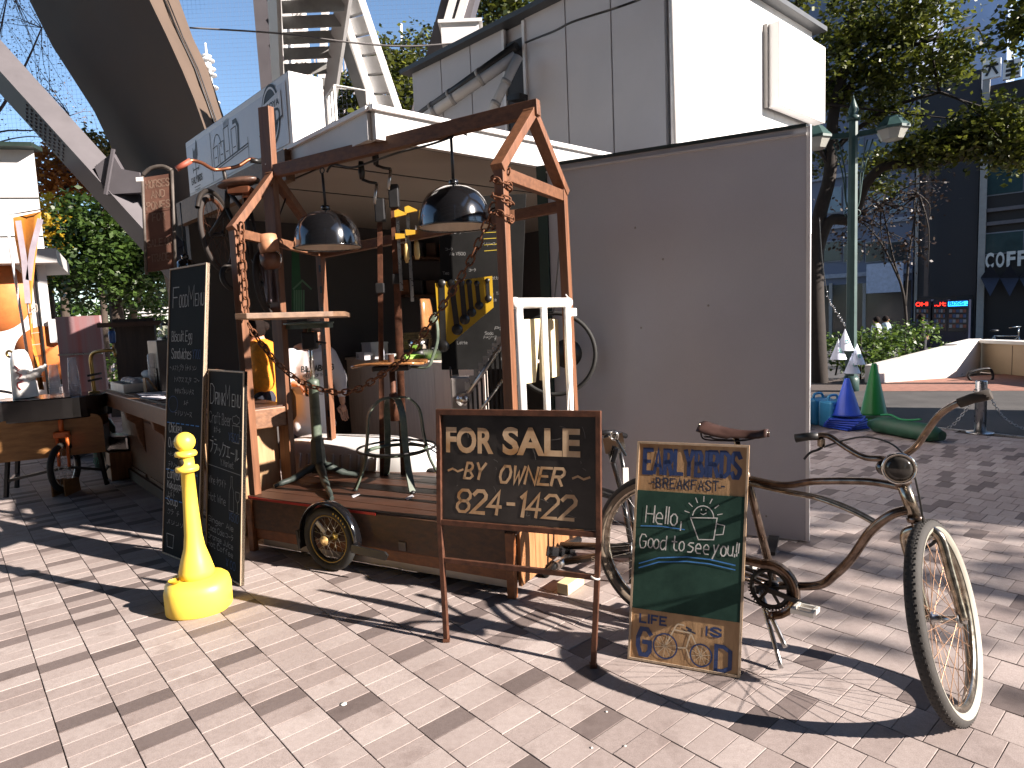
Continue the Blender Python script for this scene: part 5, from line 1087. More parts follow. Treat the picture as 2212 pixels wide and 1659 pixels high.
MB().lathe([(.04, .62), (.036, .70), (.034, 1.02), (.045, 1.03), (.045, 1.08), (.03, 1.09)], V(tbx.x, tbx.y, 0), seg=14).build('upper_column', GREENM, tab)
MB().box(V(tbx.x, tbx.y, 1.36), (.1, .07, .12)).build('height_clamp', DARKM, tab, bev=.01); MB().tube([V(tbx.x, tbx.y, 1.36), V(tbx.x+.12, tbx.y-.04, 1.34)], .008, 6).build('clamp_handle', DARKM, tab)
MB().tube([V(tbx.x, tbx.y, DZ+.06), V(tbx.x, tbx.y, .66)], [.058, .046], 8, smooth=False).build('column', GIRON, tab)
for q in (PZ(592, 1048, DZ+.02), PZ(717, 1074, DZ+.02), PZ(785, 1026, DZ+.02)):
    d = q-V(tbx.x, tbx.y, DZ); d.z = 0; e = V(tbx.x, tbx.y, DZ)
    MB().tube(catmull([e+Z*.11, e+d*.25+Z*.09, e+d*.55+Z*.045, e+d*.85+Z*.025, e+d+Z*.012], 4), [.032]*5+[.026]*4+[.019]*4+[.014]*4, 8).build('foot', GIRON, tab)
# ------------------------------------------------------------------ draughtsman's stool
sc0 = PZ(857, 1050, DZ); sc0 = V(-.80, 4.38, DZ); stl = thing('drafting_stool', 'green steel drafting stool with wooden seat and backrest', 'stool', sc0)
zt_ = P(852, 858, sc0.y).z; ax_ = [(UL*math.cos(a)+NN*math.sin(a)) for a in (rad(35), rad(125), rad(215), rad(305))]
for e in ax_:
    lg = catmull([sc0+Z*(zt_-DZ), sc0+e*.10+Z*(zt_-DZ-.015), sc0+e*.175+Z*(zt_-DZ-.10), sc0+e*.195+Z*(zt_-DZ-.26), sc0+e*.21+Z*.25, sc0+e*.235+Z*.14, sc0+e*.295+Z*.012], 5)
    b = MB()
    tn = V(-e.y, e.x, 0); vs = []
    for i, p in enumerate(lg):
        t_ = (lg[min(i+1, len(lg)-1)]-lg[max(0, i-1)]).normalized(); nn_ = tn.cross(t_)
        vs += [p+tn*.022+nn_*.006, p-tn*.022+nn_*.006, p-tn*.022-nn_*.006, p+tn*.022-nn_*.006]
    b.add(vs, [(4*i+k, 4*i+(k+1) % 4, 4*i+4+(k+1) % 4, 4*i+4+k) for i in range(len(lg)-1) for k in range(4)]); b.build('leg', GREENM, stl, bev=.002)
    MB().lathe([(.018, 0), (.018, .012), (.006, .02)], sc0+e*.297, seg=10).build('glide', DARKM, stl)
MB().torus(sc0+Z*.255, Z, .262, .008, 48, 6).build('foot_ring', DARKM, stl); MB().torus(sc0+Z*.235, Z, .20, .013, 40, 6).build('leg_hoop', GREENM, stl)
MB().lathe([(.03, zt_-DZ-.16), (.03, zt_-DZ+.02), (.02, zt_-DZ+.03), (.02, 1.30-DZ-.05)], sc0, seg=12).build('screw_column', RUSTF, stl)
zs = P(840, 784, sc0.y).z; b = MB(); g_ = []; N1, N2 = 12, 9
sd0 = V(.93, -.2, 0).normalized(); sv0 = V(.2, .93, 0)
for i in range(N1+1):
    for j in range(N2+1):
        u, v = i/N1*2-1, j/N2*2-1; r_ = 1-.12*abs(v)**3; x_ = u*.255*r_*(1 if u < 0 else .9); y_ = v*.18*(1-.15*u*u)
        g_.append(V(sc0.x, sc0.y, zs)+sd0*x_+sv0*y_+Z*(.012*v*v-.018*(max(0, -u-.55))*2+.018*math.exp(-((u+.3)/.3)**2)*(1-v*v)*.6))
b.add(g_, [(i*(N2+1)+j, (i+1)*(N2+1)+j, (i+1)*(N2+1)+j+1, i*(N2+1)+j+1) for i in range(N1) for j in range(N2)], True)
o = b.build('seat', wood('varnished_seat', (.30, .12, .04), (.42, .20, .08), (10, 2, 2), 0, .25, coat=.6), stl); md = o.modifiers.new('s', 'SOLIDIFY'); md.thickness = .016
MB().box(V(sc0.x, sc0.y, zs-.035), (.24, .14, .035)).build('seat_mechanism', DARKM, stl, bev=.008)
arm = catmull([V(sc0.x, sc0.y, zs-.03)+sd0*.14, V(sc0.x, sc0.y, zs-.035)+sd0*.25, P(935, 770, 4.33), P(945, 735, 4.33), P(944, 700, 4.33), P(938, 676, 4.33)], 6)
for s in (-.012, .012): MB().tube([p+sv0*s for p in arm], .0075, 8).build('back_spring', GREENM, stl)
MB().box(P(936, 690, 4.33), (.04, .06, .05)).build('back_clamp', GREENM, stl, bev=.006)
bp = P(930, 679, 4.33); b = MB(); g_ = []
for i in range(9):
    for j in range(7):
        u, v = i/8*2-1, j/6*2-1; wv = .10*(1-.25*u*u); g_.append(bp+Z*(u*.10)+sv0*(v*wv)+sd0*(-.03*v*v-.012*u*u+.0))
b.add(g_, [(i*7+j, i*7+j+1, (i+1)*7+j+1, (i+1)*7+j) for i in range(8) for j in range(6)], True); o = b.build('backrest', MATS['varnished_seat'], stl); md = o.modifiers.new('s', 'SOLIDIFY'); md.thickness = .014; md.offset = 0
for k, (x, y, lab) in enumerate(((769, 1071, 'small white price tag on the deck left of the stool'), (885, 1076, 'small white price tag on the deck before the stool'))):
    c = PZ(x, y, DZ+.004); MB().box(c+Z*.005, (.05, .035, .003), (V(.8, .4, .3).normalized(), V(-.4, .85, .1).normalized(), V(-.2, -.2, .95).normalized())).build('price_tag', M('card', (.62, .62, .66), .6), base=c, label=lab, cat='tag')
# ------------------------------------------------------------------ long bar clamps hung on the back beam
by = 4.72
def clampbar(lab, x, ytop, ybot, grow, w=.035, crank=True):
    t = thing('bar_clamp', lab, 'clamp', P(x, ybot, by), 'long bar clamps')
    a, b = P(x, ytop, by-.06), P(x+grow, ybot, by-.06); MB().beam(a, b, .012, w, V(1, 0, 0)).build('bar', RUSTF, t)
    if crank:
        q = a+Z*.0; MB().box(q+V(0, 0, -.06), (.07, .05, .16)).build('head', DARKM, t, bev=.008)
        s = P(x-6, ytop-40, by-.08); MB().tube([q+V(-.03, -.03, -.02), s], .011, 8).build('screw', STEEL, t)
        cx_ = s+V(-.10, 0, .03); MB().tube([s, s+V(-.05, 0, .01), cx_], .010, 7).build('crank', DARKM, t); MB().tube([cx_, cx_+Z*.05, cx_+Z*.12], [.016, .024, .018], 10).build('grip', BLACK, t)
    MB().box(a.lerp(b, .3)+V(0, -.01, 0), (.06, .04, .07)).build('slide', DARKM, t, bev=.006)
    return t
clampbar('left long bar clamp with a crank hanging behind the stool', 820, 436, 1040, 6, .035)
clampbar('right long bar clamp with a crank hanging behind the stool', 850, 405, 1045, 24, .05)
YC = M('yellow_clamp_jaw', (.55, .32, .03), .5, var=.2); YW = M('pale_wood_grip', (.55, .40, .16), .5)
for k, (x, lab) in enumerate(((858, 'left small yellow quick clamp on the back beam'), (880, 'right small yellow quick clamp on the back beam'))):
    a = P(x, 462+(-6 if k else 2), by-.10); t = thing('quick_clamp', lab, 'clamp', a, 'small yellow clamps')
    MB().beam(a+Z*.02, a-Z*(.62 if k else .52), .008, .022, V(1, 0, 0)).build('bar', STEEL, t)
    MB().prism([(-.012, -.022), (.065, -.008), (.072, .0), (.015, .03), (-.012, .022)], a-V(0, .012, 0), V(1, 0, 0), Z, .03).build('fixed_jaw', YC, t)
    MB().prism([(-.015, -.02), (.05, -.014), (.05, .014), (-.015, .02)], a-V(0, .012, .15), V(1, 0, 0), Z, .03).build('sliding_jaw', YC, t)
    MB().lathe([(.012, 0), (.02, .03), (.019, .10), (.012, .13)], a+V(.05, 0, -.33), seg=10).build('grip', YW, t); MB().tube([a+V(.05, 0, -.21), a+V(.05, 0, -.1)], .006, 6).build('spindle', STEEL, t)
# ------------------------------------------------------------------ white bed end, cream boards, offcuts, hoop, iron rack
q0, q1 = P(1112, 655, 3.62), P(1229, 662, 4.02); bd = thing('bed_end', 'white tubular bed end leaning at the right of the cart', 'bed frame', V(q0.x, q0.y, DZ)); q1.z = q0.z
MB().tube([q0, q1], .030, 14).build('top_rail', WHITEG, bd)
for k, u in enumerate((.06, .5, .96)):
    p = q0.lerp(q1, u); MB().tube([p, V(p.x+.0, p.y, DZ+.005)], .021 if k else .024, 12).build('upright', WHITEG, bd)
MB().sphere(q0, .034, 12, 8).build('corner_knob', WHITEG, bd); MB().box(q1+V(.02, 0, -.06), (.05, .04, .05)).build('bracket', WHITEG, bd, bev=.006)
MB().tube(catmull([P(1222, 636, 3.95), P(1232, 660, 3.93), P(1229, 740, 3.93), P(1236, 790, 3.92), P(1228, 850, 3.93), P(1226, 900, 3.93)], 6), .004, 6).build('white_flex', WHITEG, base=P(1226, 900, 3.93), label='thin white cord dangling at the rear right post', cat='cable')
CRB = M('cream_board', (.66, .56, .36), .6, var=.06)
dv = (q1-q0).normalized(); nb = V(dv.y, -dv.x, 0)
for k, (pp, lab) in enumerate(((((1119, 832), (1158, 826), (1168, 688), (1128, 690)), 'left cream board behind the white bed end'), (((1172, 822), (1210, 812), (1206, 690), (1170, 688)), 'right cream board behind the white bed end'))):
    o_ = q0-nb*(.07+.05*k); pts = [PL(x, y, o_, nb) for x, y in pp]; base = pts[0]
    t = thing('cream_board', lab, 'board', base, 'cream boards behind the bed end'); MB().slab(pts, -nb*.025).build('sheet', CRB, t, bev=.003)
    MB().tube([(pts[0]+pts[1])/2-nb*.013, V(((pts[0]+pts[1])/2-nb*.013).x, ((pts[0]+pts[1])/2-nb*.013).y, DZ)], .008, 6).build('support_leg', DARKM, t)
for k, (y0, x0, x1) in enumerate(((873, 1124, 1178), (858, 1128, 1180), (845, 1132, 1182), (832, 1136, 1180))):
    c = PL((x0+x1)/2, y0, q0-nb*.22, nb); c.z = DZ+.26+.052*k; MB().box(c, (.20-.01*k, .08, .046), (dv, nb, Z)).build('timber_offcut', W_PALE, base=c, label=['lowest', 'second lowest', 'second highest', 'topmost'][k]+' pale timber offcut stacked behind the bed end', cat='offcut', group='stacked pale offcuts', bev=.003)
crate = V(*PL(1152, 880, q0-nb*.22, nb)); MB().box(V(crate.x, crate.y, DZ+.117), (.30, .14, .232), (dv, nb, Z)).build('offcut_crate', W_SIDE, base=V(crate.x, crate.y, DZ), label='dark wooden crate under the pale offcuts', cat='crate', bev=.004)
hc = P(1198, 765, 4.42); hp = thing('hoop', 'large black bicycle tyre hoop hung behind the rear right post', 'tyre', hc); hn = V(-.25, -.95, 0).normalized()
MB().torus(hc, hn, 88/FOC*4.42, .014, 56, 8).build('tyre', RUBBER, hp); MB().lathe([(.10, 0), (.10, .02), (.0, .03)], hc+V(.09, .02, 0), hn, 24).build('disc', BLACK, hp); MB().beam(hc+Z*.26, BRt-Z*.1+NN*.03, .008, .008).build('hanging_wire', DARKM, hp)
ir = thing('iron_rack', 'dark iron folding rack leaning behind the right front post', 'rack', P(1040, 1000, 4.0)); IY = 3.95
pT, pB = P(1092, 735, IY), P(1003, 862, IY); MB().tube([pB, pT], .014, 8).build('top_rail', STEEL, ir); MB().sphere(pB, .03, 12, 8).build('end_knob', STEEL, ir)
for k in range(9):
    a = pB.lerp(pT, .08+k*.11); MB().beam(V(a.x, a.y+.02, DZ+.02), a+V(0, .02, .04), .03, .012, V(1, 0, 0)).build('slat', DARKM, ir); MB().box(a+V(0, .01, .05), (.03, .012, .05)).build('slat_end', STEEL, ir)
MB().tube([P(1030, 898, IY-.06), P(1086, 820, IY-.06)], .010, 8).build('brace', STEEL, ir)
mb2 = thing('grey_meter', 'grey box with a round knob standing below the wall menu', 'box', P(1002, 900, 5.0)); MB().box(P(1004, 850, 5.0), (.20, .14, .26)).build('case', M('pale_grey_case', (.36, .33, .31), .5), mb2, bev=.012); MB().lathe([(.05, 0), (.05, .04), (0, .05)], P(1000, 862, 4.92), V(0, -1, 0), 18).build('knob', STEEL, mb2)
MB().tube(catmull([P(972, 792, 5.0), P(976, 830, 5.0), P(985, 850, 4.95)], 4), .008, 6).build('hose', BLACK, mb2); MB().beam(P(1004, 872, 5.0), V(P(1004, 872, 5.0).x, 5.0, 0), .1, .1).build('stand', DARKM, mb2)
# ------------------------------------------------------------------ wood block on the paving
wb0, wb1 = G(1218, 1283), G(1248, 1262); d = (wb1-wb0).normalized(); MB().box(wb0.lerp(wb1, .5)+Z*.031, (.17, .07, .058), (d, V(-d.y, d.x, 0), Z)).build('wood_block', W_PALE, base=wb0, label='pale wooden chock lying on the paving beside the tow hitch', cat='wood block', bev=.004)
# ------------------------------------------------------------------ old bicycle hung at the left gable
OB = 4.72; fw_ = P(470, 506, OB+.2); rw_ = P(578, 612, OB); ob = thing('hanging_bicycle', 'old rusty bicycle hung up at the left gable', 'bicycle', rw_)
axw = V(-.85, -.52, .05).normalized(); OLD = M('old_black_frame', (.03, .025, .022), .5, .3, var=.4); OLDT = M('perished_tyre', (.035, .028, .025), .85, var=.3)
wheel(ob, fw_, V(1, .02, .08).normalized(), .285, .016, 24, OLDT, RUSTF, DARKM, RUSTF); wheel(ob, rw_, V(1, .02, .08).normalized(), .235, .020, 24, OLDT, RUSTF, DARKM, RUSTF)
hd = P(492, 412, OB+.1); st_ = P(482, 362, OB+.05); sd_ = P(515, 398, OB); bbk = P(545, 560, OB)
f_ = MB()
for a, b, r_ in ((st_, hd, .014), (hd, P(490, 450, OB+.12), .02), (P(490, 450, OB+.12), fw_+V(.05, 0, 0), .014), (P(490, 450, OB+.12), fw_+V(-.04, -.03, 0), .014), (hd, P(540, 470, OB), .016), (P(490, 450, OB+.12), bbk, .016), (P(525, 410, OB), bbk, .016), (bbk, rw_, .012), (P(540, 450, OB), rw_, .012)): f_.tube([a, b], r_, 8)
f_.build('frame', OLD, ob)
HB = M('copper_bar', (.28, .11, .06), .35, .8, var=.3)
hb = catmull([P(392, 358, OB-.2), P(412, 347, OB-.18), P(436, 352, OB-.1), P(462, 366, OB), P(490, 364, OB+.05), P(516, 358, OB+.1), P(540, 344, OB+.15), P(560, 348, OB+.2)], 5)
MB().tube(hb, .0125, 10).build('handlebar', HB, ob); MB().tube([P(381, 365, OB-.22), P(412, 347, OB-.18)], .019, 10).build('grip', M('perished_red_grip', (.30, .075, .045), .6), ob); MB().tube([P(540, 346, OB+.15), P(564, 349, OB+.2)], .018, 10).build('grip', BLACK, ob)
sd1 = MB(); sd1.sphere(sd_+V(0, 0, .01), .15, 18, 10, (1.05, .62, .22), ax=(V(.97, -.1, .12).normalized(), V(.1, .99, 0), V(-.12, 0, .99))); sd1.build('saddle', M('cracked_leather', (.10, .055, .04), .35, var=.4, scale=20), ob)
for s in (-.05, .05): MB().lathe([(.028, 0), (.03, .02), (.024, .04), (.03, .06), (.024, .08)], P(548, 428, OB)+V(s, 0, 0), seg=10).build('saddle_spring', HB, ob)
MB().box(P(520, 412, OB), (.16, .1, .05)).build('saddle_frame', HB, ob, bev=.01)
MB().torus(fw_, V(1, .02, .08).normalized(), .31, .018, 30, 6, a0=.02, a1=.42).build('mudguard', OLD, ob)
MB().torus(P(505, 600, OB), V(.8, -.5, .2), .09, .02, 24, 6).build('chain_wheel', OLD, ob)
MB().tube([LA-Z*.06, hd+V(0, -.02, .02)], .006, 6).build('hanging_rope', BLACK, ob); MB().tube([LA.lerp(BLt, .3), rw_+Z*.2], .006, 6).build('hanging_rope', BLACK, ob)
lg_ = P(583, 545, OB-.22); lt = thing('leather_bag', 'cracked tan leather cylinder bag hung behind the left post', 'bag', lg_-Z*.12); LEA = M('tan_leather', (.42, .20, .11), .5, var=.3, scale=14, bump=.2); LED = M('dark_leather', (.13, .055, .03), .5, var=.3, scale=14)
MB().lathe([(.062, -.01), (.066, .05), (.06, .115), (.05, .12), (.0, .118)], lg_, V(-.1, 0, 1), 20).build('upper_body', LEA, lt); MB().lathe([(0, -.115), (.05, -.11), (.072, -.07), (.07, -.012)], lg_, V(-.1, 0, 1), 20).build('lower_body', LED, lt)
MB().tube(catmull([lg_+V(.06, -.04, .0), lg_+V(.09, -.05, -.03), lg_+V(.085, -.05, -.08)], 4), .006, 6).build('buckle', CHROME, lt); MB().tube([lg_+Z*.11, V(lg_.x, lg_.y, FLt.lerp(BLt, .5).z-.08)], .006, 6).build('strap', LED, lt)
cl_ = P(578, 610, OB-.12); b = MB(); g_ = []
for i in range(12):
    for j in range(9):
        u, v = i/11., j/8.; g_.append(P(563+u*14+v*30-u*v*4, 575+u*78, OB-.15+.05*math.sin(v*9+u*2)))
b.add(g_, [(i*9+j, i*9+j+1, i*9+j+10, i*9+j+9) for i in range(11) for j in range(8)], True); o = b.build('hanging_cloth', M('mauve_grey_cloth', (.15, .12, .13), .85, var=.2), base=P(575, 655, OB-.15), label='grey pleated cloth hanging under the leather bag', cat='cloth'); md = o.modifiers.new('s', 'SOLIDIFY'); md.thickness = .004
# ================================================================== yellow barrier post
yb = G(432, 1312); yp = thing('barrier_post', 'bright yellow plastic barrier post with a ball top', 'post', yb)
YEL = M('yellow_plastic', (.86, .60, .075), .42, var=.06, scale=3)
bs = MB(); ang0 = rad(20); n = 36; prof = [(.150, 0), (.163, .012), (.163, .115), (.155, .148), (.135, .165), (.10, .172), (.085, .176)]; vs = []
for r, z in prof:
    for k in range(n):
        a = 6.28319*k/n; sq = (abs(math.cos(a))**5+abs(math.sin(a))**5)**(-1/5); f = 1+(sq-1)*.28; vs.append(yb+V(math.cos(a+ang0)*r*f, math.sin(a+ang0)*r*f, z))
bs.add(vs, [(i*n+k, i*n+(k+1) % n, (i+1)*n+(k+1) % n, (i+1)*n+k) for i in range(len(prof)-1) for k in range(n)], True); bs.add([yb+Z*.19], []); bs.build('base', YEL, yp)
MB().lathe([(.088, .168), (.086, .21), (.070, .27), (.052, .33), (.043, .40), (.036, .55), (.032, .735), (.055, .738), (.057, .752), (.053, .762), (.037, .765), (.036, .815), (.052, .818), (.055, .830), (.048, .842), (.028, .846)], yb, seg=32).build('column', YEL, yp)
MB().sphere(yb+Z*.890, .051, 24, 14).build('ball', YEL, yp)
MB().lathe([(.020, 0), (.020, .004), (0, .004)], yb+Z*.79+V(-.012, -.0345, 0), V(-.25, -1, 0), 16).build('chain_hole', M('hole_dark', (.02, .014, .006), .9), yp)
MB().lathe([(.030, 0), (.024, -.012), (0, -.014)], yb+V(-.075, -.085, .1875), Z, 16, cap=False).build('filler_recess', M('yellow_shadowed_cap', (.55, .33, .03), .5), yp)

# ================================================================== FOR SALE sign
sL, sR = V(-.348, 2.864, 0), V(.288, 2.589, 0); tL, tR = P(948, 887, 2.93), P(1293, 897, 2.665); tL.z = tR.z = (tL.z+tR.z)/2
fs = thing('for_sale_sign', 'rusty framed black FOR SALE BY OWNER sign on legs', 'sign', (sL+sR)/2)
def mid(a, b, z): u = z/b.z; return a.lerp(b, u)
kL, kR = mid(sL, tL, .55)+V(-.012, .0, 0), mid(sR, tR, .55)+V(.012, 0, 0)
sx_ = (tR-tL).normalized(); sn = sx_.cross((tL-kL).normalized()).normalized(); sn = sn if sn.y < 0 else -sn
for nm, a, b, c in (('leg', sL, kL, tL), ('leg', sR, kR, tR)):
    q = MB(); q.beam(a, b, .022, .022, sn); q.beam(b-(c-b).normalized()*.006, c, .022, .024, sn); q.build('leg', RUSTF, fs, bev=.002)
MB().beam(tL-sx_*.011, tR+sx_*.011, .026, .024, sn).build('top_bar', RUSTF, fs, bev=.002)
MB().beam(kL, kR, .024, .022, sn).build('middle_bar', RUSTF, fs, bev=.002); zl = .375
MB().beam(mid(sL, tL, zl), mid(sR, tR, zl), .022, .02, sn).build('lower_bar', RUSTF, fs, bev=.002)
SLT = M('scratched_black_panel', (.016, .014, .013), .32, var=.4, scale=5, col2=(.045, .038, .034), bump=.05)
pa_, pb_, pc_, pd_ = kL+sx_*.012+Z*.014, kR-sx_*.012+Z*.014, tR-sx_*.012-Z*.014, tL+sx_*.012-Z*.014
MB().slab([p-sn*.004 for p in (pa_, pb_, pc_, pd_)], -sn*.012).build('panel', SLT, fs)
PB = Board(pa_-sn*.004, pb_-pa_, (pd_-pa_), .0015); PWd, PHt = (pb_-pa_).length, (pd_-pa_).length
GOLD = M('faded_gold_paint', (.42, .20, .06), .5, var=.3, scale=6, col2=(.66, .50, .33)); 
q = MB(); fontmesh(q, 'FOR', PB, PWd*.03, PHt*.655, PHt*.225, .035, fit=PWd*.325); fontmesh(q, 'SALE', PB, PWd*.415, PHt*.655, PHt*.235, .035, fit=PWd*.49); q.build('for_sale_lettering', GOLD, fs)
q = MB(); PB.write(q, 'BY', PWd*.155, PHt*.405, PHt*.145, .011, fit=PWd*.125, slant=.25); PB.write(q, 'OWNER', PWd*.39, PHt*.385, PHt*.15, .012, fit=PWd*.40, slant=.25)
for x0, y_ in ((.045, .47), (.86, .455)): PB.line(q, [(PWd*x0, PHt*y_), (PWd*(x0+.03), PHt*(y_+.02)), (PWd*(x0+.065), PHt*(y_-.005)), (PWd*(x0+.10), PHt*(y_+.015))], .009)
q.build('by_owner_lettering', GOLD, fs)
q = MB(); PB.write(q, '824-1422', PWd*.10, PHt*.085, PHt*.205, .015, fit=PWd*.76, slant=.16); q.build('phone_number', GOLD, fs)
q = MB(); rr = random.Random(5)
for k in range(26):
    x, y = rr.uniform(.05, .95)*PWd, rr.uniform(.08, .92)*PHt; a = rr.uniform(0, 6.28); l_ = rr.uniform(.006, .05)
    PB.line(q, [(x, y), (x+math.cos(a)*l_*.5+.003, y+math.sin(a)*l_*.5), (x+math.cos(a)*l_, y+math.sin(a)*l_)], rr.uniform(.0008, .0018), 0, .0002)
q.build('scratches', M('scratch', (.16, .15, .14), .5), fs, kind='stuff')
MB().torus(mid(sR, tR, zl)+V(0, -.004, 0), V(.3, 0, 1), .017, .004, 16, 6).build('string_tie', M('white_string', (.7, .68, .62), .8), fs)
for p in (sL, sR): MB().box(p+Z*.008, (.03, .03, .014)).build('foot_pad', RUSTF, fs)

# ================================================================== breakfast board
eBL, eBR, eTL, eTR = V(.440, 2.640, 0), V(.851, 2.456, 0), None, None
ew = (eBR-eBL); eX = ew.normalized(); eN = V(-eX.y, eX.x, 0)          # away from the camera
best = min(((PL(1389.8, 965, eBL+eN*(d_*.9), eN) - eBL).dot(eX)-.028, d_) for d_ in (.0,))[1]
lean = .145; eU = (eN*lean+Z*.905+eX*.03); H_ = eU.length; eY = eU.normalized(); eo = eBL+Z*.004
ebd = thing('breakfast_board', 'tall plywood and green chalkboard sign with hello greeting', 'sign', (eBL+eBR)/2); Wd = ew.length; EN = eX.cross(eY).normalized(); EN = EN if EN.y < 0 else -EN
MB().slab([eo, eo+eX*Wd, eo+eX*Wd+eY*H_, eo+eY*H_], -EN*.016).build('sheet', W_PLY, ebd, bev=.002)
EB = Board(eo, eX, eY, .001); fr_ = MB(); e = .009
for a, b in (((e/2, 0), (e/2, H_)), ((Wd-e/2, 0), (Wd-e/2, H_)), ((e, e/2), (Wd-e, e/2)), ((e, H_-e/2), (Wd-e, H_-e/2))): 
    p_, q_ = EB.p(*a), EB.p(*b); fr_.beam(p_+EN*.001, q_+EN*.001, e, .006, EN)
fr_.build('edging', W_FRAME, ebd)
GCH = M('green_chalkboard', (.018, .055, .042), .8, var=.35, scale=7, col2=(.034, .082, .062), fine=.12, spec=.2)
MB().slab([EB.p(e+.001, H_*.235), EB.p(Wd-e-.001, H_*.235), EB.p(Wd-e-.001, H_*.775), EB.p(e+.001, H_*.775)], EN*.003).build('chalkboard', GCH, ebd)
NAVY = M('navy_paint', (.022, .045, .135), .5, var=.2, scale=8); NAVD = M('dark_ink', (.03, .035, .06), .5)
q = MB(); EB.write(q, 'EARLYBIRDS', Wd*.075, H_*.858, H_*.105, .0165, fit=Wd*.85, jit=.01, sp=2.0); q.build('title_lettering', NAVY, ebd)
q = MB(); EB.write(q, '-BREAKFAST-', Wd*.14, H_*.793, H_*.042, .0065, fit=Wd*.66, jit=.01, sp=2.); q.build('breakfast_lettering', NAVD, ebd)
EB.off = .0055; q = MB(); EB.write(q, 'Hello,', Wd*.11, H_*.63, H_*.075, .0048, fit=Wd*.33, jit=.04, slant=.05); EB.write(q, 'Good to see you!!', Wd*.065, H_*.515, H_*.062, .0048, fit=Wd*.87, jit=.06, slant=.06); q.build('greeting', CHALK, ebd)
q = MB(); cx, cy_ = Wd*.63, H_*.672
EB.line(q, [(cx+.042*math.cos(.1+a*.29), cy_+.048*math.sin(.1+a*.29)) for a in range(11)], .004); EB.line(q, [(cx-.05, cy_-.004), (cx+.055, cy_+.003), (cx+.045, cy_-.085), (cx-.015, cy_-.09), (cx-.05, cy_-.004)], .004)
EB.line(q, [(cx+.055, cy_-.02), (cx+.085, cy_-.025), (cx+.08, cy_-.06), (cx+.052, cy_-.065)], .0035); EB.line(q, [(cx-.012, cy_+.018), (cx, cy_+.012), (cx+.012, cy_+.02)], .0025)
for k in range(7): a = .25+k*.44; EB.line(q, [(cx+.058*math.cos(a), cy_+.066*math.sin(a)), (cx+.076*math.cos(a), cy_+.086*math.sin(a))], .0035)
for s in (-.008, .01): EB.line(q, [(cx+s, cy_+.03), (cx+s, cy_+.034)], .003)
q.build('sun_cup_drawing', CHALK, ebd)
q = MB(); EB.line(q, [(Wd*.07, H_*.612), (Wd*.25, H_*.618), (Wd*.47, H_*.612)], .004)
for dy in (0, -.018): EB.line(q, [(Wd*.07, H_*.44+dy), (Wd*.25, H_*.475+dy), (Wd*.5, H_*.492+dy), (Wd*.7, H_*.492+dy), (Wd*.92, H_*.478+dy)], .005)
q.build('blue_underline', CHALKB, ebd); EB.off = .0015
q = MB(); EB.write(q, 'LIFE', Wd*.10, H_*.175, H_*.035, .008, fit=Wd*.24, jit=.01, sp=2.); EB.write(q, 'IS', Wd*.70, H_*.160, H_*.035, .008, fit=Wd*.12, sp=2.); EB.write(q, 'G', Wd*.09, H_*.03, H_*.115, .017, fit=Wd*.11)
EB.write(q, 'D', Wd*.79, H_*.015, H_*.105, .018, fit=Wd*.12)
for cx, cy_, r in ((Wd*.34, H_*.083, .048), (Wd*.66, H_*.068, .042)): EB.line(q, [(cx+r*math.cos(k*.2618), cy_+r*1.05*math.sin(k*.2618)) for k in range(25)], .006)
q.build('good_lettering', NAVY, ebd)
q = MB()
for cx, cy_, r in ((Wd*.34, H_*.083, .043), (Wd*.66, H_*.068, .037)):
    for k in range(5): a = k*.628+.2; EB.line(q, [(cx-r*math.cos(a), cy_-r*math.sin(a)), (cx+r*math.cos(a), cy_+r*math.sin(a))], .0022)
for pts in ([(Wd*.34, H_*.083), (Wd*.43, H_*.18), (Wd*.45, H_*.19), (Wd*.50, H_*.188)], [(Wd*.425, H_*.162), (Wd*.565, H_*.158), (Wd*.66, H_*.068)], [(Wd*.565, H_*.158), (Wd*.53, H_*.09), (Wd*.44, H_*.085)], [(Wd*.53, H_*.09), (Wd*.56, H_*.05)]): EB.line(q, pts, .006)
q.build('bicycle_drawing', M('pale_paint', (.55, .45, .32), .6), ebd)
q = MB(); EB.line(q, [(Wd*.525, H_*.18), (Wd*.565, H_*.172)], .008); EB.line(q, [(Wd*.54, H_*.168), (Wd*.60, H_*.160)], .007); q.build('saddle_drawing', NAVD, ebd)

# ================================================================== tall menu boards
def menu(name, lab, bl_, br_, tl2, tr2):
    t = thing(name, lab, 'menu board', (bl_+br_)/2); X = (br_-bl_); Yv = ((tl2-bl_)+(tr2-br_))/2; W, H = X.length, Yv.length; X.normalize(); Yv.normalize()
    Nn = X.cross(Yv).normalized(); b0 = bl_+Z*.006
    MB().slab([b0, b0+X*W, b0+X*W+Yv*H, b0+Yv*H], -Nn*.018).build('sheet', SLATE, t)
    q = MB(); B = Board(b0, X, Yv, .0); e = .010
    for a, b in (((e/2, 0), (e/2, H)), ((W-e/2, 0), (W-e/2, H)), ((e, e/2), (W-e, e/2)), ((e, H-e/2), (W-e, H-e/2))): q.beam(B.p(*a)-Nn*.007, B.p(*b)-Nn*.007, e, .024, Nn)
    q.build('edging', W_FRAME, t, bev=.002)
    for s in (.2, .45): MB().beam(b0+X*(W*s)-Nn*.02+Yv*(H*.2), V(*(b0+X*(W*s)-Nn*.10).to_tuple()[:2], .01), .022, .022).build('back_leg', W_FRAME, t)
    B.off = .002; return t, B, W, H
fL, fR = V(-2.365, 4.226, 0), V(-1.98, 3.923, 0); X_ = (fR-fL).normalized(); Nf = V(-X_.y, X_.x, 0); lf = Nf*.22
t, B, W, H = menu('food_menu_board', 'tallest narrow black chalkboard headed Food Menu', fL, fR, fL+lf+Z*1.87, fR+lf+Z*1.87)
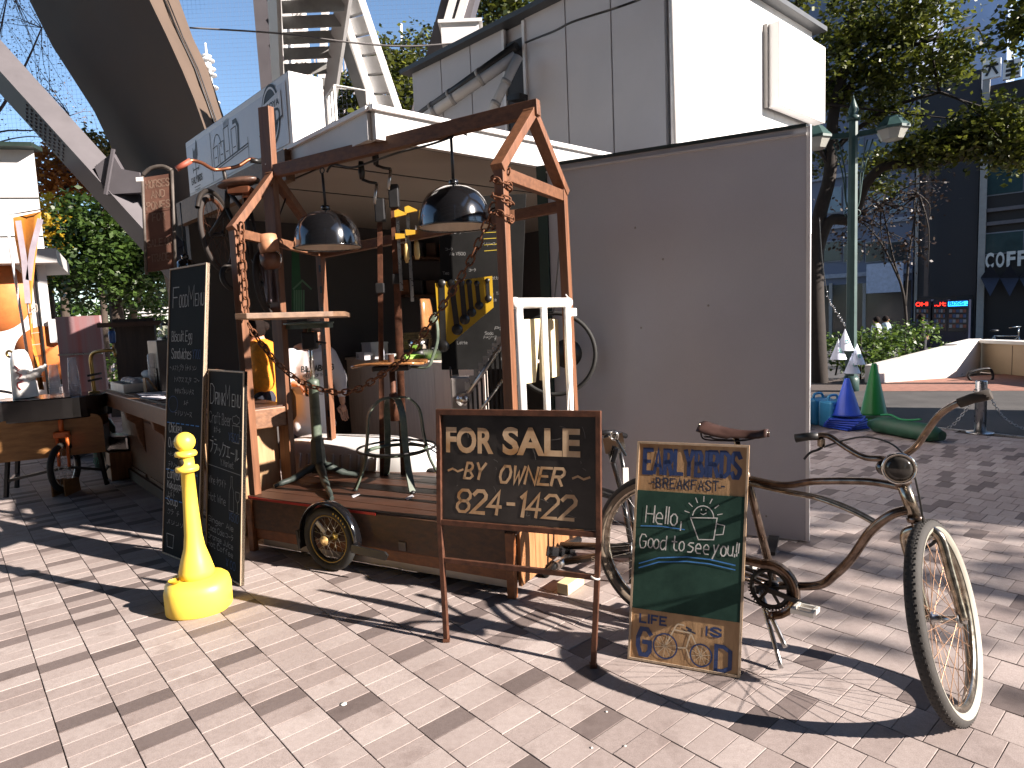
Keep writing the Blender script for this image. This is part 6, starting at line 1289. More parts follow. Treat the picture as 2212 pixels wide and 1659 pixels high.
q = Words(); B.write(q, 'F', W*.12, H*.862, .13, .006, wf=.9); B.write(q, 'OOD', W*.30, H*.862, .075, .006, fit=W*.22); B.write(q, 'M', W*.55, H*.862, .13, .006, wf=.8); B.write(q, 'ENU', W*.73, H*.862, .075, .006, fit=W*.22)
B.write(q, 'Biscuit Egg', W*.12, H*.745, .065, .0055, fit=W*.55, jit=.03); B.write(q, 'Sandwiches', W*.12, H*.685, .065, .0055, fit=W*.54, jit=.03); q.build('heading', CHALKM, t)
q = Words()
for y, s, x in ((.645, '~ ピスト,ブラ ドナメ ソン'.replace('ピ', 'ル'), .08), (.605, 'トメクス ス,タマ コ~', .2), (.565, 'ホサルブルシ ナス', .24), (.528, 'ルナ', .5), (.49, 'チリ シ ソース', .26), (.345, '~ナン,ホワイト ソース,サラブ', .1), (.31, 'チリソース,ブラ ドメナ', .12), (.145, '.クラム チャウ ンナ', .1), (.11, '.メキシカン ソ', .1), (.225, '( ピクルス', .08), (.205, '.トメト', .08)): B.write(q, s, W*x, H*y, .032, .0042, fit=min(W*.72, len(s)*.028), jit=.04)
q.build('small_print', CHALKD, t)
q = Words(); B.write(q, 'Chicken', W*.1, H*.43, .06, .0055, fit=W*.36, jit=.03); B.write(q, 'Over Nan', W*.1, H*.378, .06, .0055, fit=W*.44, jit=.03); B.write(q, 'EarlyBirds', W*.1, H*.27, .06, .0055, fit=W*.48, jit=.03); B.write(q, 'Kakuozan Cider', W*.1, H*.235, .045, .0045, fit=W*.66, jit=.03); B.write(q, 'Soup', W*.1, H*.178, .05, .005, fit=W*.3)
B.line(q, [(W*.12, H*.075), (W*.14, H*.03), (W*.3, H*.03), (W*.32, H*.075), (W*.12, H*.075)], .004); q.build('dish_name', CHALKM, t)
q = Words(); B.write(q, 'Q700', W*.70, H*.685, .055, .005, fit=W*.2); B.write(q, 'Q700', W*.62, H*.388, .06, .005, fit=W*.26); B.write(q, 'Q1100', W*.66, H*.272, .06, .005, fit=W*.26); B.line(q, [(W*(.2+.13*math.cos(k*.42)), H*(.527+.028*math.sin(k*.42))) for k in range(16)], .004); q.build('price', CHALKX, t)
q = Words()
for y in (.462, .298, .196):
    for k in range(7): B.line(q, [(W*(.05+k*.13), H*y), (W*(.05+k*.13+.08), H*y)], .0055)
q.build('dashed_rule', CHALKB, t)
dL, dR = V(-1.957, 3.967, 0), V(-1.588, 3.601, 0); X_ = (dR-dL).normalized(); Nf = V(-X_.y, X_.x, 0); lf = Nf*.12
t, B, W, H = menu('drink_menu_board', 'shorter black chalkboard headed Drink Menu', dL, dR, dL+lf+Z*1.215, dR+lf+Z*1.215)
q = Words(); B.write(q, 'D', W*.08, H*.83, .12, .0055, wf=.7); B.write(q, 'RINK', W*.23, H*.83, .07, .0055, fit=W*.27); B.write(q, 'M', W*.52, H*.83, .12, .0055, wf=.7); B.write(q, 'ENU', W*.70, H*.83, .07, .0055, fit=W*.22)
B.write(q, 'ブラックエール', W*.08, H*.585, .085, .0055, fit=W*.82, jit=.03, rise=-.05); q.build('heading', CHALKM, t)
q = Words(); B.write(q, 'Craft Beer', W*.06, H*.735, .065, .005, fit=W*.62, jit=.03); B.write(q, '生ビール'.replace('ビ', 'ブ'), W*.2, H*.69, .03, .004); B.write(q, 'Y.Market', W*.4, H*.535, .036, .004, fit=W*.36); B.line(q, [(W*.05, H*.52), (W*.95, H*.515)], .004)
for s, y in (('Wine ホワイト', .43), ('Hot Wine', .345), ('Ginger Ale', .235), ('Coca Cola コーラ', .19), ('Orange Juice', .15), ('Hot Coffee', .11)): B.write(q, s, W*.06, H*y, .045 if y > .3 else .032, .0042, fit=W*(.5 if y > .3 else .72), jit=.04)
B.line(q, [(W*.72, H*.74), (W*.74, H*.66), (W*.9, H*.66), (W*.91, H*.74), (W*.72, H*.74)], .004); B.line(q, [(W*.91, H*.725), (W*.98, H*.72), (W*.97, H*.685), (W*.9, H*.685)], .004)
B.line(q, [(W*(.81+.1*math.cos(k*.5)), H*(.765+.02*math.sin(k*.5)+.006*(k % 2))) for k in range(13)], .004)
B.line(q, [(W*.66, H*.33), (W*.66, H*.42), (W*.70, H*.45), (W*.70, H*.495), (W*.74, H*.495), (W*.74, H*.45), (W*.78, H*.42), (W*.78, H*.33), (W*.66, H*.33)], .004); B.line(q, [(W*.83, H*.43), (W*.84, H*.395), (W*.885, H*.38), (W*.93, H*.395), (W*.94, H*.43), (W*.83, H*.43)], .004); B.line(q, [(W*.885, H*.38), (W*.885, H*.335), (W*.84, H*.33), (W*.93, H*.33)], .004)
q.build('drink_name', CHALKD, t); q = Words(); B.write(q, 'Q500', W*.62, H*.665, .045, .0045, fit=W*.28); B.write(q, 'Q500', W*.66, H*.285, .045, .0045, fit=W*.25); B.write(q, 'Q300', W*.6, H*.055, .045, .0045, fit=W*.25); q.build('price', CHALKX, t)
# rusty horses-and-ponies sign
HY_ = 5.15; hs = thing('trade_sign', 'old brown HORSES AND PONIES FOR SALE OR TRADE sign on a pole', 'sign', V(P(372, 800, HY_).x, HY_, 0))
a, b, c, d = P(316, 588, HY_), P(383, 578, HY_), P(370, 368, HY_), P(313, 384, HY_); RB = wood('weathered_red_board', (.11, .045, .03), (.16, .075, .05), (2, 8, 2), 0, .8)
xx = (b-a).normalized(); yy = Z-xx*xx.z; yy = ((d-a)+(c-b)).normalized(); SWd = .94*(b-a).length; SHt = (d-a).length; nn_ = xx.cross(yy).normalized()
for k, (h0, h1) in enumerate(((0, .28), (.285, .62), (.625, 1.))): MB().slab([a+yy*SHt*h0, a+xx*SWd+yy*SHt*h0, a+xx*SWd+yy*SHt*h1, a+yy*SHt*h1], -nn_*.02).build('board', RB, hs)
fb_ = MB()
for u in (0, SWd): fb_.tube([a+xx*u-yy*.02, a+xx*u+yy*(SHt+.02)], .012, 8)
fb_.tube(catmull([a+yy*(SHt+.02), a+xx*SWd*.3+yy*(SHt+.06), a+xx*SWd*.7+yy*(SHt+.06), a+xx*SWd+yy*(SHt+.02)], 4), .016, 8); fb_.build('pipe_frame', M('worn_pipe', (.10, .085, .075), .6, .3, var=.5), hs)
TB = Board(a, xx, yy, .002); q = Words()
for s, y, f in (('HORSES', .88, .78), ('AND', .77, .44), ('PONIES', .655, .78), ('FOR', .53, .42), ('SALE OR', .26, .84), ('TRADE', .10, .62)): TB.write(q, s, SWd*.5, SHt*y, SHt*.075, .008, fit=SWd*f, center=True)
q.build('lettering', M('faded_cream_paint', (.20, .125, .09), .8, var=.3), hs); pb2 = (a+a+xx*SWd)/2+xx*.09; MB().tube([V(pb2.x, pb2.y, 0), pb2], .016, 8).build('pole', DARKM, hs)
MB().box(P(303, 388, HY_), (.05, .03, .03)).build('white_clip', WHITE, hs)

# ================================================================== the cruiser bicycle
bh = V(.771, -.636, 0).normalized(); bl2 = V(.636, .771, 0)           # heading, bike's left (away from camera)
RC = V(.645, 2.985, 0); ln = rad(6)
bu = (Z*math.cos(ln)+bl2*math.sin(ln)); bs_ = bl2*math.cos(ln)-Z*math.sin(ln)
def bk(x, z, y=0.): return RC+bh*x+bu*z+bs_*y
bike = thing('cruiser_bicycle', 'long beach cruiser bicycle with whitewall tyres and high handlebar', 'bicycle', RC)
BRZ = M('worn_bronze_chrome', (.13, .085, .06), .2, .85, var=.45, scale=22, col2=(.27, .205, .165)); CHR2 = M('rust_speckled_chrome', (.30, .235, .17), .2, .95, var=.4, scale=40, col2=(.50, .44, .36))
WW = M('whitewall', (.30, .285, .24), .6, var=.1); TYR = M('worn_tyre', (.035, .032, .029), .8, var=.25, scale=40, bump=.2); TAN = M('tan_sidewall', (.24, .19, .14), .7)
RW = .345; rwh = wheel(bike, bk(0, RW), bs_, RW, .027, 36, TYR, CHR2, STEEL, STEEL, TAN)
# front assembly, turned hard to the left
FC = P(2042, 1337, 2.20); FC.z = .340
fax = V(.714, -.70, .24).normalized(); fwh = wheel(bike, FC, fax, RW, .027, 36, TYR, CHR2, STEEL, M('rusty_spoke', (.42, .26, .17), .4, .8), WW)
tr_ = MB(); x_, y_, d_ = frame(fax)   # tread blocks
for k in range(190):
    a = 6.28319*k/190; e = x_*math.cos(a)+y_*math.sin(a); t2 = -x_*math.sin(a)+y_*math.cos(a)
    for s in (-.010, 0, .010): tr_.box(FC+e*(RW-.0018-abs(s)*.16)+d_*(s+(.004 if k % 2 else -.002)), (.003, .006, .0055), (e, t2, d_))
tr_.build('tread', TYR, fwh, kind='stuff')
HT, HBm = P(1950, 1042, 2.33), P(1977, 1120, 2.30); hax = (HT-HBm).normalized()
MB().tube([HBm-hax*.01, HT+hax*.01], .0225, 16).build('head_tube', CHR2, bike)
for p in (HBm, HT): MB().lathe([(.028, -.009), (.029, 0), (.028, .009)], p, hax, 16).build('headset_cup', BRZ, bike)
fcr = HBm-hax*.05; wup = (FC-fcr); wup = (wup-fax*wup.dot(fax)).normalized()*-1
fk = MB()
for s in (-1, 1):
    o_ = FC+fax*(.055*s); sh_ = fcr+fax*(.058*s)-hax*.032; fk_ = catmull([fcr+fax*(.012*s)+hax*.012, fcr+fax*(.042*s)+hax*.002, sh_, sh_.lerp(o_, .35), sh_.lerp(o_, .7), o_], 5)
    MB().tube(fk_, [.017]*14+[.0165]*6+[.015]*(len(fk_)-20), 12).build('fork_blade', CHR2, bike); MB().lathe([(.014, -.008), (.014, .008), (0, .010)], o_, fax*s, 10).build('axle_nut', STEEL, bike)
MB().tube([fcr-hax*.012, HBm], .019, 12).build('fork_crown', BRZ, bike)
MB().tube(catmull([fcr+fax*.055-hax*.02, fcr+fax*.0+hax*-.055-wup*.0, fcr-fax*.055-hax*.02], 5), .006, 8).build('brake_arch', DARKM, bike)
# frame
sj_ = bk(.40, .735); BB = bk(.53, .285); st1 = bk(.345, .90)
MB().tube([BB, sj_, bk(.378, .80)], .017, 14).build('seat_tube', BRZ, bike); MB().tube([bk(.385, .78), st1], .013, 12).build('seat_post', CHR2, bike)
tt = [sj_+bu*-.01, P(1690, 1048, 2.70), P(1760, 1040, 2.60), P(1850, 1039, 2.47), P(1900, 1043, 2.40), HT-hax*.02]
MB().tube(catmull(tt, 6), .0145, 14).build('top_tube', BRZ, bike)
for s in (-.02, .02): MB().tube(catmull([sj_+bu*-.03+bs_*s, P(1700, 1062, 2.70)+bs_*s, P(1770, 1076, 2.58)+bs_*s, P(1840, 1102, 2.48)+bs_*s, P(1896, 1132, 2.40)+bs_*s*.8], 6), .0085, 10).build('tank_rail', CHR2, bike)
MB().tube(catmull([HBm+hax*.035, P(1925, 1112, 2.34), P(1880, 1148, 2.39), P(1840, 1205, 2.45), P(1805, 1240, 2.51), P(1765, 1265, 2.58), BB], 6), .0172, 14).build('down_tube', BRZ, bike)
for s in (-1, 1):
    MB().tube([BB+bs_*.02*s, bk(.22, .315, .05*s), bk(.0, RW, .062*s)], .010, 10).build('chain_stay', BRZ, bike); MB().tube([sj_+bs_*.02*s, bk(.2, .56, .045*s), bk(0, RW, .062*s)], .009, 10).build('seat_stay', BRZ, bike)
MB().tube([BB-bs_*.045, BB+bs_*.045], .026, 14).build('bottom_bracket', DARKM, bike)
# chainset on the right-hand side (towards the camera)
cs = BB-bs_*.055; R_ = .088; q = MB(); n = 40; vs = []
for k in range(n*2): a = 6.28319*k/(n*2); r = R_+(.005 if k % 2 else -.004); vs.append((r*math.cos(a), r*math.sin(a)))
for k in range(24): a0_, a1_ = 6.28319*k/24, 6.28319*(k+1)/24
q.torus(cs, bs_, R_-.012, .010, 44, 4, flat=.25); 
for k in range(n): a = 6.28319*k/n; q.box(cs+(bh*math.cos(a)+bu*math.sin(a))*(R_), (.009, .006, .003), ((bh*math.cos(a)+bu*math.sin(a)), (-bh*math.sin(a)+bu*math.cos(a)), bs_))
for k in range(5): a = 6.28319*k/5+.3; q.beam(cs, cs+(bh*math.cos(a)+bu*math.sin(a))*(R_-.012), .012, .005, bs_)
q.build('chainring', BLACK, bike)
cg = MB(); gp = []
for k in range(15): a = rad(108-k*14); gp.append(cs-bs_*.012+bh*(.112*math.cos(a))+bu*(.112*math.sin(a)))
gp = [cs-bs_*.012+bh*-.40+bu*.09, cs-bs_*.012+bh*-.2+bu*.108]+gp; vs = []
for i, p in enumerate(gp): r_ = (p-cs); r_ = (r_-bs_*r_.dot(bs_)); ou = (bu if i < 2 else r_.normalized()); vs += [p-bs_*.014, p+ou*.008-bs_*.016, p+ou*.010+bs_*.012, p-ou*.024-bs_*.012]
cg.add(vs, [(4*i+a_, 4*i+4+a_, 4*i+4+b_, 4*i+b_) for i in range(len(gp)-1) for a_, b_ in ((0, 1), (1, 2), (3, 0))], True); o = cg.build('chain_guard', BRZ, bike); md = o.modifiers.new('s', 'SOLIDIFY'); md.thickness = .003
chn = MB(); chn.tube([cs+bu*.085, bk(0, RW+.035, -.05)], .004, 5); chn.tube([cs-bu*.085, bk(0, RW-.035, -.05)], .004, 5); chn.build('chain', DARKM, bike)
cr_d = (bh*.98-bu*.16).normalized(); ce = cs-bs_*.03+cr_d*.165; MB().beam(cs-bs_*.02, ce, .018, .014, bs_).build('crank', DARKM, bike); ce2 = BB+bs_*.08-cr_d*.165; MB().beam(BB+bs_*.07, ce2, .018, .014, bs_).build('crank', DARKM, bike)
PED = M('clear_pedal', (.66, .65, .60), .2, .3, var=.2)
for c_, s in ((ce, -1), (ce2, 1)):
    pd2 = MB(); o_ = c_+bs_*s*.055
    for e in (-.035, .035): pd2.beam(o_+bh*e-bs_*.05, o_+bh*e+bs_*.05, .014, .022, bu)
    for e in (-.045, 0, .045): pd2.beam(o_+bs_*e-bh*.035, o_+bs_*e+bh*.035, .010, .018, bu)
    pd2.build('pedal', PED, bike, bev=.002)
for k, (x1_, y1_) in enumerate(((1688, 1450), (1697, 1404))):
    e = G(x1_, y1_) if k == 0 else P(x1_, y1_, 2.52); s0_ = BB-bh*(.055)-bu*.03-bs_*.01; MB().tube(catmull([s0_, s0_.lerp(e, .35)+V(0, 0, -.012), s0_.lerp(e, .5), e+Z*.012], 4), .010, 8).build('kickstand_leg', STEEL, bike)
MB().box(BB-bh*.055-bu*.03, (.05, .03, .03)).build('kickstand_bracket', DARKM, bike, bev=.004)
# saddle
sd_ = MB(); SC = bk(.335, .935); g_ = []; n1, n2 = 18, 10
for i in range(n1+1):
    u = i/n1; wv = .088*(1-.86*min(1, (u/.75))**1.5) if u < .75 else .0135+(.004 if u > .92 else 0); wv = max(wv, .017)
    for j in range(n2+1):
        v = j/n2*2-1; dz = -.038*abs(v)**2.4*(1 if u < .5 else .8); rise = .020*(1-u)**2-.012*math.sin(u*3.14)+(.004 if u > .9 else 0); g_.append(SC+bh*(-.135+u*.285)+bs_*(wv*v)+bu*(rise+dz))
sd_.add(g_, [(i*(n2+1)+j, i*(n2+1)+j+1, (i+1)*(n2+1)+j+1, (i+1)*(n2+1)+j) for i in range(n1) for j in range(n2)], True); sdo = sd_.build('saddle', M('brown_saddle_leather', (.055, .030, .025), .35, var=.25, scale=18, bump=.05), bike); md = sdo.modifiers.new('s', 'SOLIDIFY'); md.thickness = .006
rl = MB()
for s in (-.03, .03): rl.tube(catmull([SC+bh*-.125+bs_*s*1.8+bu*-.0, SC+bh*-.12+bs_*s*1.5+bu*-.05, SC+bh*-.05+bs_*s+bu*-.055, SC+bh*.06+bs_*s*.7+bu*-.045, SC+bh*.13+bs_*s*.3+bu*-.02], 5), .0038, 6)
for s in (-.04, .04): rl.torus(SC+bh*-.10+bs_*s+bu*-.03, bu, .014, .003, 14, 5); rl.torus(SC+bh*-.10+bs_*s+bu*-.042, bu, .014, .003, 14, 5)
rl.build('saddle_rails', DARKM, sdo)
rv_ = MB()
for s in (-.06, -.03, .03, .06): rv_.sphere(SC+bh*-.132+bs_*s+bu*.012, .005, 8, 6)
for s in (-.01, .01): rv_.sphere(SC+bh*.148+bs_*s+bu*-.006, .0045, 8, 6)
rv_.build('saddle_rivets', CHR2, sdo)
# bars
st2 = HT+hax*.085; MB().tube([HT, st2], .0125, 12).build('stem', CHR2, bike); MB().box(P(1938, 1000, 2.33)*0+st2, (.05, .035, .035), (V(.8, -.6, 0), V(.6, .8, 0), Z)).build('stem_clamp', BLACK, bike, bev=.006)
yL, yR = 2.62, 2.07
bar = [P(1760, 942, 2.585), P(1790, 942, 2.56), P(1830, 968, 2.48), P(1868, 988, 2.41), P(1905, 991, 2.36), st2, P(1975, 968, 2.28), P(2000, 935, 2.24), P(2028, 898, 2.19), P(2062, 874, 2.14), P(2090, 864, 2.11)]
MB().tube(catmull(bar, 6), .0115, 12).build('handlebar', BRZ, bike)
MB().tube([P(1768, 942, 2.58), P(1745, 943, 2.60), P(1718, 947, 2.625)], [.016, .0165, .018], 12).build('grip', BLACK, bike); MB().tube([P(2072, 871, 2.13), P(2100, 861, 2.10), P(2141, 851, 2.065)], [.016, .0165, .0175], 12).build('grip', M('dark_brown_grip', (.03, .022, .016), .8), bike)
MB().box(P(1774, 956, 2.57), (.02, .03, .035)).build('brake_lever_clamp', CHR2, bike, bev=.003); MB().tube(catmull([P(1776, 966, 2.56), P(1766, 972, 2.56), P(1750, 978, 2.57), P(1737, 992, 2.58)], 4), [.006]*4+[.005]*9, 8).build('brake_lever', DARKM, bike)
MB().tube(catmull([P(1780, 966, 2.55), P(1820, 952, 2.5), P(1868, 944, 2.42), P(1920, 956, 2.32), P(1955, 985, 2.25), P(1973, 1020, 2.22), P(1985, 1070, 2.22), P(1993, 1118, 2.24), P(1995, 1140, 2.26)], 5), .0035, 7).build('brake_cable', BLACK, bike)
MB().box(P(1996, 1142, 2.26), (.02, .02, .025)).build('brake_caliper', RUSTF, bike, bev=.003)
hl = P(1942, 1012, 2.225); hn_ = (V(0, 0, 1.3)-hl); hn_ = V(-.45, -.95, .05).normalized(); hlo = MB(); hlo.lathe([(.012, .075), (.03, .07), (.046, .04), (.052, .008), (.054, -.004), (.050, -.006)], hl, -hn_, 28); hlo = hlo.build('headlamp', CHR2, bike)
MB().lathe([(.049, 0), (.03, .008), (0, .011)], hl+hn_*.004, hn_, 28).build('lens', M('dark_lamp_glass', (.05, .046, .042), .1, .3, var=.3, scale=40), hlo); MB().torus(hl+hn_*.004, hn_, .051, .004, 36, 6).build('bezel', CHROME, hlo)
MB().tube([hl-hn_*.03, HT-hax*.02], .008, 6).build('lamp_bracket', STEEL, bike)
MB().lathe([(.0, 0), (.026, .004), (.028, .02), (.01, .03)], P(1908, 1010, 2.30), V(-.3, -.9, .2), 16).build('bell', BLACKG, bike)
# ------------------------------------------------------------------ black folding bicycle parts behind the for-sale sign
kb_ = thing('black_bicycle', 'black bicycle partly hidden behind the FOR SALE sign', 'bicycle', V(.62, 3.55, 0)); KY2 = 3.5
fr2 = MB()
for a, b, r in (((1306, 935, 3.5), (1345, 1070, 3.45), .014), ((1345, 1070, 3.45), (1362, 1170, 3.4), .014), ((1335, 950, 3.55), (1362, 1090, 3.5), .013), ((1362, 1090, 3.5), (1375, 1180, 3.45), .013)): fr2.tube([P(*a), P(*b)], r, 8)
fr2.build('frame_tube', SURLY, kb_); MB().tube([P(1285, 936, 3.45), P(1328, 934, 3.5), P(1352, 942, 3.55)], .014, 8).build('crossbar', SURLY, kb_)
MB().slab([P(x, y, 3.47) for x, y in ((1302, 948), (1344, 935), (1352, 968), (1330, 985), (1308, 980))], V(0, .012, 0)).build('chrome_plate', CHROME, kb_)
MB().beam(P(1332, 968, 3.44), P(1323, 1000, 3.44), .03, .02).build('black_lever', BLACKG, kb_, bev=.006); MB().beam(P(1332, 950, 3.44), P(1352, 985, 3.44), .022, .014).build('linkage', BLACKG, kb_, bev=.004); MB().torus(P(1327, 942, 3.44), V(0, -1, 0), .02, .006, 18, 6).build('pivot', CHROME, kb_)
MB().box(P(1352, 1036, 3.5), (.03, .012, .13)).build('white_sticker', M('white_plastic', (.75, .73, .68), .5), kb_)
rw2 = V(.95, 3.62, .26); wheel(kb_, rw2, NN, .26, .02, 20); MB().tube([P(1375, 1180, 3.45), rw2], .012, 8).build('stay', SURLY, kb_); MB().beam(P(1292, 1060, 3.55), P(1345, 1076, 3.5), .12, .014).build('rack_platform', BLACK, kb_)
MB().tube([P(1362, 1170, 3.4), V(P(1362, 1170, 3.4).x, 3.42, .005)], .010, 8).build('prop_leg', SURLY, kb_)
# ================================================================== the L-shaped counter
ctE = V(-2.09, 4.25, 0); CLn, CDp, CZ = 3.30, .62, .90
def ct(u, v, z=0.): return ctE+D1*u+D2*v+Z*z
CX = (D1, D2, Z)
ctr = thing('wooden_counter', 'long wooden serving counter with carved brackets behind the menus', 'counter', ct(CLn/2, CDp/2))
MB().box(ct(CLn/2, CDp/2, CZ-.07), (CLn, CDp, .14), CX).build('counter_top', W_COUNTER, ctr, bev=.008)
MB().box(ct(CLn/2, CDp/2+.05, CZ-.005), (CLn-.04, CDp-.04, .03), CX).build('top_lip', W_DECK, ctr)
MB().box(ct(CLn/2+.06, CDp/2+.07, .38), (CLn-.16, CDp-.2, .76), CX).build('cabinet', W_COUNTER, ctr)
MB().box(ct(.135, CDp/2+.03, .38), (.02, CDp-.12, .76), CX).build('end_panel', W_PLY, ctr)
for k in range(3):
    u = .35+k*1.0
    for a, b, c, d in ((u, .10, .85, .06), (u, .62, .85, .06)): MB().box(ct(a+.42, .165, b), (c, .02, d), CX).build('panel_moulding', W_COUNTER, ctr, bev=.004)
    MB().prism([(0, 0), (.14, 0), (.13, -.08), (.07, -.13), (.055, -.26), (.02, -.36), (0, -.42)], ct(u-.06, .17, .76), -D2, Z, .07).build('corbel', W_COUNTER, ctr, bev=.006)
MB().box(ct(CLn/2, .15, .05), (CLn-.1, .04, .10), CX).build('plinth', W_SIDE, ctr)
# things on the counter
def on(u, v, z=0.): return ct(u, v, CZ+.012+z)
PLAST = M('white_plastic', (.75, .73, .68), .5); FOIL = M('crumpled_foil', (.55, .55, .56), .3, .9, var=.2, scale=30)
def tray(name, lab, u, v, sx, sy, h, mat, rot=0., z=0.):
    c = on(u, v, z); ax = (D1*math.cos(rot)+D2*math.sin(rot), D2*math.cos(rot)-D1*math.sin(rot), Z); t = thing(name, lab, 'tray', c)
    MB().box(c+Z*.006, (sx, sy, .012), ax).build('base', mat, t, bev=.003)
    for s in (-1, 1):
        MB().box(c+ax[0]*(s*sx/2)+Z*h/2, (.012, sy, h), ax).build('wall', mat, t); MB().box(c+ax[1]*(s*sy/2)+Z*h/2, (sx, .012, h), ax).build('wall', mat, t)
    return c, ax, t
c, ax, t = tray('wrap_tray', 'clear tray of wrapped food at the far counter end', 2.75, .20, .60, .26, .08, PLAST)
for k in range(6): MB().sphere(c+ax[0]*(-.24+k*.095)+Z*.085, .05, 10, 7, (1, 1.4, .8)).build('wrapped_bun', M('clingfilm', (.45, .46, .48), .25, var=.3, scale=18), base=c, label=['first', 'second', 'third', 'fourth', 'fifth', 'sixth'][k]+' film-wrapped bun in the tray, counted from the right', cat='food', group='wrapped buns')
c, ax, t = tray('tissue_tray', 'white tray heaped with tissue at the far counter end', 3.0, .42, .30, .24, .10, PLAST); 
for k in range(5): MB().sphere(c+ax[0]*(-.1+k*.05)+Z*.13, .06, 9, 6, (1.1, 1, .7)).build('tissue', M('tissue', (.6, .6, .62), .8), t)
for k, (u, v, sx, sy, rz, lab) in enumerate(((2.0, .25, .42, .30, .1, 'white paper sheet lying flat in the middle of the counter'), (1.55, .22, .40, .30, -.15, 'white paper sheet nearer the food menu board'), (1.25, .30, .30, .24, .2, 'sheet of paper tucked behind the food menu board'))):
    c = on(u, v, .004+.001*k); ax = (D1*math.cos(rz)+D2*math.sin(rz), D2*math.cos(rz)-D1*math.sin(rz), Z); MB().box(c, (sx, sy, .003), ax).build('menu_sheet', M('paper_lilac', (.55, .55, .62), .6), base=c, label=lab, cat='paper')
cb_ = on(2.25, .2); t = thing('card_stand', 'small brown folded card standing on the counter', 'card', cb_); MB().slab([cb_-D1*.06, cb_+D1*.06, cb_+D1*.04+Z*.14, cb_-D1*.04+Z*.14], D2*.01).build('front', W_PLY, t); MB().slab([cb_-D1*.06+D2*.1, cb_+D1*.06+D2*.1, cb_+D1*.04+Z*.14+D2*.02, cb_-D1*.04+Z*.14+D2*.02], D2*.01).build('back', W_PLY, t)
bw_ = on(1.18, .2); t = thing('orange_bowl', 'small orange dish beside the food menu board', 'dish', bw_); MB().lathe([(.05, 0), (.09, .05), (.085, .05), (.04, .012)], bw_, seg=20).build('dish', M('orange_glaze', (.6, .22, .04), .3), t); MB().sphere(bw_+Z*.045, .05, 10, 6, (1, 1, .5)).build('biscuit', M('golden_biscuit', (.5, .27, .08), .7), t)
bx_ = on(.25, .35); t = thing('card_box', 'white box with dark lid on the counter end by the post', 'box', bx_); MB().box(bx_+Z*.04, (.2, .16, .08), CX).build('body', PLAST, t, bev=.004); MB().box(bx_+Z*.085, (.21, .17, .02), CX).build('lid', M('navy_lid', (.03, .035, .07), .5), t, bev=.003)
# coffee machine with pot
cm_ = on(2.32, .45); t = thing('coffee_machine', 'dark box coffee machine with white side standing on the counter', 'coffee machine', cm_)
MB().box(cm_+Z*.24, (.36, .28, .48), CX).build('case', M('dark_brown_case', (.04, .033, .03), .4), t, bev=.01); MB().box(cm_+D1*.185+Z*.24, (.012, .26, .46), CX).build('white_side', WHITEG, t); MB().box(cm_-D2*.145+Z*.12-D1*.04, (.16, .012, .20), CX).build('bay', BLACK, t)
ctp = cm_+Z*.485; t = thing('coffee_pot', 'glass coffee pot with black handle on the machine', 'coffee pot', ctp)
MB().lathe([(.055, .0), (.08, .03), (.082, .06), (.06, .11), (.045, .13), (.05, .14)], ctp, seg=24, cap=False).build('glass_bowl', glass('pot_glass', (.75, .76, .78), .03, .35), t); MB().lathe([(.05, .002), (.07, .02), (0, .021)], ctp, seg=20).build('base_plate', STEEL, t)
MB().lathe([(.052, .13), (.052, .15), (.0, .155)], ctp, seg=20).build('collar', BLACK, t); MB().tube(catmull([ctp+V(.05, -.02, .14), ctp+V(.11, -.04, .14), ctp+V(.12, -.04, .08), ctp+V(.09, -.03, .03)], 4), .011, 8).build('handle', BLACK, t)
tb2 = P(262, 860, 6.9); t = thing('brown_cabinet', 'tall dark brown screen behind the coffee machine', 'cabinet', V(tb2.x, 6.9, 0)); a, b = P(243, 700, 7.3), P(332, 700, 7.3)
MB().slab([V(a.x, 7.3, 0), V(b.x, 7.3, 0), V(b.x, 7.3, P(243, 690, 7.3).z), V(a.x, 7.3, P(243, 690, 7.3).z)], V(0, .04, 0)).build('panel', wood('dark_screen', (.035, .02, .014), (.06, .035, .025), (10, 2, 1), 0), t); MB().box(V((a.x+b.x)/2, 7.25, P(290, 700, 7.3).z), (.7, .06, .05)).build('top_rail', W_SIDE, t)
for k, (x, y) in enumerate(((334, 800), (350, 806))):
    c = P(x, y+25, 6.2); c.z = CZ+.012; t = thing('cup_stack', ['left', 'right'][k]+' tall stack of clear cups beside the food menu board', 'cups', c)
    MB().lathe([(.032, 0), (.045, .08), (.045, .34), (.035, .36)], c, seg=18).build('stack', glass('cup_plastic', (.7, .72, .78), .15, .45), t)
    for j in range(6): MB().torus(c+Z*(.1+j*.042), Z, .046, .003, 22, 5).build('cup_rim', glass('cup_plastic', (.7, .72, .78), .15, .45), t)
# ================================================================== beer cart at the left
BC = G(128, 1040); BC = V(P(117, 900, 6.3).x, 6.30, 0); bx0 = V(.90, .436, 0).normalized(); by0 = V(-.436, .90, 0).normalized()
def bq(u, v, z): return BC+bx0*u+by0*v+Z*z
BXA = (bx0, by0, Z); bcart = thing('beer_cart', 'plywood tricycle beer cart with a black oval bar top', 'cart', BC)
PLYD = wood('amber_plywood', (.26, .12, .035), (.38, .19, .065), (2, 2, 10), 0, .5); zt = P(118, 858, 6.15).z
prof = [(-.44, 0), (-.44, .30)]; prof = [(-.42, .0), (.42, .0), (.42, .30)]+[(.42-.08+.08*math.cos(a), .30+.08*math.sin(a)) for a in (0, .5, 1.0, 1.57)]+[(-.34-.08*math.sin(a), .30+.08*math.cos(a)) for a in (0, .5, 1.0, 1.57)]
z0 = P(118, 985, 6.15).z
for v, nm in ((-.22, 'front_board'), (.25, 'back_board')): MB().prism(prof, bq(0, v, z0), bx0, Z, .02).build(nm, PLYD, bcart)
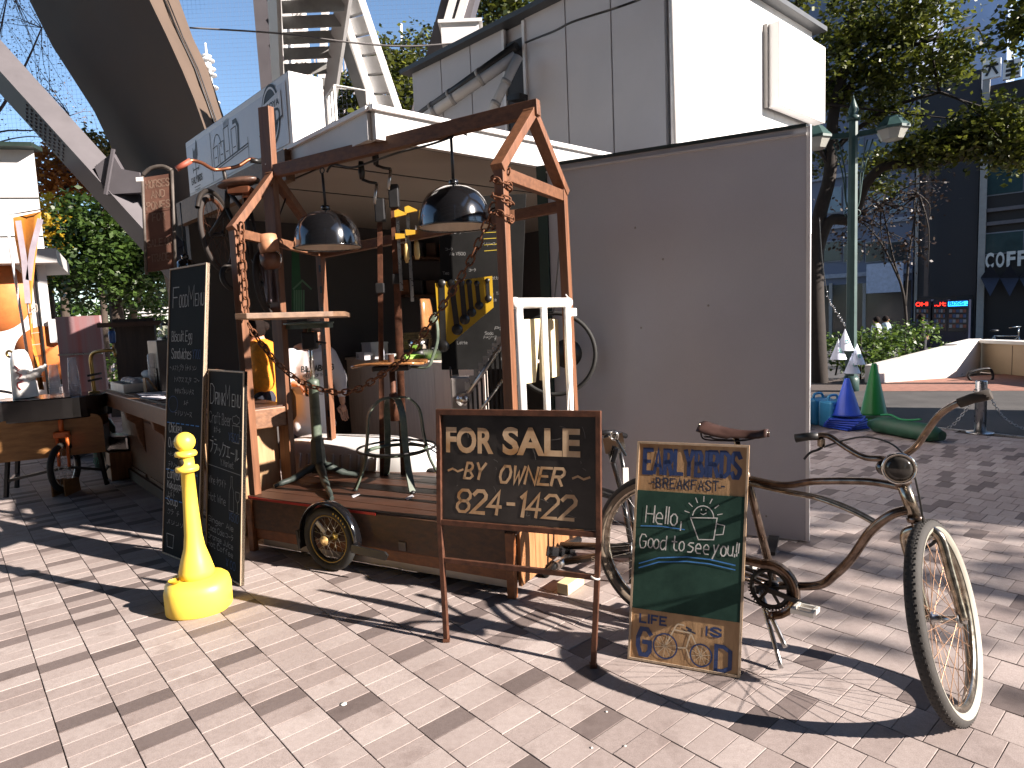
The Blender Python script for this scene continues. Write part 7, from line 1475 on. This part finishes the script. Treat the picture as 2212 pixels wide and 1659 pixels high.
for s in (-1, 1): MB().box(bq(.41*s, .0, z0+.12), (.02, .44, .24), BXA).build('side_board', M('grey_side_sheet', (.18, .18, .20), .4, .4), bcart)
MB().box(bq(0, 0, z0+.012), (.8, .44, .02), BXA).build('floor_board', PLYD, bcart)
ov = []
for k in range(40): a = 6.28319*k/40; ov.append((.445*(abs(math.cos(a))**.7)*(1 if math.cos(a) > 0 else -1), .30*(abs(math.sin(a))**.8)*(1 if math.sin(a) > 0 else -1)))
MB().prism(ov, bq(.0, 0, zt-.21), bx0, by0, .21).build('bar_top', M('black_lacquer', (.012, .009, .009), .18, var=.2, coat=.5), bcart, bev=.012)
MB().box(bq(0, .0, zt-.22), (.3, .2, .06), BXA).build('top_support', DARKM, bcart)
for s in (-1, 1):
    for v in (-.2, .2): MB().beam(bq(.36*s, v, z0), bq(.40*s, v*1.05, .01), .03, .03).build('leg', BLACK, bcart)
    MB().beam(bq(.385*s, -.2, .14), bq(.385*s, .2, .14), .025, .025).build('leg_stretcher', BLACK, bcart)
MB().beam(bq(-.38, -.2, .16), bq(.1, -.28, .24), .025, .025).build('cross_brace', BLACK, bcart); MB().beam(bq(.1, -.28, .24), bq(.38, -.2, .16), .025, .025).build('cross_brace', BLACK, bcart)
ORP = M('orange_paint', (.62, .13, .02), .35, var=.1); wcen = bq(.09, -.33, .25); wheel(bcart, wcen, (bx0*.92-by0*.38).normalized(), .235, .026, 24)
wx = (bx0*.92-by0*.38).normalized()
for s in (-1, 1): MB().beam(wcen+wx*(.045*s), wcen+wx*(.045*s)+Z*.30+by0*.05, .022, .05, by0).build('fork_blade', ORP, bcart, bev=.004)
MB().box(wcen+Z*.30+by0*.05, (.13, .07, .06), BXA).build('fork_crown', ORP, bcart, bev=.01); MB().tube([wcen+Z*.30+by0*.05, wcen+Z*.52+by0*.07], .022, 10).build('steering_tube', ORP, bcart)
MB().prism([(-.12, 0), (.12, 0), (.10, .13), (-.12, .16)], wcen-Z*.25+wx*.05-by0*.02+V(0, 0, .002), (by0*.92+bx0*.38), Z, .012).build('wheel_chock', PLYD, bcart); MB().prism([(-.12, 0), (.12, 0), (.10, .13), (-.12, .16)], wcen-Z*.25-wx*.062-by0*.02+V(0, 0, .002), (by0*.92+bx0*.38), Z, .012).build('wheel_chock', PLYD, bcart)
# jug, tap, cups on the beer cart
jb = bq(-.20, -.02, zt+.002); jg = thing('white_jug', 'white sculpted jug with a red zigzag and long spout', 'jug', jb); POR = M('white_glaze', (.78, .77, .75), .25, var=.04)
MB().lathe([(.100, 0), (.102, .01), (.098, .12), (.09, .24), (.082, .34), (.066, .42), (.045, .455), (0, .46)], jb, V(-.04, 0, 1), 28).build('body', POR, jg)
MB().tube(catmull([jb+V(.05, -.01, .20), jb+V(.12, -.02, .225), jb+V(.2, -.03, .27), jb+V(.245, -.03, .30)], 5), [.05]*4+[.04]*4+[.028]*4+[.018]*4, 14).build('spout', POR, jg); MB().torus(jb+V(-.09, -.02, .42), V(0, 1, .2), .03, .011, 18, 8).build('ear', M('brass', (.35, .23, .08), .3, .9), jg)
q = MB(); zg = [(-.01, .31), (.035, .275), (.0, .25), (.05, .22), (.01, .19), (.06, .165), (.0, .15), (.005, .115), (.03, .085)]; q.tube([jb+V(x+.005, -.1+.004*i*0-.002, z)+V(0, .012*(z/.4), 0) for i, (x, z) in enumerate(zg)], .006, 6); q.build('red_zigzag', M('red_glaze', (.28, .02, .02), .3), jg)
for k, (u, lab) in enumerate(((.045, 'left stack of clear cups on the black bar top'), (.20, 'right taller stack of clear cups on the black bar top'))):
    c = bq(u, -.06, zt+.002); t = thing('cup_stack', lab, 'cups', c); h = .30 if k == 0 else .36; MB().lathe([(.052, 0), (.045, h*.5), (.034, h), (0, h)], c, seg=18).build('stack', glass('cup_plastic', (.7, .72, .78), .15, .45), t)
    for j in range(8): MB().torus(c+Z*(.02+j*.022), Z, .052-.001*j, .003, 22, 5).build('cup_rim', glass('cup_plastic', (.7, .72, .78), .15, .45), t)
tp_ = bq(.35, .0, zt+.002); tp2 = thing('beer_tap', 'brass beer tap with blue handle on the bar top', 'beer tap', tp_); BRS = MATS['brass']
MB().tube(catmull([tp_, tp_+Z*.2, tp_+Z*.33, tp_+V(.04, -.01, .39), tp_+V(.15, -.03, .41), tp_+V(.26, -.04, .41)], 5), .018, 10).build('column', BRS, tp2); MB().lathe([(.05, 0), (.05, .012), (.02, .02)], tp_, seg=18).build('flange', BRS, tp2)
MB().tube([tp_+V(.26, -.04, .42), tp_+V(.27, -.04, .34)], [.018, .012], 10).build('nozzle', BRS, tp2); MB().tube([tp_+V(.255, -.04, .42), tp_+V(.255, -.04, .49)], .009, 8).build('lever', BRS, tp2); MB().lathe([(.022, 0), (.03, .02), (.032, .10), (.026, .12), (.0, .122)], tp_+V(.255, -.04, .48), seg=14).build('handle', M('blue_handle', (.015, .07, .25), .35), tp2); MB().lathe([(.026, 0), (.026, .025), (0, .026)], tp_+V(.255, -.04, .595), seg=14).build('handle_cap', BLACK, tp2)
for s, z_ in ((.05, .17), (-.03, .12)): MB().beam(tp_+V(-.03, -.02, z_), tp_+V(.1, -.03, z_+.02), .03, .02).build('valve', BLACK, tp2)
co = G(232, 1012); t = thing('gas_bottle', 'dark green gas bottle on the ground by the counter', 'gas bottle', co); MB().lathe([(.11, 0), (.115, .02), (.115, .46), (.08, .54), (.035, .58), (.035, .62)], co, seg=24).build('bottle', M('dark_green_bottle', (.008, .035, .018), .35), t)
MB().box(co+Z*.66, (.16, .14, .12)).build('regulator', BLACK, t, bev=.01); B_ = Board(co+V(-.045, -.1165, .08), V(0, 0, 1), V(-1, 0, 0)); q = MB(); B_.write(q, 'SUPER', 0, -.035, .055, .008, fit=.3); q.build('lettering', M('green_lettering', (.05, .25, .14), .5), t)
hz = [co+V(0, -.05, .62), co+V(.2, -.2, .42), co+V(.5, -.3, .30), co+V(.8, -.5, .34)]; MB().tube(catmull(hz, 6), .012, 8).build('gas_hose', M('clear_hose', (.4, .4, .38), .4), base=hz[-1], label='pale hose running from the gas bottle', cat='hose')
wbx = G(262, 1030); MB().box(wbx+Z*.14, (.3, .22, .28), CX).build('wooden_crate', W_END, base=wbx, label='small wooden crate under the counter end', cat='crate', bev=.006); MB().box(wbx+V(-.02, .05, .36), (.34, .26, .15)).build('steel_tub', STEEL, base=wbx+Z*.281, label='steel tub standing on the small wooden crate', cat='tub', bev=.02)
fp0, fp1 = P(127, 760, 7.9), P(222, 760, 7.9); fz0, fz1 = P(170, 842, 7.9).z, P(170, 683, 7.9).z; t = thing('metal_sheet', 'brushed metal screen with painted reddish reflections behind the beer tap', 'screen', V(fp0.x, 7.9, 0))
BRM = M('painted_reflection_sheet', (.46, .46, .50), .3, .25, var=.1, scale=1.6, stretch=(4, 1, .15), col2=(.52, .20, .20))  # reddish reflections are put into the sheet's colour
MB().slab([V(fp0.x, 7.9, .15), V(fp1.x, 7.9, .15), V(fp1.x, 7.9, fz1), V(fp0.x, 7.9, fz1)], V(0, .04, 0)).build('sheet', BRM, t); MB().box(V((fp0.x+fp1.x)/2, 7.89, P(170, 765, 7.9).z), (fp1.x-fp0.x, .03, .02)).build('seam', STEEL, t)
for x in (fp0.x+.1, fp1.x-.1): MB().box(V(x, 7.95, .08), (.06, .3, .16)).build('foot', DARKM, t)
hb_ = [P(-40, 840, 6.7), P(10, 846, 6.7), P(40, 852, 6.7), P(54, 850, 6.65)]; t = thing('tricycle', 'grey tricycle handlebar with lever at the left edge', 'handlebar', hb_[2]); MB().tube(catmull(hb_, 4), .014, 8).build('bar', GREY, t); MB().tube([P(20, 862, 6.65), P(52, 858, 6.65)], .006, 6).build('lever', STEEL, t); MB().tube([hb_[2], V(P(70, 900, 6.5).x, 6.45, zt-.1)], .012, 8).build('stem', GREY, t)

# ================================================================== inside the stall
ia, ib = PZ(716, 770, 1.08), PZ(1046, 788, 1.08); idr = (ib-ia).normalized(); inn = V(-idr.y, idr.x, 0)
ic = thing('plywood_counter', 'pale plywood work counter inside the stall', 'counter', V(ia.x, ia.y, 0)); PALE = wood('pale_laminate', (.72, .63, .56), (.80, .71, .63), (10, 10, 1), 0, .5, var=.1)
for k in range(4): a, b = ia.lerp(ib, k/4+.001), ia.lerp(ib, (k+1)/4-.001); MB().slab([V(a.x, a.y, .02), V(b.x, b.y, .02), b-Z*.03, a-Z*.03], inn*.03).build('front_panel', PALE, ic)
MB().slab([ia-inn*.02-Z*.028, ib-inn*.02-Z*.028, ib+inn*.6-Z*.028, ia+inn*.6-Z*.028], Z*.028).build('worktop', PALE, ic, bev=.004)
def wt(x, v): return PZ(x, 778, 1.08)+inn*v
IAX = (idr, inn, Z)
def item(name, lab, cat, x, v, parts):
    c = wt(x, v); c.z = 1.082; t = thing(name, lab, cat, c)
    for nm, mb, mat in parts(c): mb.build(nm, mat, t)
    return t
WB = M('white_carton', (.58, .57, .58), .6, var=.05)
item('carton', 'white carton standing left on the plywood counter', 'box', 765, .25, lambda c: [('body', one('box', c+Z*.08, (.24, .2, .16), IAX), WB), ('lid', one('box', c+Z*.17, (.25, .21, .018), IAX), WB)])
item('small_carton', 'small white box in front of the standing carton', 'box', 775, .08, lambda c: [('body', one('box', c+Z*.04, (.22, .12, .08), IAX), WB), ('label', one('box', c+Z*.04-inn*.062-idr*.06, (.04, .004, .04), IAX), GREY)])
item('sauce_bottle', 'small clear bottle with dark label on the plywood counter', 'bottle', 806, .1, lambda c: [('body', one('lathe', [(.03, 0), (.03, .12), (.012, .15), (.012, .17)], c, None, 14), glass('bottle_clear', (.7, .72, .75), .05, .5)), ('label', one('lathe', [(.031, .03), (.031, .09)], c, None, 14), M('grey_label', (.35, .36, .42), .6))])
item('steel_pan', 'shiny steel pan on the plywood counter', 'pan', 850, .3, lambda c: [('bowl', one('lathe', [(.10, .10), (.115, .20), (.11, .20), (.09, .105)], c, None, 24), CHROME), ('stand', one('lathe', [(.08, 0), (.06, .10)], c, None, 16), DARKM)])
item('green_tray', 'lime green tray on the plywood counter', 'tray', 858, .12, lambda c: [('base', one('box', c+Z*.02, (.34, .2, .035), IAX), M('lime_plastic', (.22, .42, .06), .5)), ('lip', one('box', c+Z*.04, (.36, .22, .008), IAX), M('lime_plastic', (.22, .42, .06), .5))])
item('food_container', 'row of steel food containers near the wall menu', 'container', 925, .16, lambda c: [('body', one('box', c+Z*.05, (.36, .22, .1), IAX), STEEL), ('lid', one('box', c+Z*.104, (.37, .23, .012), IAX), CHROME), ('divider', one('box', c+Z*.112, (.01, .23, .012), IAX), DARKM)])
item('straw_basket', 'round woven basket behind the boxes', 'basket', 815, .48, lambda c: [('coil', (lambda m_: [m_.torus(c+Z*(.10+.025*k), Z, .16-.006*abs(k-3), .014, 26, 6) for k in range(7)] and m_)(MB()), M('woven_straw', (.22, .15, .07), .9, var=.3, scale=40)), ('rim', one('torus', c+Z*.26, Z, .14, .012, 26, 6), M('woven_straw', (.22, .15, .07), .9, var=.3, scale=40)), ('box_base', one('box', c+Z*.045, (.3, .3, .09), IAX), DARKM)])
item('napkin_pack', 'small white packet behind the stool seat', 'packet', 838, .05, lambda c: [('pack', one('box', c+Z*.03, (.14, .1, .06), IAX), WB), ('band', one('box', c+Z*.031, (.142, .03, .062), IAX), GREY)])
# wall menu and wrench panel
MY = 5.05; q = [P(x, y, MY) for x, y in ((954, 799), (1122, 797), (1137, 418), (948, 428))]; wm_ = thing('wall_menu', 'large black wall menu board with white handwriting', 'menu board', V(q[0].x, MY, .2))
MB().slab(q, V(0, .03, 0)).build('sheet', SLATE, wm_, bev=.004); WBd = Board(q[0], q[1]-q[0], V(0, 0, 1), .002); WBd.n = V(0, -1, 0); wr_ = Words(); rr = random.Random(9); Wm, Hm = (q[1]-q[0]).length, (q[3]-q[0]).length
for k in range(26):
    x, y = rr.uniform(.04, .78)*Wm, rr.uniform(.05, .97)*Hm; WBd.write(wr_, rr.choice(['ナン,ソース', 'Latte', 'Tea', 'コーラ', 'Chai', 'Ale Q500', 'サラブ', 'Soda']), x, y, .022, .003, jit=.04)
wr_.build('handwriting', CHALKD, wm_); yl_ = MB()
for k in range(4): WBd.line(yl_, [(Wm*.62, Hm*(.80-.035*k)), (Wm*(.9-.04*k), Hm*(.805-.035*k))], .005)
yl_.build('yellow_note', M('yellow_chalk', (.4, .30, .03), .9), wm_)
for x in (q[0].x+.1, q[1].x-.1): MB().beam(V(x, MY+.05, 0), V(x, MY+.05, q[0].z+.3), .05, .03).build('stand_leg', DARKM, wm_)
wp = thing('wrench_panel', 'yellow tool panel with black wrench silhouettes', 'panel', P(955, 757, 4.94)); WY = 4.94
MB().slab([P(x, y, WY) for x, y in ((955, 758), (1066, 664), (1063, 596), (940, 612), (948, 720))], V(0, .02, 0)).build('sheet', M('yellow_panel', (.42, .26, .01), .5, var=.12), wp)
for k, (xt, yt, xb, yb_, w_) in enumerate(((954, 612, 958, 748, .030), (975, 612, 988, 712, .028), (997, 611, 1004, 690, .026), (1013, 610, 1019, 675, .023), (1030, 612, 1035, 660, .021), (1053, 606, 1055, 645, .018))):
    a, b = P(xt, yt, WY-.004), P(xb, yb_, WY-.004); m_ = MB(); m_.rib([a, b], w_*1.5, V(0, -1, 0)); m_.lathe([(w_*1.0, 0), (w_*1.0, .003), (0, .003)], a, V(0, -1, 0), 14); m_.lathe([(w_*1.5, 0), (w_*1.5, .003), (0, .003)], b, V(0, -1, 0), 16); m_.build('wrench_silhouette', BLACK, wp)
MB().beam(P(1000, 700, 4.97), P(1000, 700, 5.05), .04, .04).build('fixing', DARKM, wp)
# white louvred tank behind the deck
ta, tz = P(648, 1000, 5.25), P(938, 1012, 4.85); ta.z = tz.z = .40; td = (tz-ta).normalized(); tn_ = V(-td.y, td.x, 0); tk = thing('louvred_tank', 'long white metal tank with pressed louvres behind the deck', 'tank', V(ta.x, ta.y, 0)); g_ = MB(); vs = []; n = 20
TL_ = (tz-ta).length; stn = [(-.02, .55), (0, .86), (.04, .97), (.12, 1.), (.6, 1.), (.8, .97), (.92, .88), (1., .72), (1.06, .5), (1.08, .25)]
for u, s in stn:
    for k in range(n): a = 6.28319*k/n; c_, s__ = math.cos(a), math.sin(a); e_ = .55; vs.append(ta+td*(TL_*u)+tn_*(.20*s*abs(c_)**e_*(1 if c_ > 0 else -1))+Z*(.19*s*abs(s__)**e_*(1 if s__ > 0 else -1)-.10*max(0, u-.75)))
g_.add(vs, [(i*n+k, i*n+(k+1) % n, (i+1)*n+(k+1) % n, (i+1)*n+k) for i in range(len(stn)-1) for k in range(n)]+[list(range(n))[::-1], [len(vs)-n+k for k in range(n)]], True); g_.build('shell', WHITEG, tk)
for k in range(11):
    c = ta+td*(TL_*(.06+.062*k))-tn_*.197+Z*.03; MB().prism([(-.012, -.06), (.010, -.06), (.024, .06), (.002, .06)], c, td, Z, .014).build('louvre', WHITEG if k % 2 else LGREY, tk, bev=.004)
for u in (.1, .9): MB().box(ta+td*(TL_*u)-Z*.28, (.08, .3, .24), (td, tn_, Z)).build('foot', DARKM, tk)
# ================================================================== people at the stall
def fingers(mb, wrist, dirv, palm, side, curl, ln=.075, r=.0085):
    """palm and five separate curled fingers added to one hand mesh"""
    d = dirv.normalized(); s = side.normalized(); p = palm.normalized()
    mb.sphere(wrist+d*.045, .036, 12, 8, (1.05, .85, .45), ax=(d, s, p))
    for k in range(4):
        o = wrist+d*.078+s*(.027-.018*k); L = ln*(.88, 1., .95, .75)[k]; pts = [o-d*.02]
        for j in range(4): a = curl*(j/3.); o = o+(d*math.cos(a)+p*math.sin(a))*(L/3.5); pts.append(o)
        mb.tube(pts, [r, r, r*.95, r*.9, r*.7], 7)
    o = wrist+d*.025+s*.034; mb.tube([o-s*.012, o+s*.014+d*.018, o+s*.014+d*.042+p*.012, o+s*.004+d*.06+p*.026], [r*1.25, r*1.2, r*1.05, r*.8], 7)
def head(t, c, f, hair='short', r=.092):
    f = f.normalized(); s = f.cross(Z).normalized(); u = s.cross(f).normalized()
    hb = MB(); hb.sphere(c, r, 20, 14, (1.0, .82, 1.18), ax=(f, s, u)); hb.sphere(c+f*.028-u*.055, .062, 14, 9, (.95, .85, .85), ax=(f, s, u)); hb.tube([c+f*.085+u*.02, c+f*.104-u*.012, c+f*.09-u*.022], [.009, .014, .010], 8)
    for k in (-1, 1): hb.sphere(c+s*(.076*k)-u*.005-f*.005, .022, 8, 6, (.6, .35, 1.2), ax=(f, s, u))
    h = hb.build('head', SKIN, t); e_ = MB()
    for k in (-1, 1): e_.sphere(c+f*.082+s*(.031*k)+u*.008, .0115, 8, 6, (.6, 1.2, .7), ax=(f, s, u))
    e_.build('eye', M('eye_dark', (.02, .015, .012), .2), h); m_ = MB(); m_.tube([c+f*.084-u*.052-s*.02, c+f*.09-u*.05, c+f*.084-u*.052+s*.02], .005, 6); m_.build('mouth', M('lip', (.30, .10, .08), .5), h)
    ha = MB(); ha.sphere(c-f*.012+u*.02, r*1.1, 20, 14, (1.0, .92, 1.12), ax=(f, s, u))
    for v in ha.v:
        q = v-c
        if q.dot(f) > .055 and q.dot(u) < .055: v -= f*(q.dot(f)-.045)
    if hair == 'long': ha.tube([c-f*.07, c-f*.085-u*.1, c-f*.07-u*.19], [.075, .07, .035], 14)
    else: ha.sphere(c-f*.095-u*.01, .042, 12, 8)
    ha.build('hair', HAIR, t); return h
# woman in the orange jumper, facing left, holding a dish
oc = V(*P(576, 900, 5.45)); oc.z = 0; ow = thing('person', 'person in an orange knitted jumper holding a small dish', 'person', oc); of = V(-.93, -.33, 0).normalized(); os_ = V(-of.y, of.x, 0)
def o_(f, s, z): return oc+of*f+os_*s+Z*z
body('body', [(o_(0, 0, .92), o_(.01, 0, 1.22), .125, .13), (o_(.0, 0, 1.26), o_(.01, 0, 1.34), .09, .055), (o_(.0, 0, 1.34), o_(.03, 0, 1.42), .05, .05)]+[c for s in (-1, 1) for c in ((o_(0, .085*s, .9), o_(.02, .09*s, .48), .088, .06), (o_(.02, .09*s, .48), o_(-.02, .09*s, .08), .055, .04), (o_(-.03, .09*s, .05), o_(.14, .10*s, .035), .04, .032), (o_(0, .165*s, 1.28), o_(-.01, .21*s, 1.04), .05, .042), (o_(-.01, .21*s, 1.04), o_(.22, .15*s, 1.06), .040, .028), (o_(.22, .15*s, 1.06), o_(.27, .13*s, 1.075), .028, .026))], SKIN, ow, .014)
head(ow, o_(.055, 0, 1.455), (of-Z*.35)); KN = M('orange_knit', (.72, .25, .015), .9, var=.25, scale=55, bump=.6, stretch=(1, 1, .7))
body('jumper', [(o_(0, 0, .84), o_(.01, 0, 1.22), .165, .168), (o_(0, 0, 1.22), o_(.0, 0, 1.30), .15, .085)]+[c for s in (-1, 1) for c in ((o_(0, .15*s, 1.27), o_(-.01, .225*s, 1.03), .085, .082), (o_(-.01, .225*s, 1.03), o_(.13, .18*s, 1.05), .08, .06))], KN, ow, .014)
body('trousers', [(o_(0, .085*s, .9), o_(.02, .09*s, .48), .105, .08) for s in (-1, 1)]+[(o_(.02, .09*s, .48), o_(-.02, .09*s, .10), .078, .065) for s in (-1, 1)]+[(o_(0, -.07, .9), o_(0, .07, .9), .115, .115)], M('navy_trousers', (.02, .022, .035), .8), ow, .016)
for s in (-1, 1): hd_ = MB(); fingers(hd_, o_(.26, .12*s, 1.075), of*.9-os_*.35*s, -of*.3-Z*.1-os_*s, Z, 1.1); hd_.build('hand', SKIN, ow)
dc = o_(.35, 0, 1.085); dt = thing('held_dish', 'small pale dish held by the person in orange', 'dish', dc); MB().lathe([(.045, 0), (.075, .03), (.07, .03), (.04, .008)], dc, seg=20).build('dish', PLAST, dt); MB().sphere(dc+Z*.03, .035, 10, 7).build('food', M('brown_food', (.28, .10, .05), .6), dt)
# woman in the white hoodie bending over her work
bc2 = V(*P(672, 900, 5.72)); bc2.z = 0; bwm = thing('person', 'person in a white hoodie with dark chest lettering, working at the stall', 'person', bc2); bf = V(.62, -.78, 0).normalized(); bs2 = V(-bf.y, bf.x, 0)
def b_(f, s, z): return bc2+bf*f+bs2*s+Z*z
body('body', [(b_(0, 0, .90), b_(.06, 0, 1.16), .125, .13), (b_(.07, 0, 1.2), b_(.12, 0, 1.27), .09, .055), (b_(.12, 0, 1.27), b_(.17, 0, 1.35), .05, .048)]+[c for s in (-1, 1) for c in ((b_(0, .085*s, .88), b_(.03, .09*s, .46), .088, .06), (b_(.03, .09*s, .46), b_(-.02, .09*s, .08), .055, .04), (b_(-.03, .09*s, .05), b_(.13, .10*s, .035), .04, .032))]+[(b_(.07, -.17, 1.22), b_(.03, -.235, 1.0), .05, .042), (b_(.03, -.235, 1.0), b_(.20, -.16, .98), .04, .028), (b_(.07, .17, 1.22), b_(.10, .24, .99), .05, .042), (b_(.10, .24, .99), b_(.14, .24, .78), .04, .028)], SKIN, bwm, .014)
head(bwm, b_(.21, 0, 1.405), (bf-Z*.75)); HW = M('white_hoodie', (.50, .485, .50), .85, var=.08, scale=8, bump=.1)
body('hoodie', [(b_(0, 0, .84), b_(.06, 0, 1.15), .160, .170), (b_(.06, 0, 1.15), b_(.08, 0, 1.24), .155, .09), (b_(.03, -.06, 1.25), b_(.03, .06, 1.25), .075, .075)]+[(b_(.07, -.16, 1.21), b_(.03, -.24, 1.0), .08, .07), (b_(.03, -.24, 1.0), b_(.11, -.20, .985), .068, .05), (b_(.07, .16, 1.21), b_(.10, .245, .99), .08, .07), (b_(.10, .245, .99), b_(.125, .243, .86), .065, .048)], HW, bwm, .014)
body('apron', [(b_(.02, 0, .58), b_(.0, 0, .92), .165, .168), (b_(.06, -.1, .60), b_(.06, .1, .60), .10, .10)], M('white_apron', (.74, .73, .72), .85, var=.06), bwm, .016)
body('trousers', [(b_(0, .085*s, .88), b_(.03, .09*s, .46), .10, .078) for s in (-1, 1)]+[(b_(.03, .09*s, .46), b_(-.02, .09*s, .10), .075, .06) for s in (-1, 1)], M('grey_jeans', (.06, .06, .07), .8), bwm, .016)
hd_ = MB(); fingers(hd_, b_(.20, -.16, .975), bf*.7+bs2*.4-Z*.4, -bs2, -Z+bf*.2, .9); hd_.build('hand', SKIN, bwm); hd_ = MB(); fingers(hd_, b_(.14, .24, .775), -Z+bf*.15, bf, -bs2, .7); hd_.build('hand', SKIN, bwm)
ck = b_(.05, 0, 1.06)+bf*.178; LB = Board(ck-bs2*-.0-V(0, 0, 0), (bs2*-1)*-1, Z, .004); LB = Board(b_(.215, .0, 1.075), -bs2*-1, Z, 0); q = MB()
xs = bf.cross(Z).normalized()*-1
nrm = bf; lx_ = Z.cross(nrm).normalized(); LB = Board(b_(.226, 0, 1.085)-lx_*.14, lx_, (Z+bf*.12).normalized(), .0); LB.write(q, 'BILLABONG', 0, 0, .045, .010, fit=.28); LB.write(q, 'FREEDOM OF THE SURF', .01, -.05, .022, .004, fit=.26); q.build('chest_lettering', BLACK, bwm)
bg2 = thing('black_tongs', 'black tool held by the person in white', 'tool', b_(.26, -.12, .93)); MB().box(b_(.27, -.11, .95), (.05, .03, .14)).build('body', BLACK, bg2, bev=.01); MB().tube([b_(.27, -.11, .98), b_(.34, -.05, .90)], .008, 8).build('arm', BLACK, bg2)
